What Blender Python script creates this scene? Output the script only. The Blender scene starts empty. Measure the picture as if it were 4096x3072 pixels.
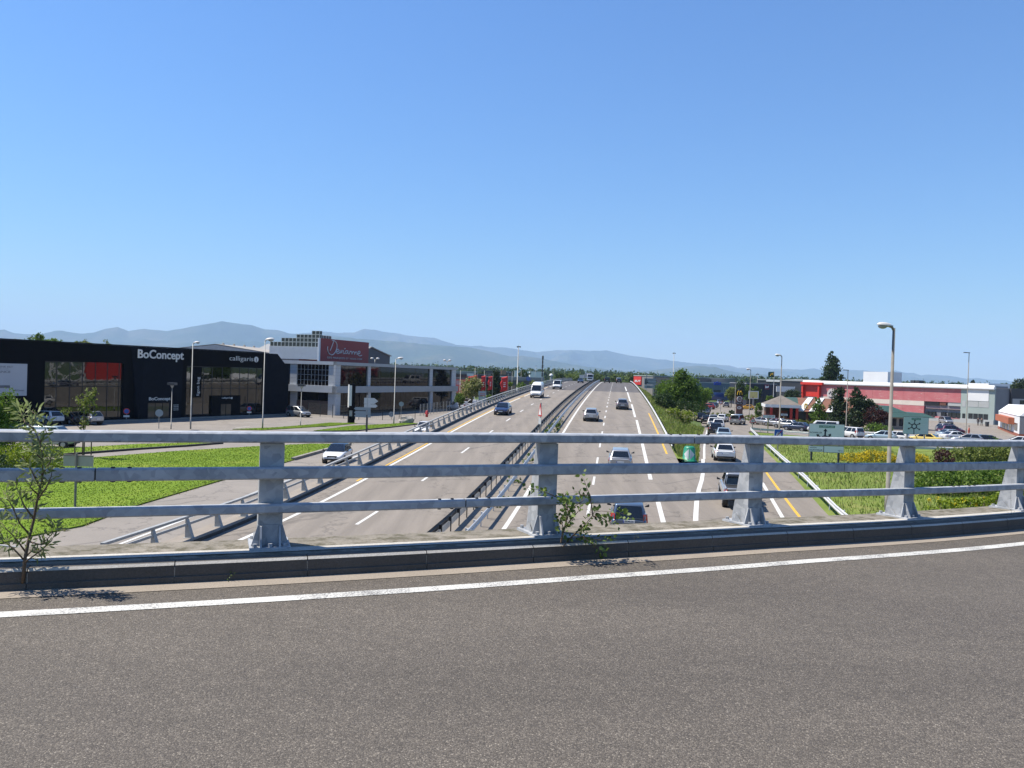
import bpy, bmesh, math, random
import numpy as np
from mathutils import Vector, Matrix, Euler
random.seed(7); rng = np.random.default_rng(7)
S = bpy.context.scene
COL = S.collection
rad = math.radians

# ------------------------------------------------------------------ camera
F, CX, CY, CZ = 3200.0, 2048.0, 1536.0, 7.5          # measured on the 4096 x 3072 photograph
PIT, ROL = math.atan(36/3200), math.atan(.033)
fw = Vector((0, math.cos(PIT), -math.sin(PIT))); r0 = Vector((1, 0, 0)); u0 = Vector((0, math.sin(PIT), math.cos(PIT)))
rt = r0*math.cos(ROL) + u0*math.sin(ROL); up = -r0*math.sin(ROL) + u0*math.cos(ROL)
CAM = Vector((0, 0, CZ))
cd = bpy.data.cameras.new('camera'); cam = bpy.data.objects.new('camera', cd); COL.objects.link(cam)
cd.sensor_width = 36; cd.lens = 36*F/4096; cd.clip_start = .1; cd.clip_end = 90000
cam.matrix_world = Matrix(((rt.x, up.x, -fw.x, 0), (rt.y, up.y, -fw.y, 0), (rt.z, up.z, -fw.z, CZ), (0, 0, 0, 1)))
S.camera = cam
# ------------------------------------------------------------------ sky and sun
SUN_AZ = math.atan2(-.985, .165)      # measured from +Y towards +X: sun at the left, a little ahead
SUN_EL = rad(60)
W = bpy.data.worlds.new('World'); S.world = W; W.use_nodes = True
wn = W.node_tree.nodes; bg = wn['Background']
sk = wn.new('ShaderNodeTexSky'); sk.sky_type = 'NISHITA'; sk.sun_disc = False
sk.sun_elevation = SUN_EL; sk.sun_rotation = SUN_AZ
sk.altitude = 0; sk.air_density = 1.6; sk.dust_density = 0.0; sk.ozone_density = 10.0
wb = wn.new('ShaderNodeMix'); wb.data_type = 'RGBA'; wb.blend_type = 'MULTIPLY'; wb.inputs[0].default_value = 1; wb.inputs[7].default_value = (.80, 1.0, 1.27, 1)   # camera white balance, whole sky alike
W.node_tree.links.new(sk.outputs[0], wb.inputs[6]); W.node_tree.links.new(wb.outputs[2], bg.inputs[0]); bg.inputs[1].default_value = .068
ld = bpy.data.lights.new('sun', 'SUN'); sun = bpy.data.objects.new('sun', ld); COL.objects.link(sun)
ld.energy = 5.0; ld.angle = rad(.53); ld.color = (1, .935, .83)
sd = Vector((math.sin(SUN_AZ)*math.cos(SUN_EL), math.cos(SUN_AZ)*math.cos(SUN_EL), math.sin(SUN_EL)))
sun.rotation_euler = sd.to_track_quat('Z', 'Y').to_euler(); sun.location = (-40, 20, 60)
S.view_settings.view_transform = 'Standard'; S.view_settings.look = 'None'
S.view_settings.exposure = 0.8; S.view_settings.gamma = 1.0
S.render.engine = 'CYCLES'
S.cycles.use_denoising = True; S.cycles.max_bounces = 6; S.cycles.volume_bounces = 1
S.render.filter_size = 1.1; S.cycles.transparent_max_bounces = 8; S.cycles.sample_clamp_indirect = 6

# ------------------------------------------------------------------ helpers: geometry from measurements
def ray(u, v): return fw + rt*((u-CX)/F) - up*((v-CY)/F)
def G(u, v, z=0.0):
    r = ray(u, v); return CAM + r*((z-CZ)/r.z)
def Dp(u, v, d): return CAM + ray(u, v)*d
def zat(u, v, p):                       # height of the ray (u,v) above the plan point p
    r = ray(u, v); return CZ + r.z*(p[1]/r.y)
def herm(xs, ys, x):
    xs = np.array(xs, float); ys = np.array(ys, float); m = np.gradient(ys, xs)
    i = int(np.clip(np.searchsorted(xs, x)-1, 0, len(xs)-2)); h = xs[i+1]-xs[i]; t = min(max((x-xs[i])/h, 0), 1)
    return float((2*t**3-3*t**2+1)*ys[i]+(t**3-2*t**2+t)*h*m[i]+(-2*t**3+3*t**2)*ys[i+1]+(t**3-t**2)*h*m[i+1])
TH = math.atan((2467-2048)/3200.0)      # heading of the motorway, right of straight ahead
HSX = [-60, 0, 25, 37, 58, 78, 86, 108, 150, 200, 267, 330, 400, 500, 620, 800]
HSY = [0, 0, 0, .05, .85, 1.8, 2.15, 3.0, 4.15, 5.15, 5.95, 5.9, 5.0, 3.0, 1.0, 0]
def hz(s): return herm(HSX, HSY, s)
RX = [-60, 0, 25, 37, 58, 85, 113, 140, 165, 900]; RY = [0, 0, 0, .05, .8, .95, .6, .15, .02, .02]
def rz(s): return herm(RX, RY, s)
def RD(s, o, z=None, dz=0.0):
    return Vector((s*math.sin(TH)+o*math.cos(TH), s*math.cos(TH)-o*math.sin(TH), (hz(s) if z is None else z)+dz))
def so(p): return p[0]*math.sin(TH)+p[1]*math.cos(TH), p[0]*math.cos(TH)-p[1]*math.sin(TH)

# ------------------------------------------------------------------ helpers: materials
MATS = {}
def mat(name, col, rough=.6, metal=0.0, var=.12, scale=2.0, bump=0.0, bscale=40.0, spec=.5, coat=0.0, emit=0.0, detail=6):
    if name in MATS: return MATS[name]
    m = bpy.data.materials.new(name); m.use_nodes = True; MATS[name] = m
    nt = m.node_tree; N = nt.nodes; L = nt.links; b = N['Principled BSDF']
    b.inputs['Roughness'].default_value = rough; b.inputs['Metallic'].default_value = metal
    b.inputs['Specular IOR Level'].default_value = spec; b.inputs['Coat Weight'].default_value = coat
    if coat: b.inputs['Coat Roughness'].default_value = .04
    geo = N.new('ShaderNodeNewGeometry')
    if var > 0:
        nz = N.new('ShaderNodeTexNoise'); nz.inputs['Scale'].default_value = scale; nz.inputs['Detail'].default_value = detail
        L.new(geo.outputs['Position'], nz.inputs['Vector'])
        rp = N.new('ShaderNodeValToRGB'); rp.color_ramp.elements[0].position = .3; rp.color_ramp.elements[1].position = .7
        rp.color_ramp.elements[0].color = (*[max(c*(1-var), 0) for c in col], 1)
        rp.color_ramp.elements[1].color = (*[min(c*(1+var), 1) for c in col], 1)
        L.new(nz.outputs['Fac'], rp.inputs['Fac']); L.new(rp.outputs['Color'], b.inputs['Base Color'])
    else:
        b.inputs['Base Color'].default_value = (*col, 1)
    if bump > 0:
        n2 = N.new('ShaderNodeTexNoise'); n2.inputs['Scale'].default_value = bscale; n2.inputs['Detail'].default_value = 4
        L.new(geo.outputs['Position'], n2.inputs['Vector'])
        bp = N.new('ShaderNodeBump'); bp.inputs['Strength'].default_value = bump; bp.inputs['Distance'].default_value = .02
        L.new(n2.outputs['Fac'], bp.inputs['Height']); L.new(bp.outputs['Normal'], b.inputs['Normal'])
    if emit:
        b.inputs['Emission Color'].default_value = (*col, 1); b.inputs['Emission Strength'].default_value = emit
    return m
def ramp_mix(nt, fac, stops):
    rp = nt.nodes.new('ShaderNodeValToRGB'); e = rp.color_ramp.elements
    while len(e) < len(stops): e.new(.5)
    for k, (p, c) in enumerate(stops): e[k].position = p; e[k].color = (*c, 1)
    nt.links.new(fac, rp.inputs['Fac']); return rp.outputs['Color']
def mixc(nt, fac, a, b, mode='MIX'):
    mx = nt.nodes.new('ShaderNodeMix'); mx.data_type = 'RGBA'; mx.blend_type = mode
    if isinstance(fac, float): mx.inputs[0].default_value = fac
    else: nt.links.new(fac, mx.inputs[0])
    for i, c in ((6, a), (7, b)):
        if isinstance(c, tuple): mx.inputs[i].default_value = (*c, 1)
        else: nt.links.new(c, mx.inputs[i])
    return mx.outputs[2]
def noise(nt, vec, scale, detail=5, rough=.55, stretch=None):
    n = nt.nodes.new('ShaderNodeTexNoise'); n.inputs['Scale'].default_value = scale; n.inputs['Detail'].default_value = detail
    n.inputs['Roughness'].default_value = rough
    if stretch:
        mp = nt.nodes.new('ShaderNodeMapping'); mp.inputs['Scale'].default_value = stretch[:3]
        if len(stretch) > 3: mp.inputs['Rotation'].default_value = (0, 0, stretch[3])
        nt.links.new(vec, mp.inputs['Vector']); vec = mp.outputs['Vector']
    nt.links.new(vec, n.inputs['Vector']); return n.outputs['Fac']
def newmat(name):
    m = bpy.data.materials.new(name); m.use_nodes = True; MATS[name] = m
    nt = m.node_tree; geo = nt.nodes.new('ShaderNodeNewGeometry')
    return m, nt, nt.nodes['Principled BSDF'], geo.outputs['Position']
def bump(nt, b, h, strength, dist):
    bp = nt.nodes.new('ShaderNodeBump'); bp.inputs['Strength'].default_value = strength; bp.inputs['Distance'].default_value = dist
    nt.links.new(h, bp.inputs['Height']); nt.links.new(bp.outputs['Normal'], b.inputs['Normal'])

def m_bridge_asphalt():
    m, nt, b, P = newmat('bridge_asphalt')
    v = nt.nodes.new('ShaderNodeTexVoronoi'); v.inputs['Scale'].default_value = 150; nt.links.new(P, v.inputs['Vector'])
    cc = nt.nodes.new('ShaderNodeSeparateColor'); nt.links.new(v.outputs['Color'], cc.inputs[0])
    stone = ramp_mix(nt, cc.outputs[0], [(0, (.062, .051, .040)), (.35, (.092, .077, .060)), (.72, (.124, .105, .083)), (.95, (.19, .163, .129)), (1, (.30, .262, .21))])
    edge = ramp_mix(nt, v.outputs['Distance'], [(0, (1, 1, 1)), (.55, (.92, .92, .92)), (.85, (.62, .62, .62)), (1, (.5, .5, .5))])
    c = mixc(nt, 1.0, stone, edge, 'MULTIPLY')
    big = ramp_mix(nt, noise(nt, P, .55, 5, .6, (.45, 1.6, 1, rad(-22))), [(.25, (.80, .795, .79)), (.75, (1.16, 1.16, 1.16))])
    c = mixc(nt, 1.0, c, big, 'MULTIPLY')
    mid = ramp_mix(nt, noise(nt, P, 9, 4), [(.3, (.9, .9, .9)), (.7, (1.1, 1.1, 1.1))])
    c = mixc(nt, 1.0, c, mid, 'MULTIPLY')
    nt.links.new(c, b.inputs['Base Color']); b.inputs['Roughness'].default_value = .82
    inv = nt.nodes.new('ShaderNodeMath'); inv.operation = 'SUBTRACT'; inv.inputs[0].default_value = 1; nt.links.new(v.outputs['Distance'], inv.inputs[1])
    bump(nt, b, inv.outputs[0], .55, .006); return m
def m_road(name, c1, c2, dirt=.25, st=(6, .35, 1)):
    m, nt, b, P = newmat(name)
    lane = ramp_mix(nt, noise(nt, P, .35, 4, .6, (*st, TH)), [(.3, c1), (.7, c2)])
    f = ramp_mix(nt, noise(nt, P, 14, 6, .7), [(.3, (.86, .86, .86)), (.7, (1.13, 1.13, 1.13))])
    c = mixc(nt, 1.0, lane, f, 'MULTIPLY')
    mp = nt.nodes.new('ShaderNodeMapping'); mp.inputs['Rotation'].default_value = (0, 0, TH); nt.links.new(P, mp.inputs['Vector'])
    sx = nt.nodes.new('ShaderNodeSeparateXYZ'); nt.links.new(mp.outputs['Vector'], sx.inputs[0]); sn = nt.nodes.new('ShaderNodeMath'); sn.operation = 'SINE'
    ml0 = nt.nodes.new('ShaderNodeMath'); ml0.operation = 'MULTIPLY'; ml0.inputs[1].default_value = 2*math.pi/1.93; nt.links.new(sx.outputs[0], ml0.inputs[0]); nt.links.new(ml0.outputs[0], sn.inputs[0])
    hf = nt.nodes.new('ShaderNodeMath'); hf.operation = 'MULTIPLY_ADD'; hf.inputs[1].default_value = .5; hf.inputs[2].default_value = .5; nt.links.new(sn.outputs[0], hf.inputs[0])
    tr = ramp_mix(nt, hf.outputs[0], [(0, (.93, .93, .93)), (1, (1.05, 1.05, 1.05))])
    if st[0] != st[1]: c = mixc(nt, 1.0, c, tr, 'MULTIPLY')
    wv = nt.nodes.new('ShaderNodeTexVoronoi'); wv.feature = 'DISTANCE_TO_EDGE'; wv.inputs['Scale'].default_value = .16
    wd = noise(nt, P, 1.2, 4); vm = nt.nodes.new('ShaderNodeVectorMath'); vm.operation = 'SCALE'; vm.inputs[3].default_value = 1
    ad = nt.nodes.new('ShaderNodeVectorMath'); ad.operation = 'ADD'
    cmb = nt.nodes.new('ShaderNodeCombineXYZ'); ml = nt.nodes.new('ShaderNodeMath'); ml.operation = 'MULTIPLY'; ml.inputs[1].default_value = 3.0
    nt.links.new(wd, ml.inputs[0]); nt.links.new(ml.outputs[0], cmb.inputs[0]); nt.links.new(ml.outputs[0], cmb.inputs[1])
    nt.links.new(P, ad.inputs[0]); nt.links.new(cmb.outputs[0], ad.inputs[1]); nt.links.new(ad.outputs[0], wv.inputs['Vector'])
    crack = ramp_mix(nt, wv.outputs['Distance'], [(0, (.45, .45, .45)), (.010, (.6, .6, .6)), (.016, (1, 1, 1))])
    c = mixc(nt, .6, c, mixc(nt, 1.0, c, crack, 'MULTIPLY'))
    nt.links.new(c, b.inputs['Base Color']); b.inputs['Roughness'].default_value = .85; return m
def m_paint(name, col, wear=.5, sc=60):
    m, nt, b, P = newmat(name)
    n = noise(nt, P, sc, 5, .7); n2 = noise(nt, P, 3, 3)
    ad = nt.nodes.new('ShaderNodeMath'); ad.operation = 'MULTIPLY_ADD'; ad.inputs[1].default_value = .75; nt.links.new(n, ad.inputs[0])
    m3 = nt.nodes.new('ShaderNodeMath'); m3.operation = 'MULTIPLY'; m3.inputs[1].default_value = .3; nt.links.new(n2, m3.inputs[0]); nt.links.new(m3.outputs[0], ad.inputs[2])
    c = ramp_mix(nt, ad.outputs[0], [(wear-.09, (.17, .165, .16)), (wear, tuple(k*.85 for k in col)), (.7, col)])
    nt.links.new(c, b.inputs['Base Color']); b.inputs['Roughness'].default_value = .7; return m
def m_concrete(name, dark, light, moss=None, sc=1.2):
    m, nt, b, P = newmat(name)
    c = ramp_mix(nt, noise(nt, P, sc, 8, .65), [(.3, dark), (.7, light)])
    f = ramp_mix(nt, noise(nt, P, 60, 5, .75), [(.3, (.75, .75, .75)), (.7, (1.2, 1.2, 1.2))])
    c = mixc(nt, 1.0, c, f, 'MULTIPLY')
    if moss: c = mixc(nt, ramp_mix(nt, noise(nt, P, 7, 6, .7), [(.45, (0, 0, 0)), (.6, (1, 1, 1))]), c, moss)
    nt.links.new(c, b.inputs['Base Color']); b.inputs['Roughness'].default_value = .9
    bump(nt, b, noise(nt, P, 90, 5, .7), .5, .008); return m
def m_galv(name, lo, hi, metal=.75, rough=.42):
    m, nt, b, P = newmat(name)
    v = nt.nodes.new('ShaderNodeTexVoronoi'); v.inputs['Scale'].default_value = 16; nt.links.new(P, v.inputs['Vector'])
    cc = nt.nodes.new('ShaderNodeSeparateColor'); nt.links.new(v.outputs['Color'], cc.inputs[0])
    n = noise(nt, P, 3.5, 6, .65); ad = nt.nodes.new('ShaderNodeMath'); ad.operation = 'MULTIPLY_ADD'; ad.inputs[1].default_value = .35
    nt.links.new(cc.outputs[0], ad.inputs[0]); nt.links.new(n, ad.inputs[2])
    c = ramp_mix(nt, ad.outputs[0], [(.35, lo), (.95, hi)])
    nt.links.new(c, b.inputs['Base Color']); b.inputs['Metallic'].default_value = metal; b.inputs['Specular IOR Level'].default_value = .3
    r = nt.nodes.new('ShaderNodeMapRange'); r.inputs['To Min'].default_value = rough-.08; r.inputs['To Max'].default_value = rough+.14
    nt.links.new(n, r.inputs['Value']); nt.links.new(r.outputs[0], b.inputs['Roughness']); return m
def m_grass(name, c1, c2, c3, sc=.25, fine=18.0):
    m, nt, b, P = newmat(name)
    c = ramp_mix(nt, noise(nt, P, sc, 6, .6), [(.3, c1), (.55, c2), (.75, c3)])
    f = ramp_mix(nt, noise(nt, P, fine, 6, .75), [(.25, (.76, .76, .76)), (.75, (1.2, 1.2, 1.2))])
    c = mixc(nt, 1.0, c, f, 'MULTIPLY')
    nt.links.new(c, b.inputs['Base Color']); b.inputs['Roughness'].default_value = .95; b.inputs['Specular IOR Level'].default_value = .15
    bump(nt, b, noise(nt, P, fine*2, 5, .7), .4, .04); return m
def m_leaf(name, c1, c2, trans=.35):
    m, nt, b, P = newmat(name)
    rn = nt.nodes.new('ShaderNodeNewGeometry')
    c = ramp_mix(nt, rn.outputs['Random Per Island'], [(0, c1), (1, c2)])
    f = ramp_mix(nt, noise(nt, P, .9, 3), [(.3, (.75, .78, .75)), (.7, (1.2, 1.15, 1.1))])
    c = mixc(nt, 1.0, c, f, 'MULTIPLY')
    nt.links.new(c, b.inputs['Base Color']); b.inputs['Roughness'].default_value = .55; b.inputs['Specular IOR Level'].default_value = .25
    tr = nt.nodes.new('ShaderNodeBsdfTranslucent'); nt.links.new(c, tr.inputs['Color'])
    mx = nt.nodes.new('ShaderNodeMixShader'); mx.inputs[0].default_value = trans
    nt.links.new(b.outputs[0], mx.inputs[1]); nt.links.new(tr.outputs[0], mx.inputs[2])
    nt.links.new(mx.outputs[0], nt.nodes['Material Output'].inputs['Surface']); return m
def m_glass(name, col=(.02, .025, .03), rough=.03, wavy=0.0, spec=.5, coat=0.0, ior=1.5):
    m, nt, b, P = newmat(name)
    b.inputs['Base Color'].default_value = (*col, 1); b.inputs['Roughness'].default_value = rough
    b.inputs['Specular IOR Level'].default_value = spec; b.inputs['Coat Weight'].default_value = coat; b.inputs['Coat Roughness'].default_value = .02
    b.inputs['IOR'].default_value = ior
    if wavy: bump(nt, b, noise(nt, P, .6, 3), wavy, .08)
    return m
M_BASPH = m_bridge_asphalt()
M_ROAD = m_road('road_asphalt', (.19, .163, .132), (.235, .203, .166))
M_ROAD2 = m_road('bridge_section_asphalt', (.088, .077, .07), (.11, .098, .09))
M_LOT = m_road('car_park_asphalt', (.21, .185, .156), (.255, .225, .19), st=(1, 1, 1))
M_WHITE = m_paint('white_road_paint', (.66, .65, .61), .42, 60)
M_WHITE_B = m_paint('white_edge_line_paint', (.66, .65, .60), .54, 70)
M_YEL = m_paint('yellow_road_paint', (.72, .42, .04), .38, 30)
M_CONC = m_concrete('weathered_concrete', (.20, .18, .155), (.36, .33, .29))
M_KERB = m_concrete('shaded_kerb_concrete', (.075, .066, .056), (.112, .098, .084))  # darkened so the front-face shade is in the colour
M_PLINTH = m_concrete('parapet_concrete', (.17, .15, .115), (.27, .24, .195), (.095, .083, .048), 2.2)
M_BLEACH_LIT = m_concrete('bleached_and_sunlit_concrete', (.40, .37, .32), (.58, .55, .49))  # bleached strip and mortar; on the kerb bevel it paints sunlight
M_GUT = m_concrete('gutter_concrete', (.26, .22, .175), (.32, .272, .217))
M_GALV = m_galv('galvanised_steel', (.21, .225, .245), (.41, .42, .435), .03, .52)
M_GALVB = m_galv('galvanised_steel_barrier', (.26, .26, .25), (.36, .36, .345), .2, .5)
M_GALV2 = m_galv('galvanised_steel_far', (.44, .45, .45), (.60, .60, .59), .25, .5)
M_BOLT = mat('dark_bolt', (.06, .055, .05), .6, .6)
M_GRASS = m_grass('mown_grass', (.12, .195, .014), (.15, .23, .018), (.23, .27, .04))
M_GRASS2 = m_grass('rough_grass', (.12, .17, .03), (.17, .22, .045), (.26, .26, .085), .35, 12)
M_PLAIN = m_grass('plain', (.06, .10, .03), (.09, .13, .04), (.16, .15, .07), .01, .4)

# ------------------------------------------------------------------ helpers: meshes and objects
class MB:
    def __init__(s): s.v = []; s.f = []; s.m = []; s.cm = 0
    def pts(s, P): i = len(s.v); s.v.extend([tuple(p) for p in P]); return i
    def face(s, P): i = s.pts(P); s.f.append(tuple(range(i, i+len(P)))); s.m.append(s.cm); return s
    def quads(s, Q):
        for q in Q: s.face(q)
    def hexa(s, a, b):                  # two quads, bottom and top loops (same winding)
        i = s.pts(list(a)+list(b)); n = len(a)
        s.f.append(tuple(reversed(range(i, i+n)))); s.f.append(tuple(range(i+n, i+2*n)))
        for k in range(n): s.f.append((i+k, i+(k+1) % n, i+n+(k+1) % n, i+n+k))
        s.m.extend([s.cm]*(n+2)); return s
    def box(s, x0, x1, y0, y1, z0, z1):
        return s.hexa([(x0, y0, z0), (x1, y0, z0), (x1, y1, z0), (x0, y1, z0)], [(x0, y0, z1), (x1, y0, z1), (x1, y1, z1), (x0, y1, z1)])
    def obox(s, o, X, Y, Z):            # corner o and three edge vectors
        o = Vector(o); X = Vector(X); Y = Vector(Y); Z = Vector(Z)
        return s.hexa([o, o+X, o+X+Y, o+Y], [o+Z, o+X+Z, o+X+Y+Z, o+Y+Z])
    def tube(s, P, R, n=8, cap=True):
        P = [Vector(p) for p in P]
        if not hasattr(R, '__len__'): R = [R]*len(P)
        i0 = len(s.v); prev = None
        for k, p in enumerate(P):
            t = (P[min(k+1, len(P)-1)]-P[max(k-1, 0)]).normalized()
            a = prev if prev is not None else (Vector((0, 0, 1)) if abs(t.z) < .9 else Vector((1, 0, 0)))
            x = t.cross(a).normalized() if prev is None else (a - t*a.dot(t)).normalized()
            prev = x; y = t.cross(x)
            for j in range(n):
                q = 2*math.pi*j/n; s.v.append(tuple(p+(x*math.cos(q)+y*math.sin(q))*R[k]))
        for k in range(len(P)-1):
            for j in range(n):
                a = i0+k*n+j; b = i0+k*n+(j+1) % n; s.f.append((a, b, b+n, a+n)); s.m.append(s.cm)
        if cap:
            s.f.append(tuple(reversed(range(i0, i0+n)))); e = i0+(len(P)-1)*n; s.f.append(tuple(range(e, e+n))); s.m.extend([s.cm]*2)
        return s
    def prism(s, poly, d):              # planar polygon (3d) extruded along vector d
        d = Vector(d); return s.hexa([Vector(p) for p in poly], [Vector(p)+d for p in poly])
    def strip(s, rows, close=False):    # grid of rows of points
        i = len(s.v); n = len(rows[0])
        for r in rows: s.v.extend([tuple(p) for p in r])
        for a in range(len(rows)-1):
            for b in range(n-1+(1 if close else 0)):
                q = i+a*n+b; w = i+a*n+(b+1) % n; s.f.append((q, w, w+n, q+n)); s.m.append(s.cm)
        return s
    def build(s, name, material, parent=None, smooth=False, world=True, fix=True):
        me = bpy.data.meshes.new(name); V = s.v
        if parent is not None and world:
            inv = parent.get('_m'); M = Matrix([inv[i*4:i*4+4] for i in range(4)]).inverted() if inv else None
            if M is not None: V = [tuple(M @ Vector(p)) for p in V]
        me.from_pydata(V, [], s.f)
        ms = material if isinstance(material, (list, tuple)) else [material]
        for m in ms: me.materials.append(m)
        if len(ms) > 1: me.polygons.foreach_set('material_index', s.m)
        if fix and len(s.f) < 60000:
            bm = bmesh.new(); bm.from_mesh(me); bmesh.ops.recalc_face_normals(bm, faces=bm.faces); bm.to_mesh(me); bm.free()
        if smooth: me.polygons.foreach_set('use_smooth', [True]*len(me.polygons))
        o = bpy.data.objects.new(name, me); COL.objects.link(o)
        if parent is not None: o.parent = parent
        return o
def tag(o, label=None, cat=None, group=None, kind=None):
    if label: o['label'] = label
    if cat: o['category'] = cat
    if group: o['group'] = group
    if kind: o['kind'] = kind
    return o
def thing(name, label, cat, loc=(0, 0, 0), rotz=0.0, group=None):
    e = bpy.data.objects.new(name, None); COL.objects.link(e); e.location = loc; e.rotation_euler = (0, 0, rotz)
    e.empty_display_size = .2
    M = Matrix.Translation(Vector(loc)) @ Matrix.Rotation(rotz, 4, 'Z'); e['_m'] = [x for r in M for x in r]
    return tag(e, label, cat, group)
def copy_tree(o, parent=None, mats=None):
    c = o.copy(); COL.objects.link(c); c.parent = parent
    if '_m' in c: del c['_m']
    if mats and c.type == 'MESH' and c.data.materials and c.data.materials[0].name in mats:
        c.material_slots[0].link = 'OBJECT'; c.material_slots[0].material = mats[c.data.materials[0].name]
    for ch in list(o.children): copy_tree(ch, c, mats)
    return c
def struct(o): o['kind'] = 'structure'; return o
def poly(name, pts, z, material, kind='structure'):
    m = MB(); m.face([(p[0], p[1], z) for p in pts]); o = m.build(name, material)
    bm = bmesh.new(); bm.from_mesh(o.data); bmesh.ops.triangulate(bm, faces=bm.faces)
    for f in bm.faces:
        if f.normal.z < 0: f.normal_flip()
    bm.to_mesh(o.data); bm.free()
    if kind: o['kind'] = kind
    return o
FONT = {}
def text_mesh(body, size, bold=0.0, depth=.02, spacing=1.0, shear=0.0):
    c = bpy.data.curves.new('t', 'FONT'); c.body = body; c.size = size; c.extrude = depth; c.offset = bold
    c.space_character = spacing; c.shear = shear; c.align_x = 'LEFT'; c.resolution_u = 3
    o = bpy.data.objects.new('t', c); COL.objects.link(o); dg = bpy.context.evaluated_depsgraph_get()
    me = bpy.data.meshes.new_from_object(o.evaluated_get(dg)); bpy.data.objects.remove(o); bpy.data.curves.remove(c)
    return me
def lettering(body, origin, X, Z, width, height, material, parent, name='lettering', bold=0.0, depth=.02, proud=.03, spacing=1.0, shear=0.0, label=None):
    """text fitted to width x height, on the plane spanned by X (right) and Z (up) with lower left at origin"""
    me = text_mesh(body, 1.0, bold, 0.0, spacing, shear)
    vs = np.array([v.co[:] for v in me.vertices]); mn = vs.min(0); mx = vs.max(0)
    X = Vector(X).normalized(); Z = Vector(Z).normalized(); N = X.cross(Z); o = Vector(origin)
    mb = MB(); inv = parent.get('_m'); M = Matrix([inv[i*4:i*4+4] for i in range(4)]).inverted()
    me2 = bpy.data.meshes.new(name); V = []
    for v in vs: V.append(M @ (o + X*((v[0]-mn[0])/(mx[0]-mn[0])*width) + Z*((v[1]-mn[1])/(mx[1]-mn[1])*height) + N*proud))
    me2.from_pydata(V, [], [tuple(p.vertices) for p in me.polygons]); me2.materials.append(material)
    bm = bmesh.new(); bm.from_mesh(me2); bmesh.ops.remove_doubles(bm, verts=bm.verts, dist=1e-5)
    r = bmesh.ops.extrude_face_region(bm, geom=bm.faces[:])
    Nl = (M.to_3x3() @ N)
    bmesh.ops.translate(bm, verts=[g for g in r['geom'] if isinstance(g, bmesh.types.BMVert)], vec=Nl*depth)
    bmesh.ops.recalc_face_normals(bm, faces=bm.faces); bm.to_mesh(me2); bm.free()
    ob = bpy.data.objects.new(name, me2); COL.objects.link(ob); ob.parent = parent
    if label: ob['label'] = label
    bpy.data.meshes.remove(me); return ob
# ================================================================== THE SETTING
# ------------------------------------------------------------------ plain, hills, haze
m = MB(); n = 24; R_ = 18500
m.strip([[(x, y, -.06) for x in np.linspace(-R_, R_, n)] for y in np.linspace(-1400, 21400, n)])
struct(m.build('ground', M_PLAIN))

CREST = [(-900,1345),(-500,1338),(-200,1330),(0,1318),(16,1316),(57,1331),(108,1335),(165,1335),(215,1321),(253,1320),(285,1328),(335,1334),(380,1328),(421,1315),(472,1307),(513,1323),(576,1314),(665,1324),(727,1313),(815,1297),(885,1285),(948,1293),(1011,1301),(1059,1315),(1113,1318),(1154,1332),(1189,1334),(1301,1338),(1380,1345),(1450,1356)]
CREST2 = [(900,1372),(1050,1352),(1180,1335),(1301,1325),(1352,1331),(1415,1329),(1456,1314),(1497,1318),(1532,1327),(1596,1333),(1659,1345),(1738,1351),(1785,1367),(1829,1379),(1879,1383),(1922,1381),(1969,1388),(2026,1390),(2083,1400),(2150,1409),(2225,1400),(2302,1400),(2358,1404),(2426,1401),(2471,1411),(2528,1423),(2573,1429),(2629,1437),(2668,1439),(2724,1447),(2792,1454),(2849,1457),(2916,1462),(2950,1471),(3025,1469),(3104,1475),(3154,1475),(3204,1479),(3256,1473),(3288,1482),(3356,1479),(3447,1481),(3552,1488),(3584,1480),(3620,1490),(3655,1491),(3684,1501),(3707,1498),(3795,1502),(3859,1514),(3912,1511),(3962,1519),(4005,1520),(4049,1526),(4200,1532),(4500,1545)]
FRONT = [(1150,1352),(1300,1343),(1500,1356),(1700,1374),(1880,1388),(1960,1404),(2037,1424),(2094,1421),(2184,1436),(2252,1451),(2330,1464),(2420,1475),(2490,1484),(2560,1486),(2640,1477),(2720,1468),(2790,1463),(2860,1467),(2920,1484),(2980,1494),(3100,1500)]
_tab = rng.uniform(-1, 1, (256, 256))
def vn(x, y):
    x = np.asarray(x, float); y = np.asarray(y, float); xi = np.floor(x).astype(int); yi = np.floor(y).astype(int); fx = x-xi; fy = y-yi; fx = fx*fx*(3-2*fx); fy = fy*fy*(3-2*fy)
    t = lambda a, b: _tab[a % 256, b % 256]
    return (t(xi, yi)*(1-fx)+t(xi+1, yi)*fx)*(1-fy)+(t(xi, yi+1)*(1-fx)+t(xi+1, yi+1)*fx)*fy
def fbm(x, y, o=5):
    r = 0; a = 1.0
    for k in range(o): r = r+a*vn(x*2**k+k*17.3, y*2**k+k*9.1); a *= .5
    return r
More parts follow.
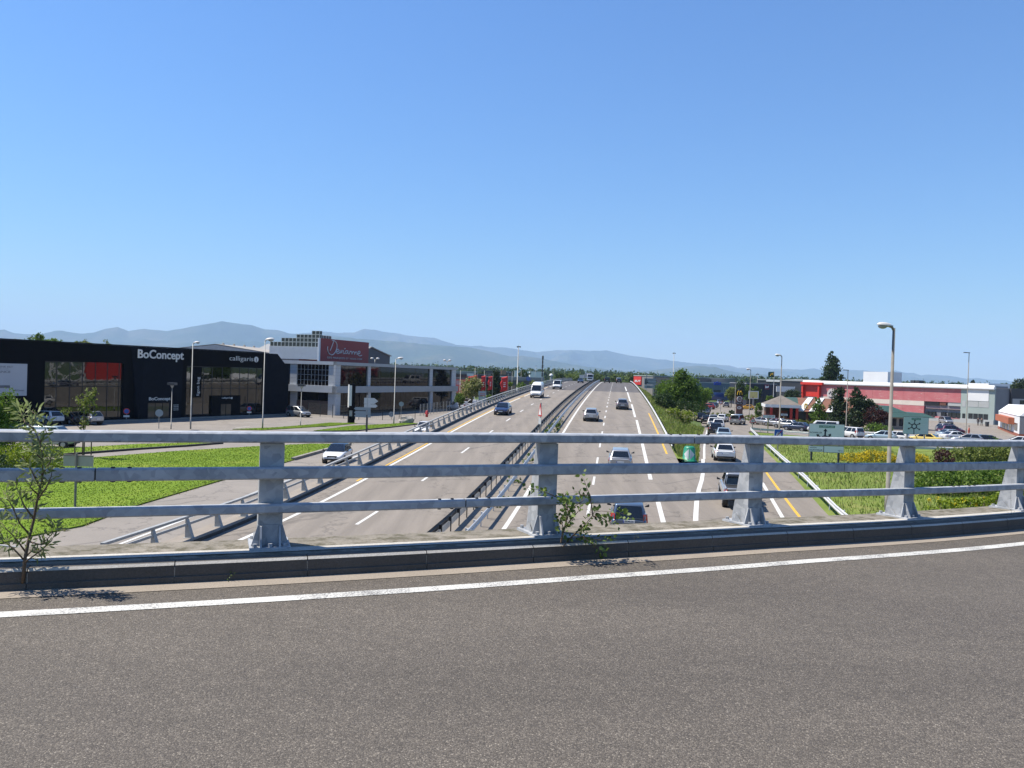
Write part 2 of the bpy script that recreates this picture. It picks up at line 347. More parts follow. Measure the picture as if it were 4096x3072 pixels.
def ridge(name, prof, dist, wide, seed, material):
    us = np.arange(prof[0][0], prof[-1][0], 7.0); vs = np.interp(us, [p[0] for p in prof], [p[1] for p in prof])
    vs = vs+.9*fbm(us*.035, us*0+seed*5.0, 4)
    P = np.array([Dp(u, v, dist)[:] for u, v in zip(us, vs)]); J = 40; rows = []
    for j in range(J):
        t = j/(J-1); q = (t-.75)/.75 if t < .75 else (t-.75)/.25
        d = 1+q*wide/dist*(1 if q < 0 else .6); X = P[:, 0]*d; Y = P[:, 1]*d
        wx = fbm(X/2600+seed, Y/2600, 3)*700; w = 4*abs(q)*(1-abs(q))
        n = fbm((X+wx)/1500+seed*3, (Y+wx)/2600, 5); rdg = 1-np.abs(n)*1.3
        h = np.maximum(P[:, 2], 4)*((1-abs(q))**1.2)*(1+w*(.55*(rdg-.55)))
        if j in (0, J-1): h = h*0-2
        rows.append(np.stack([X, Y, h], 1).tolist())
    m = MB(); m.strip(rows); return struct(m.build(name, material, smooth=True))
def m_hill(name, c1, c2, c3):
    m, nt, b, P = newmat(name)
    c = ramp_mix(nt, noise(nt, P, .0011, 8, .62), [(.32, c1), (.5, c2), (.68, c3)])
    f = ramp_mix(nt, noise(nt, P, .012, 6, .7), [(.3, (.7, .7, .7)), (.7, (1.25, 1.25, 1.25))])
    nt.links.new(mixc(nt, 1.0, c, f, 'MULTIPLY'), b.inputs['Base Color']); b.inputs['Roughness'].default_value = 1
    b.inputs['Specular IOR Level'].default_value = 0; return m
M_HILL = m_hill('forested_hills', (.03, .05, .03), (.05, .07, .045), (.11, .11, .075))
ridge('hills', CREST, 13500, 3600, 1, M_HILL)
ridge('hills', CREST2, 17000, 4200, 2, M_HILL)
ridge('hills', FRONT, 11000, 2600, 3, M_HILL)

mv = bpy.data.materials.new('haze_air'); mv.use_nodes = True; nt = mv.node_tree
nt.nodes.remove(nt.nodes['Principled BSDF']); pv = nt.nodes.new('ShaderNodeVolumePrincipled')
pv.inputs['Color'].default_value = (.50, .69, 1, 1); pv.inputs['Density'].default_value = 6.0e-5; pv.inputs['Anisotropy'].default_value = .0
nt.links.new(pv.outputs[0], nt.nodes['Material Output'].inputs['Volume'])
m = MB(); m.box(-19000, 19000, -1500, 21500, -3.5, 1050)
hzob = m.build('haze', mv); hzob['kind'] = 'stuff'

# ------------------------------------------------------------------ left: car park, lawns, service road
LOT = [RD(s, o, 0) for s, o in ((-30, -17.9), (60, -17.9), (130, -17.9), (215, -18), (215, -75), (120, -130), (-30, -130))]
poly('car_park', LOT, -.004, M_LOT)
def pxpoly(name, pts, z, material): return poly(name, [G(u, v, z) for u, v in pts], z, material)
def slab(name, pts, z0, z1, material):
    P = [G(u, v, z1) for u, v in pts]; m = MB(); m.hexa([(p.x, p.y, z0) for p in P], [(p.x, p.y, z1) for p in P])
    o = m.build(name, material); bm = bmesh.new(); bm.from_mesh(o.data); bmesh.ops.triangulate(bm, faces=bm.faces); bm.to_mesh(o.data); bm.free()
    return struct(o)
LAWN = [(-700,2330),(-200,2225),(100,2145),(330,2100),(560,2015),(900,1915),(1100,1860),(1290,1803),(1400,1776),(1250,1774),(1000,1786),(700,1804),(360,1830),(0,1850),(-700,1890)]
VERGE = [(-500,1862),(100,1828),(240,1818),(400,1806),(560,1794),(760,1781),(890,1771),(860,1768),(560,1775),(240,1794),(-500,1830)]
STRIPA = [(930,1716),(1100,1709),(1240,1698),(1320,1690),(1430,1692),(1330,1702),(1200,1710),(1050,1719)]
STRIPB = [(1255,1722),(1400,1703),(1560,1695),(1640,1689),(1672,1694),(1560,1707),(1420,1722)]
LEFT_GRASS = []
for nm, pg in (('lawn', LAWN), ('grass_verge', VERGE), ('grass_verge', STRIPA), ('grass_verge', STRIPB)):
    LEFT_GRASS.append((pg, slab(nm, pg, -.05, .07, M_GRASS)))
M_DKERB = mat('dark_kerb', (.045, .04, .037), .9, 0, .3)
def ribbon(name, pts, w, z0, z1, material, kind='structure', zf=None):
    """solid low kerb or painted line along plan points"""
    m = MB(); P = [Vector((p[0], p[1], 0)) for p in pts]; rows = []
    for k, p in enumerate(P):
        t = (P[min(k+1, len(P)-1)]-P[max(k-1, 0)]).normalized(); nrm = Vector((-t.y, t.x, 0))*w/2
        b0 = z0 if zf is None else zf(so(p)[0])+z0; b1 = z1 if zf is None else zf(so(p)[0])+z1
        rows.append([(*(p-nrm)[:2], b0), (*(p-nrm)[:2], b1), (*(p+nrm)[:2], b1), (*(p+nrm)[:2], b0)])
    m.strip(rows)
    m.face(rows[0]); m.face(rows[-1])
    o = m.build(name, material)
    if kind: o['kind'] = kind
    return o
ribbon('kerb', [G(u, v, .1) for u, v in VERGE[1:7]], .25, -.05, .16, M_DKERB)
ribbon('kerb', [G(u, v, .1) for u, v in ((1172, 1836), (1290, 1803), (1400, 1776))], .3, -.05, .22, M_CONC)
ribbon('kerb', [G(u, v, .1) for u, v in ((1260, 1724), (1420, 1722), (1560, 1708), (1672, 1695))], .2, -.05, .13, M_DKERB)
def flat(name, pts, w, material, zf, dz):
    m = MB(); P = [Vector((p[0], p[1], 0)) for p in pts]; rows = []
    for k, p in enumerate(P):
        t = (P[min(k+1, len(P)-1)]-P[max(k-1, 0)]).normalized(); nrm = Vector((-t.y, t.x, 0))*w/2
        rows.append([(*(p+nrm)[:2], zf(so(p)[0])+dz), (*(p-nrm)[:2], zf(so(p)[0])+dz)])
    m.strip(rows); o = m.build(name, material, fix=False)
    return struct(o)
zero = lambda s: 0.0
flat('road_marking', [G(u, v) for u, v in ((480, 2176), (700, 2093), (930, 2004), (1080, 1946), (1300, 1868), (1500, 1800))], .16, M_WHITE, zero, .004)
for a, b in (((975, 1689), (1025, 1692)), ((1000, 1705), (940, 1712))):
    flat('road_marking', [G(*a), G(*b)], .12, M_WHITE, zero, .004)

# ------------------------------------------------------------------ motorway
SS = list(np.arange(-60, 60, 4.0))+list(np.arange(60, 330, 5.0))+list(np.arange(330, 801, 20.0))
def road_sheet(name, s0, s1, o0, o1, dz, material, zf=hz, n=1):
    ss = sorted(set([s0]+[s for s in SS if s0 < s < s1]+[s1])); m = MB()
    f0 = o0 if callable(o0) else (lambda s: o0); f1 = o1 if callable(o1) else (lambda s: o1)
    m.strip([[RD(s, f0(s)+(f1(s)-f0(s))*k/n, zf(s), dz) for k in range(n+1)] for s in ss])
    o = m.build(name, material, fix=False)
    for p in o.data.polygons:
        pass
    return struct(o)
road_sheet('motorway', -60, 172, -17.3, 5.0, 0, M_ROAD, n=4)
road_sheet('motorway', 172, 330, -17.3, 5.0, 0, M_ROAD2, n=4)
road_sheet('motorway', 330, 800, -17.3, 5.0, 0, M_ROAD, n=4)
# retaining walls of the rising carriageway (left) and the slip road sheet (right)
m = MB(); m.strip([[RD(s, -18.25, -.3), RD(s, -18.25, hz(s)-.02)] for s in SS if s >= 20]); struct(m.build('retaining_wall', M_CONC, fix=False))
gore_x = [25, 36, 42, 50, 58, 65, 82, 100, 125, 150]; gore_y = [3.4, 3.7, 4.25, 5.1, 6.3, 7.0, 8.8, 10.9, 13.9, 17]
rr_x = [25, 36, 45, 68, 90, 107, 118, 127]; rr_y = [10.9, 11.1, 11.5, 13.1, 15.2, 17.2, 18.6, 20.5]
gore = lambda s: float(np.interp(s, gore_x, gore_y)); rr = lambda s: float(np.interp(s, rr_x, rr_y))
road_sheet('slip_road', -60, 60, 5.0, lambda s: rr(s)+.25, -.0, M_ROAD, n=2)
def slip_left(s): return max(5.0, gore(s)-.25) if s < 62 else gore(s)-.35
road_sheet('slip_road', 60, 127, slip_left, lambda s: rr(s)+.25, .0, M_ROAD, zf=lambda s: rz(s) if s > 66 else hz(s)+(rz(s)-hz(s))*(s-60)/6, n=2)
# roundabout approach and side roads beyond, flat
poly('roundabout_road', [RD(126, gore(126)-.6, 0), RD(127, 21, 0), RD(122, 26, 0), RD(108, 44, 0), RD(96, 74, 0), RD(104, 76, 0), RD(118, 47, 0), RD(133, 31, 0), RD(150, 30.5, 0), RD(158, 34, 0), RD(162, 52, 0), RD(185, 56, 0), RD(230, 60, 0), RD(300, 40, 0), RD(300, 16, 0), RD(215, 12, 0), RD(170, 13, 0), RD(150, 15.5, 0)], .012, M_ROAD)
# lines
def line(o, s0, s1, w=.18, mt=M_WHITE, zf=hz, dz=.006):
    f = o if callable(o) else (lambda s: o)
    ss = sorted(set([s0]+[s for s in SS if s0 < s < s1]+[s1])); m = MB()
    m.strip([[RD(s, f(s)-w/2, zf(s), dz), RD(s, f(s)+w/2, zf(s), dz)] for s in ss]); struct(m.build('road_marking', mt, fix=False))
line(-5.15, -20, 330, .22)
for k in range(30): line(-1.3, 33.5+k*9.2, 33.5+k*9.2+3.2, .15)
line(2.62, 20, 49, .26)
line(2.5, 55, 97, .26); line(2.4, 101, 126, .26); line(2.3, 133, 172, .26); line(2.2, 180, 214, .26)
line(4.35, 68, 108, .16, M_YEL)
line(-15.85, -20, 108, .22)
for k in range(6): line(-15.85, 112+k*26, 112+k*26+20, .22)
line(-16.15, 49, 190, .14, M_YEL)
for k in range(25): line(-12.2, 24.2+k*13.0, 24.2+k*13.0+3.4, .17)
line(lambda s: gore(s), 20, 66, .27); line(lambda s: gore(s)+.1, 68, 118, .2, zf=rz)
line(lambda s: float(np.interp(s, [36, 44.5, 49.3, 60, 80, 100, 124], [8.6, 9.1, 9.5, 10.3, 12.2, 14.4, 18.0])), 26, 56, .22)
line(lambda s: float(np.interp(s, [36, 45, 50, 59.4, 70], [9.6, 10.1, 10.4, 11.0, 12.0])), 26, 61, .17, M_YEL)
for q in range(3): line(-6.9+q*.0, 96+q*16, 96.35+q*16, 1.2, M_YEL)

# ------------------------------------------------------------------ right: verge between motorway and slip road, meadow, lots
def slope_sheet():
    m = MB(); rows = []
    for s in sorted(set([66.0]+[x for x in SS if 66 < x < 330]+[330.0])):
        z0 = hz(s)-.03; oe = slip_left(s)+.1 if s < 127 else 5.0+max(3.5, hz(s)*1.75)+(max(0, 150-s)/23)*1.0
        z1 = rz(s)-.04 if s < 127 else .0
        if s < 127 and s > 104: pass
        rows.append([RD(s, 5.0+(oe-5.0)*t, z0+(z1-z0)*(t*t*(3-2*t)), .0) for t in np.linspace(0, 1, 9)])
    m.strip(rows); return struct(m.build('embankment', M_GRASS2, fix=False))
EMB = slope_sheet()
# meadow inside the slip road loop
_unused = [RD(-20, 11.0, 0), RD(20, 10.9, 0), RD(36, 11.35, 0), RD(45, 11.75, 0), RD(68, 13.35, 0), RD(90, 15.45, 0), RD(107, 17.45, 0), RD(116, 18.7, 0), RD(121, 20.2, 0), RD(121.5, 23.5, 0), RD(118, 27, 0), RD(107, 42.5, 0), RD(95, 73, 0), RD(60, 110, 0), RD(-20, 110, 0)]
mm = MB(); mm.strip([[RD(s, rr(s)+.25+(o-0)*1.0, (rz(s)-.03)*(1 if o < 2 else max(0, 1-(o-2)/14))) for o in (0, 2, 8, 16)] for s in (-20, 20, 36, 45, 56, 68, 80, 90, 100, 107, 116)])
struct(mm.build('meadow', M_GRASS2, fix=False))
poly('meadow', [RD(-20, 22, 0)]+[RD(s, rr(s)+14.5, 0) for s in (20, 36, 45, 68, 90)]+[RD(104, 30, 0), RD(113, 34.5, 0), RD(107, 42.5, 0), RD(95, 73, 0), RD(60, 110, 0), RD(-20, 110, 0)], .004, M_GRASS2)
poly('meadow', [RD(112, 18.2, 0), RD(116, 18.7, 0), RD(121, 20.2, 0), RD(121.5, 23.5, 0), RD(118, 27, 0), RD(107, 42.5, 0), RD(100, 36, 0), RD(104, 26, 0)], .03, M_GRASS2)
poly('car_park', [RD(98, 77, 0), RD(106, 77, 0), RD(119, 48, 0), RD(134, 32, 0), RD(150, 31.5, 0), RD(157, 35, 0), RD(161, 53, 0), RD(190, 60, 0), RD(235, 64, 0), RD(300, 60, 0), RD(300, 160, 0), RD(60, 190, 0), RD(60, 118, 0)], -.002, M_LOT)

# ------------------------------------------------------------------ bridge the photographer stands on
P2 = Dp(2168, 2153, 7.66)
def hd(t): return rad(min(max(20+1.15*t, 12), 36))
def bpath(t):
    nn = 60; x, y = P2.x, P2.y; dt = (t-2.5)/nn
    for i in range(nn):
        a = hd(2.5+dt*(i+.5)); x += dt*math.cos(a); y += dt*math.sin(a)
    return x, y, hd(t)
def bz(t): return CZ-float(np.interp(t, [-40, 2.5, 5, 7.5, 10, 20, 40], [1.54, 1.553, 1.577, 1.634, 1.68, 1.86, 2.2]))
def BR(t, q, z=0.0):                     # along the kerb, away from the camera, above the parapet top
    x, y, a = bpath(t); q += .12
    return Vector((x-math.sin(a)*q, y+math.cos(a)*q, bz(t)+z))
TT = list(np.arange(-16, 24.1, .5))
def bsheet(name, q0, q1, z0, z1, material, n=1, ts=TT, parent=None):
    m = MB(); m.strip([[BR(t, q0+(q1-q0)*k/n, z0+(z1-z0)*k/n) for k in range(n+1)] for t in ts])
    return struct(m.build(name, material, fix=False)) if parent is None else m.build(name, material, parent, fix=False)
RDZ = -.155
m = MB(); rows = []
for t in TT: rows.append([BR(t, -.61-13*k/10, RDZ) for k in range(0, 11)])
m.strip(rows); struct(m.build('bridge_road', M_BASPH, fix=False))
bsheet('gutter', -.63, -.41, RDZ+.004, RDZ+.006, M_GUT)
bsheet('edge_line', -1.10, -.965, RDZ+.004, RDZ+.004, M_WHITE_B)
# deck slab and parapet beam
m = MB(); m.strip([[BR(t, -.31, -.03), BR(t, -.31, .0), BR(t, .05, .012), BR(t, .39, .0), BR(t, .39, -.75), BR(t, .1, -.75), BR(t, .1, -1.3), BR(t, -13.4, -1.3), BR(t, -13.4, RDZ-.02), BR(t, -.3, RDZ-.02)] for t in TT])
struct(m.build('bridge_deck', M_PLINTH, fix=False))
bsheet('concrete_wash', -.19, -.05, .0105, .0135, M_BLEACH_LIT, 1)
# kerb stones
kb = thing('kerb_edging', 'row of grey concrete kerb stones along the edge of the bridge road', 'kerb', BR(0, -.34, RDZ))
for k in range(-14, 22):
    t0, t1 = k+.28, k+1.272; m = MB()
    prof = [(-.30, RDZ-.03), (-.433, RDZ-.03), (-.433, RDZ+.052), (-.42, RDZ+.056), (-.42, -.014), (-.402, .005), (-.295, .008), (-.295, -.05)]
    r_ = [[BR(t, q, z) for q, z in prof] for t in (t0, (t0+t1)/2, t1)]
    m.strip(r_, close=True); m.m[4] = m.m[12] = 1; m.face(r_[0]); m.face(r_[-1]); m.build('kerb_stone', [M_KERB, M_BLEACH_LIT], kb)  # shade painted into the stone, sunlight into the pale bevel
for k in range(-14, 23):
    m = MB(); m.hexa([BR(k+.27, -.412, RDZ-.02), BR(k+.283, -.412, RDZ-.02), BR(k+.283, -.29, RDZ-.02), BR(k+.27, -.29, RDZ-.02)], [BR(k+.27, -.414, -.03), BR(k+.283, -.414, -.03), BR(k+.283, -.29, -.004), BR(k+.27, -.29, -.004)]); m.build('mortar_joint', M_BLEACH_LIT, kb)
# railing: posts every 2.5 m, three box rails with bolted joints
rail = thing('bridge_railing', 'heavy galvanised steel railing with three box rails along the near bridge edge', 'railing', BR(2.5, 0, 0))
def bolt(mb, p, ax, r=.014, h=.012):
    mb.tube([p, Vector(p)+Vector(ax)*h], r, 6)
PT0, PSP = 0.0, 1.036
for k in range(-5, 9):
    t = 2.5*k*PSP+PT0; x, y, a = bpath(t); dx = Vector((math.cos(a), math.sin(a), 0)); dq = Vector((-math.sin(a), math.cos(a), 0)); dz_ = Vector((0, 0, 1))
    o = BR(t, 0, .0)
    P_ = lambda xx, q, z: o+dx*xx+dq*q+dz_*z
    m = MB(); prof = [(-.02, .03), (.235, .03), (.225, .10), (.075, .86), (.065, .90), (-.02, .90)]
    m.prism([P_(-.10, q, z) for q, z in prof], dx*.20); m.build('post', M_GALV, rail)
    pl = MB(); pl.hexa([P_(-.17, -.13, .004), P_(.17, -.13, .004), P_(.17, .31, .004), P_(-.17, .31, .004)], [P_(-.168, -.128, .03), P_(.168, -.128, .03), P_(.168, .308, .03), P_(-.168, .308, .03)])
    pob = pl.build('base_plate', M_GALV, rail)
    m = MB(); m.hexa([P_(-.155, -.035, .03), P_(.155, -.035, .03), P_(.155, -.02, .03), P_(-.155, -.02, .03)], [P_(-.102, -.030, .205), P_(.102, -.030, .205), P_(.102, -.02, .205), P_(-.102, -.02, .205)]); m.build('front_plate', M_GALV, rail)
    for xx in (-.085, .07):
        m = MB(); m.prism([P_(xx, -.115, .03), P_(xx, -.035, .03), P_(xx, -.03, .20), P_(xx, -.045, .195)], dx*.016); m.build('gusset', M_GALV, rail)
    for xx in (-.13, .115):
        m = MB(); m.prism([P_(xx, .06, .03), P_(xx, .2, .03), P_(xx, .14, .12)], dx*.016); m.build('gusset', M_GALV, rail)
    for xx, q in ((-.125, -.085), (.0, -.085), (.12, -.085), (-.13, .27), (.13, .27)):
        m = MB(); bolt(m, P_(xx, q, .03), dz_, .02, .028); m.build('bolt', M_GALV, rail)
def uv_t(u):                            # parameter along the bridge for an image column
    best = min(np.arange(-8, 14, .01), key=lambda t: abs((lambda p: CX+F*(p-CAM).dot(rt)/(p-CAM).dot(fw))(BR(t, -.1, .6))-u)); return float(best)
RAILS = [('top', .912, .998, -.105, .075, [2772]), ('mid', .605, .705, -.125, -.022, [383, 3371]), ('low', .315, .392, -.115, -.022, [1866, 3868])]
for nm, z0, z1, q0, q1, joints in RAILS:
    cuts = [-14.0]+[uv_t(u) for u in joints]+[22.0]
    for a, b in zip(cuts[:-1], cuts[1:]):
        ts = [a+.006]+[t for t in np.arange(-14, 22.1, .625) if a+.05 < t < b-.05]+[b-.006]; m = MB(); c = .012
        prof = [(q0+c, z0), (q1-c, z0), (q1, z0+c), (q1, z1-c), (q1-c, z1), (q0+c, z1), (q0, z1-c), (q0, z0+c)]
        r_ = [[BR(t, q, z) for q, z in prof] for t in ts]; m.strip(r_, close=True); m.face(r_[0]); m.face(r_[-1]); m.build('rail', M_GALV, rail)
    for t in cuts[1:-1]:
        m = MB(); prof = [(q0+.012, z0+.012), (q1-.012, z0+.012), (q1-.012, z1-.012), (q0+.012, z1-.012)]
        r_ = [[BR(x, q, z) for q, z in prof] for x in (t-.1, t+.1)]; m.strip(r_, close=True); m.build('sleeve', M_BOLT, rail)
        for d in (-.24, -.12, .12, .24):
            m = MB(); bolt(m, BR(t+d, (q0+q1)/2, z1), (0, 0, 1), .016, .010); bolt(m, BR(t+d, (q0+q1)/2, z0), (0, 0, -1), .018, .012); m.build('bolt', M_BOLT, rail)
# ================================================================== STREET FURNITURE ALONG THE MOTORWAY
def steel_barrier(name, label, cat, off, s0, s1, spacing, plinth=True):
    b = thing(name, label, cat, RD(s0, off))
    ss = np.arange(s0, s1, 5.0)
    for z0, z1, q0, q1 in ((1.02, 1.12, -.08, .08), (.72, .81, -.02, .08), (.40, .48, -.02, .08)):
        m = MB(); prof = [(q0, z0), (q1, z0), (q1, z1), (q0, z1)]
        r_ = [[RD(s, off+q, None, z) for q, z in prof] for s in ss]; m.strip(r_, close=True); m.face(r_[0]); m.face(r_[-1]); m.build('rail', M_GALVB, b)
    pm = None
    for s in np.arange(s0+.6, s1-.5, spacing):
        if pm is None:
            m = MB(); m.prism([(-.10, -.02, .2), (-.10, -.30, .2), (-.10, -.06, .9), (-.10, .0, 1.04), (-.10, .02, 1.04), (-.10, .02, .2)], (.2, 0, 0))
            m.box(-.17, .17, -.36, .08, .18, .215)
            pm = m.build('post', M_GALVB, b, world=False).data; ob = bpy.data.objects[b.children[-1].name]
        else:
            ob = bpy.data.objects.new('post', pm); COL.objects.link(ob); ob.parent = b
        p = RD(s, off)-Vector(b.location); ob.location = p; ob.rotation_euler = (0, 0, rad(90)-TH)
    if plinth:
        m = MB(); prof = [(-.45, -.25), (-.45, .2), (.35, .2), (.40, .14), (.42, -.05)]
        m.strip([[RD(s, off+q, None, z) for q, z in prof] for s in ss]); struct(m.build('barrier_plinth', M_STAINP, fix=False))
    return b
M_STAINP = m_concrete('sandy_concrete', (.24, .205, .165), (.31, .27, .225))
M_BARRDARK = mat('dark_kerb_face', (.07, .062, .055), .9, 0, .3)  # kerb face darker than the plinth
steel_barrier('motorway_barrier', 'long galvanised three-rail barrier on concrete plinth along left carriageway', 'barrier', -17.75, 26, 320, 2.5)
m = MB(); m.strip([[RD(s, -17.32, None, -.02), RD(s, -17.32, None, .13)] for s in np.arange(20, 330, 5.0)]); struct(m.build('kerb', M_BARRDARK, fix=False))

WB = [(0.0, -.155), (.03, -.14), (.045, -.10), (.045, -.06), (.0, -.02), (.0, .02), (.045, .06), (.045, .10), (.03, .14), (0.0, .155)]
def wbeam(name, label, path, h, face, post_every, mt, pmt, white=None, sp=True):
    """guard rail along plan points (x,y,z); face=+1 corrugation towards the right of travel"""
    b = thing(name, label, 'guard rail', path[0]); P = [Vector(p) for p in path]
    def frame(k):
        t = (P[min(k+1, len(P)-1)]-P[max(k-1, 0)]); t.z = 0; t.normalize(); return t, Vector((t.y, -t.x, 0))*face
    m = MB(); m.strip([[P[k]+frame(k)[1]*(q+.0)+Vector((0, 0, h+z)) for q, z in WB] for k in range(len(P))]); o = m.build('beam', mt, b, fix=False)
    sm = o.modifiers.new('thick', 'SOLIDIFY'); sm.thickness = .012; sm.offset = -1
    if white is not None:
        m = MB(); m.strip([[P[k]-frame(k)[1]*.028+Vector((0, 0, h+z)) for z in (-.46, -.14)] for k in range(len(P))]); m.build('rear_beam_face', white, b, fix=False)
    acc = 0; nxt = .3; pm = None
    for k in range(len(P)-1):
        L_ = (P[k+1]-P[k]).length
        while nxt < acc+L_:
            p = P[k].lerp(P[k+1], (nxt-acc)/L_); t, nr = frame(k)
            if pm is None:
                m = MB(); m.box(-.05, .05, -.02, .02, -.3, h+.12); m.box(-.05, .05, .02, .11 if sp else .05, h-.12, h+.10)
                ob = m.build('post', pmt, b, world=False); pm = ob.data
            else:
                ob = bpy.data.objects.new('post', pm); COL.objects.link(ob); ob.parent = b
            q = p-nr*.16; ob.location = q-Vector(b.location); ob.rotation_euler = (0, 0, math.atan2(-nr.x, nr.y)); nxt += post_every
        acc += L_
    return b
M_BLACKRAIL = mat('dark_steel', (.035, .032, .03), .55, .3, .25)  # one dark tone for median beam and posts
M_CREAM = mat('cream_beam', (.74, .70, .60), .6, 0, .1)
wbeam('median_guard_rail', 'dark guard rail with cream rear face between the two carriageways', [RD(s, -7.55) for s in np.arange(28, 300, 4.0)], .74, -1, 2.0, M_BLACKRAIL, M_BLACKRAIL, M_CREAM)
wbeam('median_guard_rail', 'grey guard rail with weeds beside the right carriageway fast lane', [RD(s, -6.15) for s in np.arange(28, 300, 4.0)], .62, 1, 2.0, M_GALV2, M_GALV2)
wbeam('verge_guard_rail', 'grey guard rail on the outer edge of the right carriageway above the embankment', [RD(s, 4.85) for s in np.arange(69, 300, 4.0)], .62, -1, 2.0, M_GALV2, M_BOLT)
pts = [(s, rr(s)+.45) for s in (24, 36, 45, 56, 68, 80, 90, 100, 107, 114)]
P_ = [RD(s, o, rz(s)) for s, o in pts]+[RD(119, 19.6, .3), RD(121.3, 21.2, .1), RD(121.5, 23.8, 0), RD(119, 27.5, 0)]
wbeam('slip_road_guard_rail', 'bright galvanised guard rail curving round the outside of the slip road', P_, .62, -1, 3.9, M_GALV2, M_GALV2)
wbeam('roadside_guard_rail', 'pale guard rail behind the queue on the road from the right', [RD(s, o, 0) for s, o in ((143, 28), (136, 31), (127, 37.5), (120, 46.5), (113, 60), (106, 76), (102, 90))], .6, -1, 4.0, M_GALV2, M_GALV2)
wbeam('roadside_guard_rail', 'pale guard rail at the far edge of the meadow right of the signs', [G(u, v) for u, v in ((3640, 1810), (3800, 1816), (3960, 1822), (4200, 1832))], .6, 1, 4.0, M_GALV2, M_GALV2)

# ------------------------------------------------------------------ street lamps
M_POLE = mat('grey_lamp_pole', (.30, .30, .285), .55, .3, .12)
M_POLE2 = mat('weathered_timber_tone_pole', (.20, .185, .16), .8, 0, .18)
M_LAMP = mat('pale_lamp_housing', (.62, .60, .57), .45, 0, .06)
M_LENS = mat('lamp_lens', (.30, .31, .32), .2, 0, 0)
M_DLAMP = mat('dark_lamp_housing', (.05, .05, .055), .5, 0, .1)
def ellipsoid(mb, c, ax, n=10, k=7, half=None):
    X, Y, Z = [Vector(a) for a in ax]; rows = []
    for i in range(k+1):
        t = -math.pi/2+math.pi*i/k
        if half == 'up': t = math.pi/2*i/k
        if half == 'down': t = -math.pi/2*(1-i/k)
        rows.append([Vector(c)+(X*math.cos(a)+Y*math.sin(a))*math.cos(t)+Z*math.sin(t) for a in np.linspace(0, 2*math.pi, n, endpoint=False)])
    mb.strip(rows, close=True); return mb
def street_lamp(label, base, h, az, arm=.9, r=.09, mt=None, group='street lamps', style='cobra', head=.75):
    mt = mt or M_POLE; b = Vector(base)
    t = thing('street_lamp', label, 'street lamp', b, 0, group); d = Vector((math.cos(az), math.sin(az), 0))
    m = MB(); m.tube([b, b+Vector((0, 0, h*.12)), b+Vector((0, 0, h*.121)), b+Vector((0, 0, h))], [r, r*.95, r*.8, r*.5], 10); m.build('pole', mt, t, True)
    n = Vector((-d.y, d.x, 0)); tp = b+Vector((0, 0, h))
    if style == 'cobra':
        m = MB(); m.tube([tp-Vector((0, 0, .15)), tp+d*.12+Vector((0, 0, .05)), tp+d*arm*.5+Vector((0, 0, .12))], [r*.5, r*.5, r*.42], 8); m.build('arm', mt, t, True)
        c = tp+d*(arm*.72)+Vector((0, 0, .13)); m = MB(); ellipsoid(m, c, (d*.58*head+Vector((0, 0, .05)), n*.26*head, Vector((0, 0, .24*head))), 12, 5, 'up'); m.tube([c-d*.05, c-d*.6*head+Vector((0, 0, -.02))], [.13*head, .05], 8); m.build('lamp_head', M_LAMP, t, True)
        m = MB(); ellipsoid(m, c+d*.12-Vector((0, 0, .005)), (d*.36*head, n*.22*head, Vector((0, 0, .24*head))), 12, 5, 'down'); m.build('lens', M_LENS, t, True)
    elif style == 'flat':
        c = tp+d*.35; m = MB(); m.hexa([c-d*.45-n*.12, c+d*.5-n*.16, c+d*.5+n*.16, c-d*.45+n*.12], [c-d*.45-n*.10+Vector((0, 0, .1)), c+d*.4-n*.1+Vector((0, 0, .13)), c+d*.4+n*.1+Vector((0, 0, .13)), c-d*.45+n*.10+Vector((0, 0, .1))]); m.build('lamp_head', M_DLAMP, t)
    elif style == 'square':
        m = MB(); m.tube([tp-Vector((0, 0, .02)), tp+Vector((0, 0, .3))], [.06, .22], 8); m.build('lens', M_LENS, t)
        m = MB(); m.box(tp.x-.42, tp.x+.42, tp.y-.42, tp.y+.42, tp.z+.34, tp.z+.62); m.build('lamp_head', M_DLAMP, t)
    elif style == 'double':
        for sg in (-1, 1):
            m = MB(); m.tube([tp-Vector((0, 0, .35)), tp+n*sg*.4, tp+n*sg*.55], .04, 6); m.build('arm', mt, t)
            m = MB(); ellipsoid(m, tp+n*sg*.62+Vector((0, 0, .08)), (Vector((.34, 0, 0)), Vector((0, .34, 0)), Vector((0, 0, .2))), 10, 6); m.build('lamp_head', M_LAMP, t, True)
    elif style == 'crown':
        for k in range(3):
            q = az+k*2.1; e = Vector((math.cos(q), math.sin(q), 0)); m = MB(); m.tube([tp, tp+e*.7-Vector((0, 0, .12))], [.1, .22], 8); m.build('lamp_head', M_DLAMP, t)
        m = MB(); m.tube([tp, tp+Vector((0, 0, .6))], [.06, .02], 6); m.build('spike', mt, t)
    return t
def lamp_px(label, ub, vb, ut, vt, az, **k):
    b = G(ub, vb); h = zat(ut, vt, b); return street_lamp(label, b, h, az, **k)
lamp_px('grey street lamp before the black shop, just right of its tall white sign', 762, 1716, 775, 1374, .1, head=.6, arm=.6)
lamp_px('grey street lamp with large pale head before the right end of the black shop', 1050, 1716, 1064, 1362, .1, head=.95, arm=.8)
lamp_px('grey street lamp on the grass strip before the glazed two-storey building', 1575, 1696, 1583, 1436, .1)
lamp_px('square headed lamp at the entrance of the black shop', 684, 1716, 689, 1552, 0, r=.06, style='square')
lamp_px('square headed lamp beside the silver hatchback on the car park', 1202, 1702, 1207, 1556, 0, r=.06, style='square')
lamp_px('large concrete-toned street lamp rising out of the meadow on the right', 3547, 2064, 3572, 1312, math.pi, mt=M_POLE2, r=.15, arm=.75, head=.8)
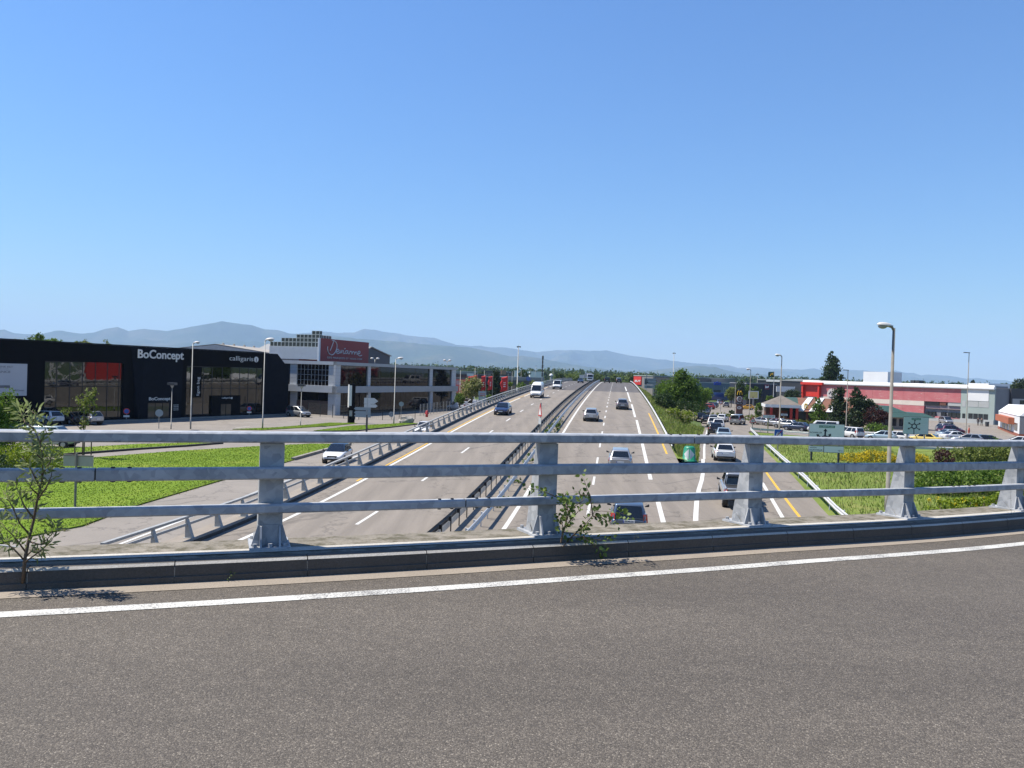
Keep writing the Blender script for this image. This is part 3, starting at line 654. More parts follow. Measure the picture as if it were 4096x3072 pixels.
lamp_px('tall street lamp behind the blue end-of-motorway sign', 3116, 1745, 3135, 1425, math.pi, mt=M_POLE2, r=.12, arm=.75, head=.8)
lamp_px('thin street lamp with flat dark head among the dark pines', 3383, 1730, 3394, 1482, math.pi, mt=M_POLE2, r=.1, style='flat')
lamp_px('thin street lamp with flat dark head before the right end of the red building', 3863, 1756, 3868, 1412, math.pi, mt=M_POLE2, r=.1, style='flat')
lamp_px('street lamp with pale head beside the brown pylon sign', 2996, 1672, 3010, 1480, math.pi, mt=M_POLE2, r=.1, head=.8, arm=.7)
lamp_px('flat headed lamp left of the brown pylon sign', 2938, 1657, 2946, 1514, math.pi, mt=M_POLE2, r=.09, style='flat')
lamp_px('thin flat headed lamp between the fast food kiosk and the flag', 3117, 1660, 3121, 1506, math.pi, mt=M_POLE2, r=.08, style='flat')
lamp_px('thin crown-headed lamp in the retail park left of the green flag', 3026, 1605, 3030, 1496, 0, r=.09, style='crown')
lamp_px('thin crown-headed lamp behind the white hoarding', 3150, 1590, 3154, 1504, 0, r=.09, style='crown')
lamp_px('tall lighting mast left of the white high-roof van', 2067, 1600, 2074, 1386, 0, r=.22, style='crown')
lamp_px('tall lighting mast behind the tree on the right embankment', 2690, 1590, 2697, 1412, 0, r=.2, style='crown')
for lb, a in (('slender street lamp at the corner of the glazed building before the red banner shop', (1837, 1650, 1841, 1478)), ('slender street lamp left of the tallest red flag', (1896, 1632, 1902, 1468)), ('slender street lamp between the two middle red flags', (1934, 1610, 1938, 1479)), ('slender street lamp just right of the third red flag', (1977, 1610, 1983, 1478)), ('slender street lamp right of the fourth red flag', (2046, 1585, 2050, 1484)), ('slender street lamp over the barrier right of the tall mast', (2082, 1575, 2085, 1479)), ('slender street lamp beside the thin antenna mast', (2139, 1560, 2145, 1464)), ('slender street lamp above the white minibus', (2213, 1545, 2216, 1464)), ('slender street lamp left of the far dark car', (2256, 1540, 2259, 1470))):
    lamp_px(lb, *a, 0, r=.08, style='flat', group='slender lamps behind the left barrier')
for lb, a in (('slender lamp before the red shop sign', (2553, 1560, 2556, 1482)), ('slender lamp right of the red shop sign', (2573, 1545, 2576, 1485)), ('slender lamp behind the crest of the right carriageway', (2502, 1530, 2504, 1484))):
    lamp_px(lb, *a, 0, r=.12, style='flat', group='slender lamps beyond the crest')
b = G(2166, 1590); t = thing('antenna_mast', 'thin dark antenna mast rising behind the left barrier', 'mast', b)
h = zat(2172, 1422, b); m = MB(); m.tube([b, b+Vector((0, 0, h*.5))], .18, 8); m.build('lower_pole', M_POLE, t)
m = MB()
for k in range(5): m.tube([b+Vector((0, 0, h*(.5+.1*k))), b+Vector((0, 0, h*(.5+.1*k+.085)))], .26 if k % 2 else .3, 8); m.tube([b+Vector((0, 0, h*(.5+.1*k+.08))), b+Vector((0, 0, h*(.5+.1*k+.102)))], .14, 6)
m.build('antenna', M_DLAMP, t)

# ------------------------------------------------------------------ facades seen as planes
class Fac:
    def __init__(s, A, B):               # plan points left -> right as seen from the camera
        s.A = Vector((A[0], A[1], 0)); d = Vector((B[0], B[1], 0))-s.A; s.L = d.length; s.X = d/s.L; s.Z = Vector((0, 0, 1))
        s.N = s.X.cross(s.Z)             # towards the camera side
    def loc(s, u, v, n=0.0):
        r = ray(u, v); o = s.A+s.N*n; t = (o-CAM).dot(s.N)/r.dot(s.N); p = CAM+r*t; return (p-o).dot(s.X), p.z
    def p(s, x, z, n=0.0): return s.A+s.X*x+s.Z*z+s.N*n
    def box(s, mb, x0, x1, z0, z1, n0, n1):
        return mb.hexa([s.p(x0, z0, n0), s.p(x1, z0, n0), s.p(x1, z0, n1), s.p(x0, z0, n1)], [s.p(x0, z1, n0), s.p(x1, z1, n0), s.p(x1, z1, n1), s.p(x0, z1, n1)])
    def rect(s, u0, v0, u1, v1, n=0.0):
        x0, za = s.loc(u0, (v0+v1)/2, n); x1, _ = s.loc(u1, (v0+v1)/2, n); um = (u0+u1)/2
        return x0, x1, s.loc(um, v1, n)[1], s.loc(um, v0, n)[1]
    def part(s, name, parent, mt, x0, x1, z0, z1, n0, n1):
        m = MB(); s.box(m, x0, x1, z0, z1, n0, n1); return m.build(name, mt, parent)
    def text(s, body, u0, v0, u1, v1, mt, parent, n=0.0, **k):
        x0, x1, z0, z1 = s.rect(u0, v0, u1, v1, n); return lettering(body, s.p(x0, z0, n), s.X, s.Z, x1-x0, z1-z0, mt, parent, **k)
def sph(c, r, name, mt, parent):
    m = MB(); ellipsoid(m, c, ((r, 0, 0), (0, r, 0), (0, 0, r))); return m.build(name, mt, parent, True)

M_BLACK = mat('black_cladding', (.0045, .0048, .006), .8, 0, .15, 1.5, spec=.08)
M_BLACK2 = mat('anthracite_cladding', (.006, .008, .013), .8, 0, .15, 1.5, spec=.08)
M_SHOPGLASS = m_glass('shop_window_glass', (.003, .004, .004), .02, .05, .5, 0, 1.8)
M_MULL = mat('dark_mullion', (.01, .01, .012), .5)
M_SIGNW = mat('white_sign_letter', (.72, .72, .70), .5, 0, .02)
M_ROOFGREY = mat('fibre_cement_roof', (.33, .30, .26), .85, 0, .15, .6)
# -------- black shop
FA = Fac(G(0, 1357, 9.6), G(1060, 1413, 9.6)); X1060 = FA.loc(1060, 1500)[0]
x0 = -30.0
shop = thing('black_shop_building', 'long black clad furniture shop with two storey dark windows and white lettering', 'building', FA.p(0, 0))
ZT = 9.6
w1 = FA.rect(178, 1448, 493, 1678); w2 = FA.rect(745, 1468, 1055, 1662); pr = FA.rect(520, 1390, 740, 1690)
zw1, zw2 = w1[3], w2[3]
ob = FA.part('wall', shop, M_BLACK, x0, X1060, 0, ZT, -28, -.55)
for a, b, z0, z1 in ((x0, w1[0], 0, ZT-.01), (w1[0], w1[1], zw1, ZT-.012), (w1[0], w1[1], 0, .45), (w1[1], w2[0], 0, ZT-.014), (w2[0], w2[1], zw2, ZT-.016), (w2[0], w2[1], 0, .4), (w2[1], X1060, 0, ZT-.018)):
    FA.part('cladding_panel', shop, M_BLACK if z0 == 0 else M_BLACK, a, b, z0, z1, -.54, 0)
FA.part('roof_edge', shop, M_BLACK2, x0, X1060+.05, ZT+.004, ZT+.12, -.5, .06)
# entrance portal, slightly proud and flared
m = MB(); a, b = pr[0], pr[1]; m.hexa([FA.p(a+.8, 0, .01), FA.p(b-1.2, 0, .01), FA.p(b-1.2, 0, .8), FA.p(a+.8, 0, .8)], [FA.p(a, ZT-.1, .01), FA.p(b-1.0, ZT-.1, .01), FA.p(b-1.0, ZT-.1, .8), FA.p(a+1.6, ZT-.1, .8)]); m.build('entrance_portal', M_BLACK2, shop)
# windows: panes between mullions
def panes(fac, parent, us, v0, v1, cuts, mt=None, n=-.25, gap=.05):
    for ua, ub in zip(us[:-1], us[1:]):
        for va, vb in zip(cuts[:-1], cuts[1:]):
            um = (ua+ub)/2; xa = fac.loc(ua, 1550)[0]; xb = fac.loc(ub, 1550)[0]; z1 = fac.loc(um, va)[1]; z0 = max(.45, fac.loc(um, vb)[1])
            fac.part('window_pane', parent, mt or M_SHOPGLASS, xa+gap, xb-gap, z0+gap, z1-gap, n-.03, n)
    xa = fac.loc(us[0], 1550)[0]; xb = fac.loc(us[-1], 1550)[0]
    fac.part('window_frame', parent, M_MULL, xa, xb, .3, fac.loc((us[0]+us[-1])/2, v0)[1], n-.2, n-.035)
    for u in us:
        x = fac.loc(u, 1550)[0]; fac.part('mullion', parent, M_MULL, x-.045, x+.045, .45, fac.loc((us[0]+us[-1])/2, v0)[1], n-.03, n+.03)
panes(FA, shop, (178, 230, 283, 334, 385, 433, 480, 493), 1448, 1678, (1448, 1546, 1678))
panes(FA, shop, (745, 776, 818, 852, 892, 927, 962, 996, 1030, 1055), 1468, 1662, (1468, 1553, 1660))
r_ = FA.rect(846, 1582, 960, 1662); FA.part('door_surround', shop, M_BLACK, r_[0], r_[1], .05, r_[3], -.22, .06)
for ua, ub in ((882, 900), (903, 922)):
    r_ = FA.rect(ua, 1616, ub, 1664); FA.part('door', shop, m_glass('door_glass', (.07, .06, .045), .05) if 'door_glass' not in MATS else MATS['door_glass'], r_[0], r_[1], .12, r_[3], .05, .08)
r_ = FA.rect(590, 1612, 676, 1684, .8)
for k in range(3): FA.part('door', shop, MATS['door_glass'], r_[0]+(r_[1]-r_[0])*k/3+.05, r_[0]+(r_[1]-r_[0])*(k+1)/3-.05, .1, r_[3], .8, .84)
r_ = FA.rect(690, 1615, 718, 1645, .8); FA.part('notice_board', shop, M_BLACK, r_[0], r_[1], r_[2], r_[3], .8, .85)
for k in range(4): FA.text('OUVERT MARDI', 693, 1618+k*6.5, 714, 1622+k*6.5, M_SIGNW, shop, .86, depth=.01, proud=.0)
FA.text('BoConcept', 550, 1401, 733, 1446, M_SIGNW, shop, .85, bold=.018, depth=.08, proud=.05)
FA.text('BoConcept', 595, 1588, 681, 1605, M_SIGNW, shop, .85, bold=.015, depth=.05, proud=.03)
FA.text('calligaris', 917, 1425, 1012, 1449, M_SIGNW, shop, .0, bold=-.006, depth=.05, proud=.03)
FA.text('calligaris', 886, 1588, 922, 1596, M_SIGNW, shop, .06, depth=.04, proud=.03)
def disc(fac, u, v, r_px, mt, parent, n, name='emblem', holes=True):
    x, z = fac.loc(u, v, n); x2, _ = fac.loc(u+r_px, v, n); r = abs(x2-x); m = MB()
    ring = [fac.p(x+r*math.cos(a), z+r*math.sin(a), n) for a in np.linspace(0, 2*math.pi, 24, endpoint=False)]
    m.prism(ring, fac.N*.05); return m.build(name, mt, parent), x, z, r
ob, x, z, r = disc(FA, 1024.5, 1438, 8.5, M_SIGNW, shop, .02)
m = MB(); FA.box(m, x-.06*r, x+.16*r, z-.8*r, z+.15*r, .07, .09); m.build('emblem', M_BLACK, shop); sph(FA.p(x+.05*r, z+.32*r, .08), .13*r, 'emblem', M_BLACK, shop)
disc(FA, 926.5, 1592, 3.2, M_SIGNW, shop, .09)
# vertical lettering banner
r_ = FA.rect(786, 1508, 800, 1582, .0); x = r_[1]
lettering('ligon bag', FA.p(r_[1], r_[2], .03), FA.Z, -FA.X, r_[3]-r_[2], r_[1]-r_[0], M_SIGNW, shop, depth=.02, proud=0.0)
r_ = FA.rect(770, 1468, 806, 1590, 0); FA.part('banner', shop, M_BLACK, r_[0], r_[1], r_[2], r_[3], -.2, .02)
# white poster at the far left
r_ = FA.rect(-90, 1453, 105, 1583); FA.part('poster_frame', shop, M_BLACK2, r_[0]-.3, r_[1]+.2, r_[2]-.2, r_[3]+.25, .0, .12)
M_POST = mat('pale_poster', (.50, .51, .55), .6, 0, .06, .3)
FA.part('poster', shop, M_POST, r_[0], r_[1], r_[2], r_[3], .12, .15)
M_PGREY = mat('poster_grey', (.16, .16, .18), .7)
FA.text('NTAINE EST', -30, 1463, 52, 1470, M_PGREY, shop, .16, depth=.005, proud=.0)
FA.text('DÉCOR', -20, 1471, 36, 1478, mat('poster_light_grey', (.36, .38, .42), .7), shop, .16, depth=.005, proud=.0)
FA.text('TENDANCE', -60, 1482, 42, 1491, M_PGREY, shop, .16, bold=.01, depth=.005, proud=.0)
r_ = FA.rect(-60, 1541, 40, 1552, .16); FA.part('poster_picture', shop, M_PGREY, r_[0], r_[1], r_[2], r_[3], .15, .162)
FA.text('BoConcept', 60, 1557, 97, 1567, M_PGREY, shop, .16, depth=.005, proud=.0)
# chamfered right end
m = MB(); xa = X1060+.003; xe, _ = FA.loc(1157, 1500); xm, zm = FA.loc(1112, 1421); _, ze = FA.loc(1157, 1476)
m.prism([FA.p(xa, 0, -.1), FA.p(xe, 0, -.1), FA.p(xe, ze, -.1), FA.p(xm, ZT, -.1), FA.p(xa, ZT, -.1)], -FA.N*24); m.build('end_wall', M_BLACK2, shop)
# pavement at the foot, low white rail
FA.part('step', shop, M_CONC, w1[0]-2, X1060+8, 0, .14, 0.02, 1.2)

# -------- grey roofed hall behind the black shop
p0, p1, p2, p3 = Dp(770, 1402, 150), Dp(862, 1378, 165), Dp(1120, 1387, 200), Dp(1110, 1420, 185)
hall = thing('warehouse_hall', 'large hall with weathered grey gabled roof behind the black shop', 'building', (p0.x, p0.y, 0))
m = MB(); d = (p2-p1); d.z = 0; nrm = Vector((d.y, -d.x, 0)).normalized()
hp = p1.z; eav = hp-2.6
A = Vector((p1.x, p1.y, hp)); B = Vector((p2.x, p2.y, hp)); f = nrm*20
roof = MB(); roof.prism([A, A+f-Vector((0, 0, 2.6)), B+f-Vector((0, 0, 2.6)), B], (0, 0, .15)); roof.prism([A, A-f-Vector((0, 0, 2.6)), B-f-Vector((0, 0, 2.6)), B], (0, 0, .151)); rf = roof.build('roof', M_ROOFGREY, hall)
m = MB(); m.hexa([(*(A+f*.98)[:2], 0), (*(B+f*.98)[:2], 0), (*(B-f*.98)[:2], 0), (*(A-f*.98)[:2], 0)], [(*(A+f*.98)[:2], eav-.05), (*(B+f*.98)[:2], eav-.05), (*(B-f*.98)[:2], eav-.05), (*(A-f*.98)[:2], eav-.05)]); m.build('wall', mat('hall_wall', (.42, .36, .33), .8), hall)
m = MB(); m.prism([A+f*.98-Vector((0, 0, 2.55)), A-f*.98-Vector((0, 0, 2.55)), A-Vector((0, 0, .05))], d.normalized()*.3); m.build('gable', mat('hall_gable', (.5, .5, .5), .8), hall)
for k in range(6): c = A.lerp(B, .1+.15*k)+Vector((0, 0, .1)); sph(c+Vector((0, 0, .1)), .3, 'roof_vent', M_ROOFGREY, hall)

# -------- glazed two-storey building with the red sign
M_TILE = mat('pale_grey_facade_tile', (.50, .52, .54), .45, 0, .05, .8)
M_BAND = mat('grey_metal_band', (.36, .38, .40), .45, .2, .05, .5)
M_DGLASS = m_glass('tinted_glass', (.007, .005, .006), .03, .04, .3, 0, 1.45)
M_BRICK = mat('dark_brown_slats', (.12, .085, .07), .8, 0, .25, 4)
C = G(1341, 1662); E_ = Dp(1825, 1470, 171); dirR = Vector((E_.x-C.x, E_.y-C.y, 0)).normalized(); dirL = Vector((-dirR.y, dirR.x, 0))
LR = (Vector((E_.x, E_.y, 0))-Vector((C.x, C.y, 0))).length
FR = Fac(C, C+dirR*LR); FLf = Fac(C+dirL*14, C)
HT = FR.loc(1342, 1447)[1]; zb0, zb1 = FR.loc(1342, 1572)[1], FR.loc(1342, 1545)[1]; zr0 = FR.loc(1342, 1460)[1]
gl = thing('glazed_retail_building', 'grey panelled two storey building with dark strip windows and red rooftop sign', 'building', C)
m = MB(); m.hexa([FR.p(.35, 0, -.35), FR.p(LR-.05, 0, -.35), FR.p(LR-.05, 0, -14), FR.p(.35, 0, -14)], [FR.p(.35, HT-.3, -.35), FR.p(LR-.05, HT-.3, -.35), FR.p(LR-.05, HT-.3, -14), FR.p(.35, HT-.3, -14)]); m.build('wall', M_MULL, gl)
for fac, L_, nm in ((FR, LR, 'r'), (FLf, 14, 'l')):
    e = .02 if nm == 'l' else 0
    fac.part('roof_band', gl, M_BAND if nm == 'r' else M_TILE, -.2 if nm == 'r' else 0, L_+(.3 if nm == 'r' else .2-.003), zr0, HT+e, -.5, .2)
    fac.part('floor_band', gl, M_BAND if nm == 'r' else M_TILE, -.35 if nm == 'r' else 0, L_+(.5 if nm == 'r' else .35-.003), zb0, zb1+e, -.5, .35)
def column(fac, ua, ub, v, z0, z1):
    xa, xb = fac.loc(ua, v)[0], fac.loc(ub, v)[0]; k = max(1, int(round((z1-z0)/.62)))
    for i in range(k): fac.part('facade_tile', gl, M_TILE, xa, xb, z0+(z1-z0)*i/k+.008, z0+(z1-z0)*(i+1)/k-.008, -.34, .0)
for ua, ub in ((1341.5, 1362), (1472, 1483), (1720, 1731), (1808, 1824)): column(FR, ua, ub, 1500, zb1, zr0); column(FR, ua, ub, 1600, 0, zb0)
column(FLf, 1314, 1341, 1500, zb1, zr0); column(FLf, 1160, 1187, 1500, zb1, zr0); column(FLf, 1312, 1341, 1600, 0, zb0); column(FLf, 1160, 1185, 1600, 0, zb0)
for ua, ub, k in ((1362, 1472, 6), (1483, 1720, 12), (1731, 1808, 4)):
    xa, xb = FR.loc(ua, 1500)[0], FR.loc(ub, 1500)[0]
    for i in range(k):
        c0, c1 = xa+(xb-xa)*i/k, xa+(xb-xa)*(i+1)/k
        FR.part('window_pane', gl, M_DGLASS, c0+.03, c1-.03, zb1+.05, zr0-.05, -.3, -.24); FR.part('window_pane', gl, M_DGLASS, c0+.03, c1-.03, .3, zb0-.05, -.3, -.24)
xa, xb = FLf.loc(1187, 1500)[0], FLf.loc(1314, 1500)[0]
for i in range(9):
    for j in range(4): FLf.part('window_pane', gl, M_DGLASS, xa+(xb-xa)*i/9+.05, xa+(xb-xa)*(i+1)/9-.05, zb1+(zr0-zb1)*j/4+.05, zb1+(zr0-zb1)*(j+1)/4-.05, -.3, -.2)
for i in range(10): x = xa+(xb-xa)*i/9; FLf.part('glazing_bar', gl, M_BAND, x-.03, x+.03, zb1, zr0, -.29, -.15)
for j in range(1, 4): z = zb1+(zr0-zb1)*j/4; FLf.part('glazing_bar', gl, M_BAND, xa, xb, z-.03, z+.03, -.285, -.16)
xa, xb = FLf.loc(1185, 1600)[0], FLf.loc(1312, 1600)[0]; zz = FLf.loc(1250, 1602)[1]
for j in range(14): FLf.part('wall_slat', gl, M_BRICK, xa, xb, .1+(zz-.1)*j/14+.015, .1+(zz-.1)*(j+1)/14-.015, -.34, -.1)
FLf.part('window_pane', gl, M_DGLASS, xa, xb, zz, zb0, -.34, -.28)
# rooftop sign block with glass cubes
SC = Dp(1278, 1352, 140); SCg = Vector((SC.x, SC.y, 0)); FS = Fac(SCg, SCg+dirR*15.6); FSL = Fac(SCg+dirL*11.2, SCg)
sg = thing('rooftop_sign', 'red advertising wall with white script and stepped glass cubes on the roof', 'sign', (SC.x, SC.y, HT))
M_RED = mat('deep_red_panel', (.30, .018, .02), .5, 0, .05)
M_WHITEC = mat('white_corrugated_sheet', (.78, .79, .80), .5, 0, .03)
x1s = FS.loc(1475, 1400)[0]; zt = FS.loc(1279, 1352)[1]; zb = HT+.02
FS.part('panel', sg, M_RED, .35, x1s, zb, zt, -.3, 0)
FS.part('edge_panel', sg, M_WHITEC, -.03, .346, zb, zt+.02, -.3, .02)
zc0, zc1 = FSL.loc(1200, 1436)[1], FSL.loc(1200, 1387)[1]
xl = FSL.loc(1077, 1400)[0]; k = 44
for i in range(k):
    a = xl+(11.2-xl)*i/k; w = (11.2-xl)/k; FSL.part('corrugated_rib', sg, M_WHITEC, a+w*.05, a+w*.6, zc0, zc1, -.25, .0)
FSL.part('backing_sheet', sg, M_WHITEC, xl, 11.1, zc0, zc1-.01, -.3, -.08)
FSL.part('support_wall', sg, M_RED, xl+6, 11.0, HT+.02, zc0-.02, -1.4, -.6)
M_CUBE = m_glass('glass_cube', (.045, .05, .05), .05)
M_CFR = mat('pale_green_white_frame', (.66, .68, .62), .5)
rows = [FSL.loc(1200, v)[1] for v in (1387, 1367.5, 1351.5, 1337, 1322)]
def cube_mesh(w, h, d):
    m = MB(); t = .06; m.cm = 0; m.box(t*.6, w-t*.6, t*.6, d-t*.6, t*.6, h-t*.6); m.cm = 1
    for (y, z) in ((0, 0), (d-t, 0), (0, h-t), (d-t, h-t)): m.box(0, w, y, y+t, z, z+t)
    for (x, z) in ((0, 0), (w-t, 0), (0, h-t), (w-t, h-t)): m.box(x, x+t, t, d-t, z, z+t)
    for (x, y) in ((0, 0), (w-t, 0), (0, d-t), (w-t, d-t)): m.box(x, x+t, y, y+t, t, h-t)
    return m
cw = (11.2-FSL.loc(1080, 1377)[0])/13.0; cme = None
def add_cube(fac, x, z, h, n0):
    global cme
    if cme is None:
        o = cube_mesh(cw*.97, .8, cw*.97).build('glass_cube', [M_CUBE, M_CFR], sg, world=False); cme = o.data
    else:
        o = bpy.data.objects.new('glass_cube', cme); COL.objects.link(o); o.parent = sg
    p = fac.p(x, z, n0); Mi = Matrix(([*sg['_m'][0:4]], [*sg['_m'][4:8]], [*sg['_m'][8:12]], [*sg['_m'][12:16]])).inverted()
    Rm = Matrix((fac.X, fac.N, fac.Z)).transposed().to_4x4(); o.matrix_local = Mi @ Matrix.Translation(p) @ Rm @ Matrix.Diagonal((1, 1, h/.8, 1))
for r, (n, right) in enumerate(((13, 0), (9.7, 0), (5.9, 6), (2.3, 2))):
    n = int(round(n))
    for i in range(n): add_cube(FSL, 11.2-cw*(i+1), rows[r], (rows[r+1]-rows[r])*.97, -cw)
    for i in range(right): add_cube(FS, cw*(i+.0)+.02+(cw if False else 0), rows[r], (rows[r+1]-rows[r])*.97, -cw*2.03)
STRK = [[(350,430),(345,460),(355,500),(380,531),(410,533),(440,505),(460,460),(466,415),(455,380),(432,357),(412,351),(404,356)],[(425,358),(412,395),(398,435),(378,485)],[(456,502),(478,494),(488,478),(476,464),(460,478),(455,502),(468,520),(492,514),(502,497)],[(500,474),(511,516),(530,474)],[(545,478),(541,512),(552,522),(566,514)],[(556,461),(572,455)],[(604,486),(582,484),(568,502),(576,520),(594,512),(604,490),(606,518),(618,524)],[(622,524),(630,488),(628,500),(640,490),(650,498),(652,528)],[(654,528),(662,500),(676,494),(684,506),(686,532)],[(688,532),(696,504),(708,498),(716,510),(718,536)],[(724,524),(748,518),(758,500),(746,488),(732,502),(730,528),(744,546),(766,546),(780,540)]]
m = MB()
for st in STRK:
    P = [Vector((1200+a/3.16, 1250+b/3.16, 0)) for a, b in st]; Q = []
    for i in range(len(P)-1):
        p_1, p_0, p1_, p2_ = P[max(i-1, 0)], P[i], P[i+1], P[min(i+2, len(P)-1)]
        for t in (0, .33, .66): Q.append(.5*((2*p_0)+(p1_-p_1)*t+(2*p_1-5*p_0+4*p1_-p2_)*t*t+(-p_1+3*p_0-3*p1_+p2_)*t**3))
    Q.append(P[-1]); m.tube([FS.p(*FS.loc(q.x, q.y), .03) for q in Q], .085, 6)
m.build('lettering', M_SIGNW, sg)
FS.text('DES MARQUES ET VOUS.COM', 1309, 1430, 1447, 1438, M_SIGNW, sg, 0, depth=.03, proud=.02, spacing=1.2)
# lamps on that roof
for lb, (u, vb, vt) in (('twin globe lamp standing on the flat roof beside the red sign', (1499, 1455, 1436)), ('twin globe lamp at the right end of the flat roof', (1788, 1468, 1443))):
    p = Dp(u, vb, 150 if u < 1600 else 172); p.z = HT; street_lamp(lb, p, max(.6, zat(u, vt, p)-HT), 1.2, style='double', r=.07, group='twin lamps on the flat roof')
# dark gabled building behind
p = Dp(1520, 1400, 190); gb = thing('dark_gabled_building', 'dark grey gabled building behind the red rooftop sign', 'building', (p.x, p.y, 0))
a = Dp(1470, 1455, 182); b = Dp(1559, 1452, 196); zr = zat(1490, 1391, Dp(1490, 1391, 186)); ze = zat(1559, 1425, b)
FG = Fac(a, b); m = MB(); xe = FG.L; m.prism([FG.p(-8, 0), FG.p(xe, 0), FG.p(xe, ze), FG.p(1.6, zr), FG.p(-8, zr-2.6)], -FG.N*25); m.build('wall', mat('slate_grey_sheet', (.055, .06, .075), .6), gb)
m = MB(); m.prism([FG.p(xe+.3, ze-.05, .3), FG.p(xe+.3, ze+.15, .3), FG.p(1.6, zr+.2, .3), FG.p(1.6, zr, .3)], -FG.N*26); m.prism([FG.p(-8, zr-2.6, .3), FG.p(-8, zr-2.4, .3), FG.p(1.59, zr+.2, .3), FG.p(1.59, zr, .3)], -FG.N*26); m.build('roof', M_POLE, gb)

# ------------------------------------------------------------------ signs and small things on the left
def arrow_sign(t, fac, u0, v0, u1, v1, tip, mt):
    x0, x1, z0, z1 = fac.rect(u0, v0, u1, v1); h = (z1-z0)/2; w = min(h*1.3, .5)
    P = [(x0, z0), (x1-w, z0), (x1, z0+h), (x1-w, z1), (x0, z1)] if tip > 0 else [(x0+w, z0), (x1, z0), (x1, z1), (x0+w, z1), (x0, z0+h)]
    m = MB(); m.prism([fac.p(x, z, .05) for x, z in P], fac.N*.04); return m.build('sign_board', mt, t)
M_SIGNBACK = mat('pale_sign_sheet', (.55, .58, .58), .45, .2, .04)
M_SIGNBACK2 = mat('grey_sign_sheet', (.26, .32, .36), .45, .3, .04)
b = G(1466, 1733); t = thing('direction_signpost', 'cluster of blank arrow direction signs on a black and grey pole', 'signpost', b)
fs = Fac(b+Vector((-2, 0, 0)), b+Vector((2, 0, 0)))
m = MB(); m.tube([b, b+Vector((0, 0, 2.2))], .12, 8); m.build('pole_foot', M_DLAMP, t); m = MB(); m.tube([b+Vector((0, 0, 2.2)), b+Vector((0, 0, zat(1469, 1582, b)))], .1, 8); m.build('pole', M_POLE, t)
for a in ((1457, 1592, 1513, 1616, 1, M_SIGNBACK), (1457, 1617, 1511, 1630, 1, M_SIGNBACK), (1416, 1629, 1483, 1641, -1, M_SIGNBACK2), (1416, 1644, 1483, 1657, -1, M_SIGNBACK2), (1416, 1658, 1483, 1669, -1, M_SIGNBACK2)): arrow_sign(t, fs, *a)
b = G(1404, 1692); h = zat(1405, 1535, b); t = thing('totem_sign', 'tall narrow black totem sign with white side before the glazed building', 'sign', b, rad(35))
m = MB(); m.box(-.45, .45, -.2, .2, 0, h); m.build('panel', M_BLACK, t, world=False)
m = MB(); m.box(-.50, -.455, -.2, .2, h*.4, h*.98); m.box(-.48, -.1, -.23, -.205, h*.44, h*.96); m.build('white_panel', M_SIGNW, t, world=False)
for k in range(5): m = MB(); m.box(-.40, .05, -.225, -.205, h*(.18+.03*k), h*(.195+.03*k)); m.build('lettering', M_SIGNW, t, world=False)
def round_sign(label, ub, vb, us, vs, r, mt, back=None, plate=None, name='round_sign', pole=None):
    b = G(ub, vb); z = zat(us, vs, b); t = thing(name, label, 'road sign', b)
    m = MB(); m.tube([b, b+Vector((0, 0, z+.1))], .04, 6); m.build('pole', pole or M_POLE, t)
    d = Vector((-b.x, -b.y, 0)).normalized(); n = Vector((-d.y, d.x, 0)); c = b+Vector((0, 0, z))+d*.05
    m = MB(); m.prism([c+n*r*math.cos(a)+Vector((0, 0, r*math.sin(a))) for a in np.linspace(0, 2*math.pi, 20, endpoint=False)], d*.03); m.build('disc', mt, t)
    if back: m = MB(); m.prism([c+d*.031+n*r*.72*math.cos(a)+Vector((0, 0, r*.72*math.sin(a))) for a in np.linspace(0, 2*math.pi, 20, endpoint=False)], d*.01); m.build('disc_centre', back, t)
    if plate: m = MB(); m.obox(c-n*r*.9+Vector((0, 0, -r*1.9)), n*r*1.8, Vector((0, 0, r*.6)), d*.03); m.build('plate', plate, t)
    return t
M_SRED = mat('sign_red', (.50, .03, .03), .5); M_SBLUE = mat('sign_blue', (.02, .10, .42), .5)
round_sign('round red rimmed blue sign with small white plate before the shop window', 505, 1690, 505, 1645, .38, M_SRED, M_SBLUE, M_SIGNW)
round_sign('grey back of a round sign at the shop entrance', 635, 1714, 635, 1652, .42, M_SIGNBACK2)
round_sign('round red rimmed sign before the right hand shop window', 996, 1672, 997, 1634, .34, M_SRED, M_SBLUE, M_SIGNW)
round_sign('grey back of a tall round sign beside the boulder', 1603, 1692, 1605, 1616, .35, M_SIGNBACK2)
round_sign('low pair of round sign backs by the fence gate', 1565, 1678, 1566, 1657, .42, M_SIGNBACK2)
# fence around the glazed building
M_FENCE = mat('dark_green_fence', (.02, .035, .03), .6); M_FENCEG = mat('grey_fence_post', (.38, .39, .38), .5, .2); M_MESH = mat('mesh_wire', (.2, .21, .2), .6, .3)
def fence(label, pts, h, mp, every=2.5, mesh=True):
    P = [G(u, v) for u, v in pts]; t = thing('wire_fence', label, 'fence', P[0])
    for a, b in zip(P[:-1], P[1:]):
        L_ = (b-a).length; k = max(1, int(L_/every))
        for i in range(k+1):
            p = a.lerp(b, i/k); m = MB(); m.tube([p, p+Vector((0, 0, h))], .05, 6); m.build('post', mp, t)
            if i < k:
                q = a.lerp(b, (i+1)/k); m = MB()
                for j in range(9): z = .1+(h-.15)*j/8; m.tube([p+Vector((0, 0, z)), q+Vector((0, 0, z))], .008, 3, False)
                for j in range(1, 12): r = p.lerp(q, j/12); m.tube([r+Vector((0, 0, .1)), r+Vector((0, 0, h-.05))], .006, 3, False)
                m.build('mesh_panel', M_MESH if mp is M_FENCEG else M_FENCE, t, fix=False)
    return t
fence('dark wire fence in front of the lit side of the glazed building', [(1232, 1662), (1330, 1670), (1420, 1678)], 2.0, M_FENCE)
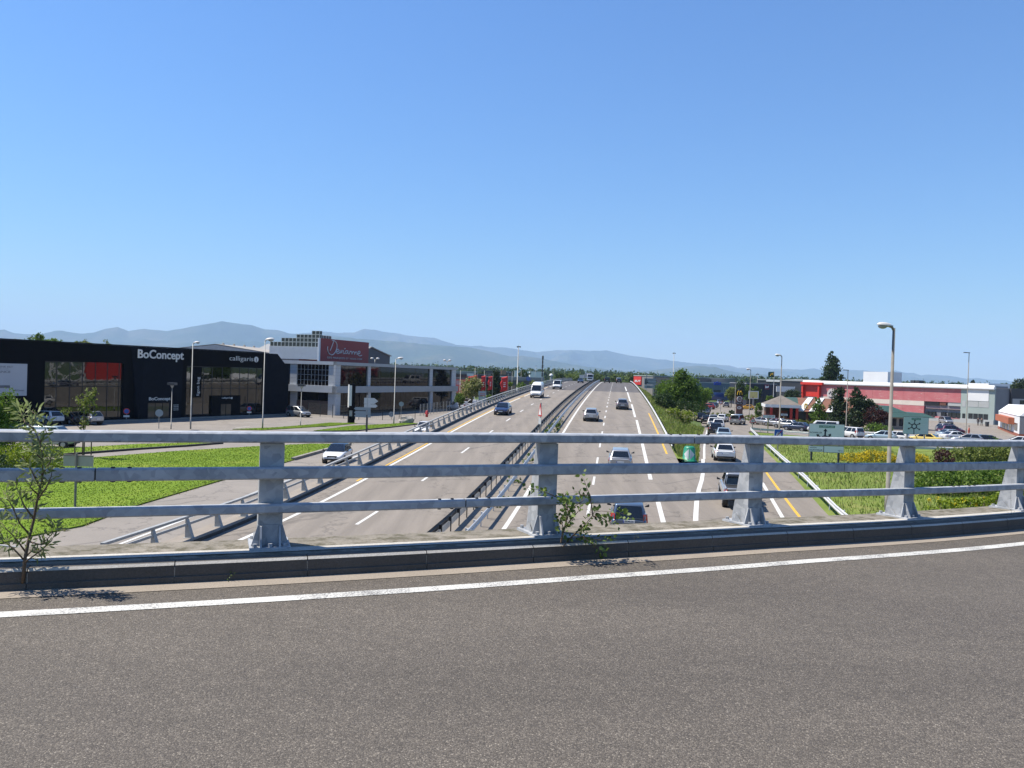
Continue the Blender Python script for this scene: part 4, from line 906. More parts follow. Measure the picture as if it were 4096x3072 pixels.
fence('dark green wire fence along the lower windows of the glazed building', [(1435, 1678), (1530, 1680), (1660, 1676)], 2.0, M_FENCE)
fence('grey post wire fence beyond the red hydrant', [(1680, 1664), (1760, 1650), (1822, 1640)], 2.0, M_FENCEG, 2.2)
b = G(1707, 1668); t = thing('fire_hydrant', 'small red fire hydrant at the foot of the grey fence', 'hydrant', b)
m = MB(); m.tube([b, b+Vector((0, 0, .9))], [.22, .2], 10); m.build('body', M_SRED, t, True); m = MB(); ellipsoid(m, b+Vector((0, 0, .9)), ((.24, 0, 0), (0, .24, 0), (0, 0, .18)), 10, 4, 'up'); m.build('cap', M_SRED, t, True)
m = MB(); m.tube([b+Vector((-.35, 0, .6)), b+Vector((.35, 0, .6))], .1, 8); m.build('outlet', M_SRED, t)
b = G(1626, 1692); m = MB(); ellipsoid(m, b+Vector((0, 0, .35)), ((1.15, .2, 0), (-.1, .7, 0), (.1, 0, .62)), 11, 8); m.v = [tuple(Vector(v)+Vector((random.uniform(-.1, .1), random.uniform(-.1, .1), random.uniform(-.1, .1)))) for v in m.v]
o = m.build('boulder', mat('boulder_stone', (.34, .32, .28), .9, 0, .3, 2)); tag(o, 'grey boulder on the grass strip beside the slender lamp post', 'boulder')
b = G(300, 2032); t = thing('roadside_sign', 'cream backed road sign on a single post on the lawn', 'road sign', b); z0 = zat(300, 1866, b); z1 = zat(300, 1824, b)
m = MB(); m.tube([b, b+Vector((0, 0, z1+.15))], .06, 8); m.build('post', M_POLE2, t); fs = Fac(b+Vector((-2, 0, 0)), b+Vector((2, 0, 0))); r_ = fs.rect(250, 1825, 369, 1866)
fs.part('board', t, mat('cream_sign_back', (.42, .40, .33), .6, 0, .08), r_[0], r_[1], r_[2], r_[3], -.12, -.07); fs.part('edge_strip', t, M_POLE2, r_[0], r_[1], r_[3], r_[3]+.05, -.14, -.05)
# triangular warning sign on the median
b = RD(74, -6.9); t = thing('triangular_sign', 'edge-on triangular warning sign on a tall post between the guard rails', 'road sign', b)
h = zat(2204, 1612, b)-b.z; m = MB(); m.tube([b, b+Vector((0, 0, h))], .05, 6); m.build('post', M_POLE, t)
dr = Vector((math.sin(TH-rad(22)), math.cos(TH-rad(22)), 0)); c = b+Vector((0, 0, h-1.25))
m = MB(); n = Vector((-dr.y, dr.x, 0)); m.prism([c-dr*.62+n*.05, c+dr*.62+n*.05, c+Vector((0, 0, 1.2))+n*.05], n*.03); m.build('triangle', M_SRED, t)
m = MB(); m.prism([c-dr*.4+n*.085+Vector((0, 0, .12)), c+dr*.4+n*.085+Vector((0, 0, .12)), c+Vector((0, 0, .85))+n*.085], n*.01); m.build('triangle_centre', M_SIGNW, t)
m = MB(); m.obox(c-dr*.4+n*.05-Vector((0, 0, .75)), dr*.8, Vector((0, 0, .6)), n*.03); m.build('plate', M_SIGNBACK, t)
# green gore nose bollard
b = RD(66.5, 6.05, rz(66)+.0); t = thing('gore_bollard', 'round green nose bollard with two white triangles where the slip road splits', 'bollard', b)
M_GREEN = mat('green_plastic', (.01, .22, .12), .45, 0, .05)
m = MB(); m.tube([b+Vector((0, 0, .02)), b+Vector((0, 0, .1)), b+Vector((0, 0, .101)), b+Vector((0, 0, 1.1)), b+Vector((0, 0, 1.25))], [.66, .66, .54, .45, .34], 24); m.build('body', M_GREEN, t, True)
dv = Vector((-b.x, -b.y, 0)).normalized(); nn = Vector((-dv.y, dv.x, 0))
def onb(a, z): r = .545-(z-.1)*.09; d = dv*math.cos(a)-nn*math.sin(a); return b+Vector((0, 0, z))+d*r*1.012
for sg_ in (-1, 1):
    m = MB(); N_ = 8; rowa = []; A0, A1 = (.08*sg_, .95*sg_)
    for k in range(N_+1):
        a = A0+(A1-A0)*k/N_; hh = .44*k/N_ if True else 0; rowa.append([onb(a, .62-.44*(1-k/N_)), onb(a, .62), onb(a, .62+.44*(1-k/N_))])
    m.strip(rowa); m.build('white_triangle', M_SIGNW, t, fix=False)
# red flags, tall
M_FLAG = mat('red_flag_cloth', (.55, .03, .03), .7, 0, .12, 1.5)
def flag(label, u, vt, vb, vp, furl, d=150):
    p = Dp(u, vb, d); z1 = zat(u, vt, p); z0 = zat(u, vb, p); zp = 0
    t = thing('banner_flag', label, 'flag', (p.x, p.y, zp), 0, 'red banner flags'); b = Vector((p.x, p.y, 0))
    m = MB(); m.tube([b, Vector((p.x, p.y, z1+.5))], [.07, .05], 6); m.build('pole', M_POLE, t)
    rows = []; sgn = -1
    for i in range(13):
        z = z1-(z1-z0)*i/12; rows.append([Vector((p.x+sgn*(.05+furl*w*(1 if i > 0 else 1)*(1-.12*math.sin(i*.9))), p.y+.22*math.sin(w*5+i*.55), z-.25*w*furl)) for w in np.linspace(0, 1, 7)])
    m = MB(); m.strip(rows); o = m.build('cloth', M_FLAG, t, True, fix=False); s_ = o.modifiers.new('t', 'SOLIDIFY'); s_.thickness = .02
    m = MB(); c = p.x+sgn*furl*.5
    for k in range(3): z = z0+(z1-z0)*(.25+.13*k); m.box(c-.16*furl, c+.16*furl, p.y-.34, p.y-.31, z, z+.12)
    m.build('lettering', M_SIGNW, t)
    return t
flag('widest red banner flag beside the flowering tree', 1909, 1500, 1552, 0, 1.75)
flag('narrow red banner flag left of the dark conifer', 1942, 1502, 1562, 0, .8)
flag('narrow red banner flag in front of the dark conifer', 1970, 1504, 1558, 0, .8)
flag('red banner flag above the white truck', 2031, 1505, 1562, 0, 1.3)
# sign board seen from behind near the flags
b = Dp(1930, 1610, 118); b.z = 0; t = thing('information_board', 'large grey sign board with stacked panels behind the left barrier', 'sign', b); fs = Fac(b+Vector((-3, .6, 0)), b+Vector((3, -.6, 0)))
for v0, v1 in ((1564, 1582), (1583, 1586), (1587, 1596), (1597, 1606)): r_ = fs.rect(1914, v0, 1945, v1); fs.part('panel', t, M_SIGNBACK2, r_[0], r_[1], r_[2]+.02, r_[3]-.02, 0, .06)
for u in (1918, 1941): x = fs.loc(u, 1580)[0]; fs.part('post', t, M_POLE, x-.07, x+.07, 0, 4.5, -.16, -.01)
FS2 = fs
for v in (1573, 1580): fs.text('CENTRE', 1920, v, 1940, v+4, M_SRED, t, .07, depth=.01, proud=.0)
# ================================================================== VEHICLES
M_PAINT = mat('paint', (.5, .5, .5), .3, 0, 0)
M_CGLASS = m_glass('car_glass', (.010, .012, .014), .04, 0, .6, .2)
M_TYRE = mat('tyre_rubber', (.018, .018, .018), .9, 0, 0)
M_RIM = mat('alloy_rim', (.45, .45, .46), .35, .7, 0)
M_TRIM = mat('black_trim', (.02, .02, .021), .6, 0, 0)
M_TAIL = mat('red_tail_lamp', (.42, .012, .012), .2, 0, 0, coat=.5)
M_HEAD = mat('headlamp_glass', (.60, .62, .64), .12, .2, 0, coat=.5)
M_PLATE = mat('number_plate', (.72, .72, .70), .5, 0, 0)
M_PBLUE = mat('plate_blue_strip', (.02, .06, .4), .5, 0, 0)
def paint(name, col, metal=.25):
    return mat(name, col, .32, metal, 0, coat=.8)
def mesh_obj(mb, name, mt, parent, smooth=False, bev=0, sub=0):
    o = mb.build(name, mt, parent, smooth, world=False)
    if bev:
        b = o.modifiers.new('b', 'BEVEL'); b.width = bev; b.segments = 2; b.limit_method = 'ANGLE'; b.angle_limit = rad(35)
    if sub:
        b = o.modifiers.new('s', 'SUBSURF'); b.levels = sub; b.render_levels = sub
    if smooth or bev: o.data.polygons.foreach_set('use_smooth', [True]*len(o.data.polygons))
    return o
def inset_quad(mb, q, mx, mz, n=.012):
    a, b, c, d = [Vector(p) for p in q]                      # a b bottom, d c top
    f = lambda s, t: (a*(1-s)+b*s)*(1-t)+(d*(1-s)+c*s)*t
    nn = (b-a).cross(d-a).normalized()*n
    mb.face([f(mx, mz)+nn, f(1-mx, mz)+nn, f(1-mx, 1-mz)+nn, f(mx, 1-mz)+nn])
def make_car(name, st, gh, wheels, wr, rear_kind='hatch', sides=2, belt=None, parts='full', tail=None, roofrails=False, sw=.22):
    """st: body stations (x, zlo, ztop, w); gh: greenhouse dict; x forward"""
    root = bpy.data.objects.new(name, None); COL.objects.link(root)
    m = MB(); rows = []
    for x, zl, zt, w in st:
        zm = zl+(zt-zl)*.55
        h = [(.0, zl), (w*.84, zl), (w*.97, zl+.09), (w, zm), (w*.985, zt-.10), (w*.93, zt-.02), (w*.80, zt), (0, zt+.012)]
        rows.append([(x, y, z) for y, z in h]+[(x, -y, z) for y, z in reversed(h[1:-1])])
    m.strip(rows, close=True); m.face(rows[0]); m.face(list(reversed(rows[-1])))
    body = mesh_obj(m, 'body', M_PAINT, root, True)
    b = body.modifiers.new('s', 'SUBSURF'); b.levels = 1; b.render_levels = 1
    g = gh; xb0, xb1, wb, zb, xt0, xt1, wt, zt = g['xb0'], g['xb1'], g['wb'], g['zb'], g['xt0'], g['xt1'], g['wt'], g['zt']
    B = [(xb0, wb*.96, zb), (xb1, wb*.94, zb), (xb1, -wb*.94, zb), (xb0, -wb*.96, zb)]; T = [(xt0, wt*.97, zt-.03), (xt1, wt*.96, zt-.02), (xt1, -wt*.96, zt-.02), (xt0, -wt*.97, zt-.03)]
    m = MB(); m.hexa([B[0], B[3], B[2], B[1]], [T[0], T[3], T[2], T[1]])
    cab = mesh_obj(m, 'cabin', M_PAINT, root, True, .07)
    m = MB(); ws = MB(); inset_quad(ws, [B[2], B[1], T[1], T[2]], .05, .06, .02); o = mesh_obj(ws, 'windscreen', M_CGLASS, root)
    if rear_kind != 'none':
        rw = MB(); inset_quad(rw, [B[0], B[3], T[3], T[0]], .08, g.get('rm', .10), .02); mesh_obj(rw, 'rear_window', M_CGLASS, root)
    for sgn in (1, -1):
        q = [Vector((x, y*sgn, z)) for x, y, z in (B[0], B[1], T[1], T[0])]
        cuts = {0: [], 1: [(.70, .97)], 2: [(.10, .50), (.53, .92)], 3: [(.06, .30), (.33, .60), (.63, .93)]}[sides]
        for c0, c1 in cuts:
            a = q[0].lerp(q[1], c0); b2 = q[0].lerp(q[1], c1); c = q[3].lerp(q[2], c1); d = q[3].lerp(q[2], c0)
            sm = MB(); inset_quad(sm, [a, b2, c, d] if sgn < 0 else [b2, a, d, c], .02, .09, .02); mesh_obj(sm, 'side_window', M_CGLASS, root)
    W_ = max(s[3] for s in st)
    for x in wheels:
        for sgn in (1, -1):
            w = MB(); y0 = sgn*(W_-sw); y1 = sgn*(W_+.005)
            w.tube([(x, y0, wr), (x, y0+sgn*.02, wr), (x, y1-sgn*.03, wr), (x, y1, wr)], [wr*.9, wr, wr, wr*.9], 20); wo = mesh_obj(w, 'wheel', M_TYRE, root, False)
            if parts == 'full':
                r_ = MB(); r_.tube([(x, y1-sgn*.01, wr), (x, y1+sgn*.012, wr)], [wr*.66, wr*.6], 14); ro = mesh_obj(r_, 'rim', M_RIM, wo)
                ar = MB(); ar.tube([(x, sgn*(W_-.3), wr+.01), (x, sgn*(W_-.012), wr+.01)], wr*1.16, 20); mesh_obj(ar, 'wheel_arch', M_TRIM, root)
    xr, xf = st[0][0], st[-1][0]; zl = st[1][1]
    if parts != 'none':
        tl = tail or dict(z=.78, h=.24, y=.60, w=.24, x=xr+.05)
        for sgn in (1, -1):
            k = MB(); k.hexa([(tl['x']-.05, sgn*tl['y'], tl['z']-tl['h']/2), (tl['x']+.28, sgn*(tl['y']+tl['w']+.02), tl['z']-tl['h']/2), (tl['x']+.30, sgn*(tl['y']+.02), tl['z']-tl['h']/2)], [(tl['x']-.03, sgn*tl['y'], tl['z']+tl['h']/2), (tl['x']+.28, sgn*(tl['y']+tl['w']-.02), tl['z']+tl['h']/2), (tl['x']+.30, sgn*(tl['y']), tl['z']+tl['h']/2)])
            mesh_obj(k, 'tail_lamp', M_TAIL, root)
            zh = st[-2][2]-.13; k = MB(); wf = st[-2][3]
            k.hexa([(xf-.02, sgn*.45, zh-.06), (xf-.30, sgn*(wf+.035), zh-.05), (xf-.4, sgn*.5, zh-.06)], [(xf-.06, sgn*.45, zh+.06), (xf-.34, sgn*(wf+.02), zh+.10), (xf-.42, sgn*.5, zh+.08)]); mesh_obj(k, 'headlamp', M_HEAD, root)
            k = MB(); xm = g['xb1']-.35; k.hexa([(xm, sgn*(wb+.02), zb+.02), (xm+.1, sgn*(wb+.02), zb+.02), (xm+.13, sgn*(W_+.17), zb+.04), (xm, sgn*(W_+.17), zb+.04)], [(xm, sgn*(wb), zb+.06), (xm+.1, sgn*(wb), zb+.06), (xm+.08, sgn*(W_+.16), zb+.19), (xm, sgn*(W_+.16), zb+.19)]); mesh_obj(k, 'wing_mirror', M_TRIM, root, False, .02)
        k = MB(); k.box(xr-.015, xr+.12, -W_*.78, W_*.78, zl+.03, zl+.17); mesh_obj(k, 'rear_bumper', M_TRIM, root, False, .03)
        k = MB(); k.box(xf-.14, xf+.012, -W_*.68, W_*.68, zl+.0, zl+.15); mesh_obj(k, 'front_bumper', M_TRIM, root, False, .03)
        k = MB(); k.box(xf-.12, xf+.005, -.38, .38, zl+.22, zl+.36); mesh_obj(k, 'grille', M_TRIM, root)
        zp = g.get('zp', .62)
        k = MB(); k.box(xr-.03, xr+.14, -.27, .27, zp-.06, zp+.06); po = mesh_obj(k, 'rear_plate', M_PLATE, root)
        k = MB(); k.box(xr-.034, xr+.1, .23, .271, zp-.058, zp+.058); mesh_obj(k, 'plate_strip', M_PBLUE, po)
        k = MB(); k.box(xf-.1, xf+.03, -.26, .26, zl+.14, zl+.25); mesh_obj(k, 'front_plate', M_PLATE, root)
    if roofrails:
        for sgn in (1, -1): k = MB(); k.tube([(xt0+.2, sgn*wt*.92, zt-.0), (xt0+.3, sgn*wt*.92, zt+.06), (xt1-.3, sgn*wt*.92, zt+.06), (xt1-.2, sgn*wt*.92, zt)], .02, 6); mesh_obj(k, 'roof_rail', M_TRIM, root)
    return root
TEMPL = []
def T_(r): TEMPL.append(r); return r
HATCH = T_(make_car('car', [(-2.05, .40, .84, .70), (-1.98, .30, .90, .80), (-1.6, .22, .95, .865), (-.6, .2, .95, .88), (.6, .2, .94, .88), (1.15, .21, .91, .87), (1.7, .24, .80, .83), (1.98, .32, .68, .74), (2.06, .40, .60, .62)],
    dict(xb0=-1.99, xb1=1.12, wb=.80, zb=.90, xt0=-1.36, xt1=.05, wt=.59, zt=1.47, zp=.66, rm=.16), (-1.28, 1.27), .31))
SEDAN = T_(make_car('car', [(-2.3, .42, .88, .70), (-2.22, .30, .96, .80), (-1.8, .22, .98, .87), (-.6, .2, .96, .89), (.8, .2, .94, .89), (1.3, .21, .90, .87), (1.9, .24, .80, .84), (2.22, .32, .68, .76), (2.32, .40, .60, .64)],
    dict(xb0=-1.75, xb1=1.15, wb=.80, zb=.92, xt0=-1.0, xt1=.22, wt=.63, zt=1.42, zp=.70), (-1.38, 1.42), .32))
SUV = T_(make_car('car', [(-2.15, .48, .95, .74), (-2.08, .36, 1.02, .84), (-1.6, .28, 1.06, .905), (-.6, .26, 1.05, .92), (.6, .26, 1.04, .92), (1.2, .27, 1.02, .91), (1.75, .3, .93, .87), (2.05, .38, .80, .78), (2.14, .46, .70, .66)],
    dict(xb0=-2.08, xb1=1.15, wb=.84, zb=1.00, xt0=-1.62, xt1=.25, wt=.66, zt=1.62, zp=.74), (-1.33, 1.33), .35, tail=dict(z=.92, h=.2, y=.58, w=.3, x=-2.1), roofrails=True))
MPV = T_(make_car('car', [(-2.13, .40, .90, .72), (-2.08, .30, .98, .82), (-1.6, .24, 1.00, .87), (-.6, .22, 1.0, .88), (.7, .22, .98, .88), (1.35, .23, .95, .87), (1.75, .25, .84, .83), (2.03, .32, .72, .74), (2.12, .40, .62, .62)],
    dict(xb0=-2.11, xb1=1.45, wb=.82, zb=.95, xt0=-1.86, xt1=.35, wt=.66, zt=1.64, zp=.86), (-1.35, 1.35), .32, sides=3, tail=dict(z=.98, h=.42, y=.66, w=.20, x=-2.09)))
PEOPLE = T_(make_car('car', [(-2.35, .42, 1.0, .78), (-2.3, .30, 1.04, .88), (-1.7, .24, 1.08, .94), (0, .22, 1.08, .96), (1.2, .22, 1.05, .95), (1.6, .24, 1.0, .93), (2.05, .27, .88, .88), (2.3, .34, .74, .78), (2.38, .42, .64, .66)],
    dict(xb0=-2.34, xb1=1.7, wb=.89, zb=1.03, xt0=-2.15, xt1=.75, wt=.74, zt=1.85, zp=.84), (-1.5, 1.5), .33, sides=3, tail=dict(z=1.1, h=.5, y=.74, w=.2, x=-2.33)))
VANH = T_(make_car('van', [(-2.75, .50, 1.2, .90), (-2.72, .42, 1.25, .97), (-1.5, .36, 1.25, .985), (1.3, .34, 1.25, .985), (1.75, .34, 1.22, .98), (2.1, .34, 1.12, .96), (2.5, .36, 1.0, .90), (2.68, .42, .80, .78)],
    dict(xb0=-2.74, xb1=2.05, wb=.97, zb=1.18, xt0=-2.70, xt1=1.25, wt=.86, zt=2.2, zp=.9), (-1.75, 1.75), .36, 'none', 1, tail=dict(z=1.2, h=.5, y=.84, w=.14, x=-2.73)))
k = MB(); k.hexa([(-2.70, .84, 2.15), (1.15, .84, 2.15), (1.15, -.84, 2.15), (-2.70, -.84, 2.15)], [(-2.66, .70, 2.62), (.45, .68, 2.62), (.45, -.68, 2.62), (-2.66, -.70, 2.62)]); mesh_obj(k, 'high_roof', M_PAINT, VANH, True, .1)
VANL = T_(make_car('van', [(-2.3, .48, 1.05, .86), (-2.27, .38, 1.1, .92), (-1.4, .3, 1.12, .94), (1.2, .3, 1.12, .94), (1.65, .3, 1.1, .93), (2.0, .32, 1.0, .90), (2.25, .36, .88, .84), (2.36, .44, .72, .74)],
    dict(xb0=-2.28, xb1=1.95, wb=.92, zb=1.06, xt0=-2.22, xt1=1.15, wt=.78, zt=1.96, zp=.8), (-1.4, 1.55), .33, 'hatch', 2, tail=dict(z=1.1, h=.4, y=.80, w=.14, x=-2.28)))
VANS = T_(make_car('van', [(-2.1, .45, .98, .80), (-2.07, .34, 1.02, .88), (-1.3, .26, 1.05, .91), (.9, .26, 1.04, .91), (1.3, .27, 1.0, .90), (1.75, .3, .90, .86), (2.05, .36, .76, .76), (2.12, .44, .66, .64)],
    dict(xb0=-2.09, xb1=1.55, wb=.88, zb=1.0, xt0=-2.05, xt1=.65, wt=.76, zt=1.84, zp=.75), (-1.3, 1.35), .32, 'none', 1, tail=dict(z=1.05, h=.4, y=.76, w=.14, x=-2.08)))
PICK = T_(make_car('pickup_truck', [(-2.6, .58, 1.02, .82), (-2.57, .5, 1.08, .90), (-1.6, .45, 1.08, .925), (-.3, .42, 1.08, .93), (1.1, .42, 1.07, .93), (1.5, .42, 1.05, .92), (2.1, .44, .98, .90), (2.45, .5, .86, .84), (2.56, .56, .74, .74)],
    dict(xb0=-.75, xb1=1.35, wb=.86, zb=1.05, xt0=-.55, xt1=.55, wt=.68, zt=1.78, zp=.7), (-1.65, 1.6), .38, 'hatch', 2, tail=dict(z=.93, h=.36, y=.74, w=.16, x=-2.56)))
k = MB(); k.box(-2.48, -.8, -.74, .74, 1.085, 1.10); mesh_obj(k, 'load_bed', M_TRIM, PICK)
for y in (-.80, .80): k = MB(); k.box(-2.5, -.78, y-.07, y+.07, 1.06, 1.2); mesh_obj(k, 'bed_side', M_PAINT, PICK, False, .03)
k = MB(); k.box(-2.58, -2.46, -.73, .73, 1.06, 1.2); mesh_obj(k, 'tailgate', M_PAINT, PICK, False, .03)
k = MB(); k.tube([(-1.0, -.76, 1.1), (-1.0, -.7, 1.65), (-1.0, .7, 1.65), (-1.0, .76, 1.1)], .04, 8); mesh_obj(k, 'roll_bar', M_TRIM, PICK)
def truck(L=8.0, box=True, name='truck', cabx=2.0):
    r = bpy.data.objects.new(name, None); COL.objects.link(r); f = L/2
    k = MB(); k.hexa([(f-cabx, 1.2, .7), (f, 1.15, .7), (f, -1.15, .7), (f-cabx, -1.2, .7)], [(f-cabx, 1.15, 2.75), (f-.45, 1.08, 2.75), (f-.45, -1.08, 2.75), (f-cabx, -1.15, 2.75)]); mesh_obj(k, 'cab', M_PAINT, r, True, .1)
    q = [(f, -1.15, .7), (f, 1.15, .7), (f-.45, 1.08, 2.75), (f-.45, -1.08, 2.75)]; k = MB(); a = [Vector(p) for p in q]; inset_quad(k, [a[0].lerp(a[3], .46), a[1].lerp(a[2], .46), a[1].lerp(a[2], .96), a[0].lerp(a[3], .96)], .06, .04, .03); mesh_obj(k, 'windscreen', M_CGLASS, r)
    for s in (1, -1):
        k = MB(); k.face([(f-1.5, s*1.2, 1.65), (f-.5, s*1.175, 1.65), (f-.62, s*1.14, 2.45), (f-1.5, s*1.18, 2.45)]); mesh_obj(k, 'side_window', M_CGLASS, r)
        for x in (f-.95, -f+1.6):
            k = MB(); k.tube([(x, s*.75, .5), (x, s*1.17, .5)], .5, 18); w = mesh_obj(k, 'wheel', M_TYRE, r); k = MB(); k.tube([(x, s*1.16, .5), (x, s*1.19, .5)], .27, 12); mesh_obj(k, 'rim', M_RIM, w)
        k = MB(); k.box(f-.25, f+.02, s*.95-.15, s*.95+.15, .8, 1.0); mesh_obj(k, 'headlamp', M_HEAD, r)
        k = MB(); k.box(f-.2, f-.05, s*1.36-.1, s*1.36+.1, 1.75, 2.3); mesh_obj(k, 'wing_mirror', M_TRIM, r)
    k = MB(); k.box(-f+.1, f-.1, -.5, .5, .55, .85); mesh_obj(k, 'chassis', M_TRIM, r)
    k = MB(); k.box(f-.2, f+.05, -1.15, 1.15, .45, .72); mesh_obj(k, 'front_bumper', M_PAINT, r, False, .04)
    k = MB(); k.box(f-.05, f+.012, -.75, .75, 1.0, 1.45); mesh_obj(k, 'grille', M_TRIM, r)
    if box: k = MB(); k.box(-f, f-cabx-.15, -1.25, 1.25, .95, 3.5); mesh_obj(k, 'cargo_box', M_PAINT, r, False, .03)
    return r
TRUCK = T_(truck(8.4)); CAB = T_(truck(6.5, False))
P_WHITE = paint('white_car_paint', (.74, .74, .73), 0); P_SILV = paint('silver_car_paint', (.44, .445, .45), .6); P_GREY = paint('grey_car_paint', (.17, .17, .19), .5)
P_BLACK = paint('black_car_paint', (.012, .012, .014)); P_NAVY = paint('navy_car_paint', (.012, .018, .06)); P_BLUEG = paint('blue_grey_car_paint', (.10, .14, .20), .5)
P_RED = paint('red_car_paint', (.25, .012, .02)); P_YEL = paint('yellow_car_paint', (.70, .36, .01), 0); P_YEL2 = paint('pale_yellow_car_paint', (.70, .52, .12), 0); P_BLUE = paint('blue_truck_paint', (.02, .05, .20), 0)
P_DKBLUE = paint('dark_blue_car_paint', (.025, .04, .085), .4); P_PALE = paint('pale_blue_car_paint', (.42, .52, .58), .3); P_SKY = paint('pale_green_car_paint', (.40, .47, .45), .2); P_MAUVE = paint('plum_car_paint', (.12, .03, .07), .4)
def onroad(u, v, fn):
    r = ray(u, v); t = 6.0
    while t < 900:
        p = CAM+r*t
        if p.z < fn(so(p)[0]): return p
        t += .2
    return CAM+r*300
AWAY = rad(90)-TH; TOWARD = AWAY+math.pi
def put(tm, label, cat, p, ang, pm, name=None, group=None, pitch=0.0, second=None):
    o = copy_tree(tm, None, {'paint': pm}); o.name = name or tm.name.split('.')[0]; o.location = p; o.rotation_euler = (0, -pitch, ang); tag(o, label, cat, group)
    return o
def slope(fn, s): return math.atan2(fn(s+2)-fn(s-2), 4)
def on(tm, label, u, v, fn, ang, pm, cat='car', group=None, shift=0.0, name=None):
    """u,v = contact point below the visible end of the vehicle"""
    p = onroad(u, v, fn); s, o = so(p); L2 = 2.1+shift
    q = Vector((p.x+math.sin(TH)*L2, p.y+math.cos(TH)*L2, 0)); s2, o2 = so(q); q.z = fn(s2)+.006
    sl = slope(fn, s2)*(1 if abs(ang-AWAY) < 1.2 else -1 if abs(ang-TOWARD) < 1.2 else 0)
    return put(tm, label, cat, q, ang, pm, name, group, sl)
GR = 'traffic on the right carriageway'; GL = 'traffic on the left carriageway'; GS = 'cars queuing on the slip road'
c = on(MPV, 'blue grey people carrier on the motorway just beyond the railing', 2513, 2162, hz, AWAY, P_BLUEG, group=GR)
c['_m'] = [x for r in c.matrix_basis for x in r]; mb_ = c.matrix_basis; Xw = -(mb_.to_3x3() @ Vector((0, 1, 0))); Zw = mb_.to_3x3() @ Vector((0, 0, 1)); lettering('AA-941-AV', mb_ @ Vector((-2.165, .2, .825)), Xw, Zw, .42, .075, M_TRIM, c, depth=.003, proud=.0, bold=.02); del c['_m']
on(HATCH, 'silver three-door hatchback driving away behind the blue grey people carrier', 2480, 1886, hz, AWAY, P_SILV, group=GR)
on(HATCH, 'silver hatchback in the fast lane ahead of the white dashed line', 2362, 1688, hz, AWAY, P_SILV, group=GR)
on(HATCH, 'dark grey hatchback in the slow lane, farthest of the four nearest motorway cars', 2489, 1640, hz, AWAY, P_GREY, group=GR)
on(VANL, 'black van near the crest of the right carriageway, fast lane', 2428, 1531.5, hz, AWAY, P_BLACK, 'van', GR)
on(SUV, 'black car near the crest of the right carriageway, slow lane', 2475, 1533, hz, AWAY, P_BLACK, group=GR)
put(VANS, 'pale van just over the crest ahead of the black car', 'van', RD(288, .6), AWAY, P_SILV, group=GR)
on(SEDAN, 'navy saloon with headlamps coming down the left carriageway', 2002, 1662, hz, TOWARD, P_NAVY, group=GL)
on(VANH, 'white high-roof van coming down the left carriageway', 2142, 1593, hz, TOWARD, P_WHITE, 'van', GL, .6)
on(VANL, 'white minibus behind the high-roof van', 2226, 1557, hz, TOWARD, P_WHITE, 'van', GL, .3)
put(HATCH, 'dark blue car just below the crest of the left carriageway', 'car', RD(245, -11.0), TOWARD, P_DKBLUE, group=GL)
put(CAB, 'white lorry appearing over the crest of the left carriageway', 'lorry', RD(292, -9.6), TOWARD, P_WHITE, 'lorry', GL)
# slip road queue
on(HATCH, 'white hatchback on the slip road beside the green bollard', 2906, 1849, rz, AWAY-.05, P_WHITE, group=GS)
on(PICK, 'silver pickup truck half hidden by a railing post on the slip road', 2972, 2042, rz, AWAY-.06, P_SILV, 'pickup', GS, .5)
SLT = AWAY-.10
on(SEDAN, 'pale blue saloon just above the top rail on the slip road', 2902, 1764, rz, SLT, P_PALE, group=GS)
on(SUV, 'black estate behind the two white cars on the slip road', 2868, 1745, rz, SLT, P_BLACK, group=GS)
on(SUV, 'white crossover, nearer of two white cars in the slip road queue', 2879, 1722, rz, SLT, P_WHITE, group=GS)
on(SUV, 'white crossover with red lamps, farther of two white cars in the slip road queue', 2857, 1712, rz, SLT, P_WHITE, group=GS)
on(MPV, 'silver car in front of the white cars in the slip road queue', 2857, 1698, rz, SLT, P_SILV, group=GS)
on(HATCH, 'black car with red lamps in the left file of the slip road queue', 2828, 1694, rz, SLT, P_BLACK, group=GS)
on(SUV, 'black car in the shade of the embankment trees', 2803, 1686, rz, SLT+.1, P_BLACK, group=GS)
on(SEDAN, 'dark grey saloon entering the roundabout beside the trees', 2818, 1662, rz, SLT+.3, P_GREY, group=GS)
on(HATCH, 'white hatchback in the right lane ahead of the silver people carrier', 2897, 1689, zero, AWAY-.3, P_WHITE, group=GS)
on(PEOPLE, 'silver people carrier in the right lane at the guard rail end', 2958, 1701, zero, AWAY-.38, P_SILV, group=GS)
on(SUV, 'red crossover crossing the roundabout', 2834, 1638, zero, AWAY+1.15, P_RED, group='cars on the roundabout')
on(SUV, 'black crossover behind the red one on the roundabout', 2846, 1632, zero, AWAY+1.0, P_BLACK, group='cars on the roundabout')
on(HATCH, 'dark car at the left edge of the roundabout under the trees', 2812, 1652, zero, AWAY+.8, P_BLACK, group='cars on the roundabout')
on(SUV, 'grey crossover leaving the roundabout behind the give way sign', 2908, 1630, zero, AWAY-.1, P_GREY, group='cars on the roundabout')
on(HATCH, 'silver car driving between the give way sign and the blue lorry', 2880, 1617, zero, TOWARD, P_SILV, group='cars on the roundabout')
put(TRUCK, 'blue box lorry crossing beyond the roundabout', 'lorry', Dp(2862, 1604, 205)*Vector((1, 1, 0)) if False else Vector((*G(2862, 1608)[:2], 0)), AWAY+math.pi/2+.12, P_BLUE, 'lorry')
on(HATCH, 'bright yellow hatchback parked beside the brown pylon sign', 2988, 1640, zero, AWAY+math.pi/2, P_YEL, shift=-1)
GQ = 'cars queuing on the road from the right'
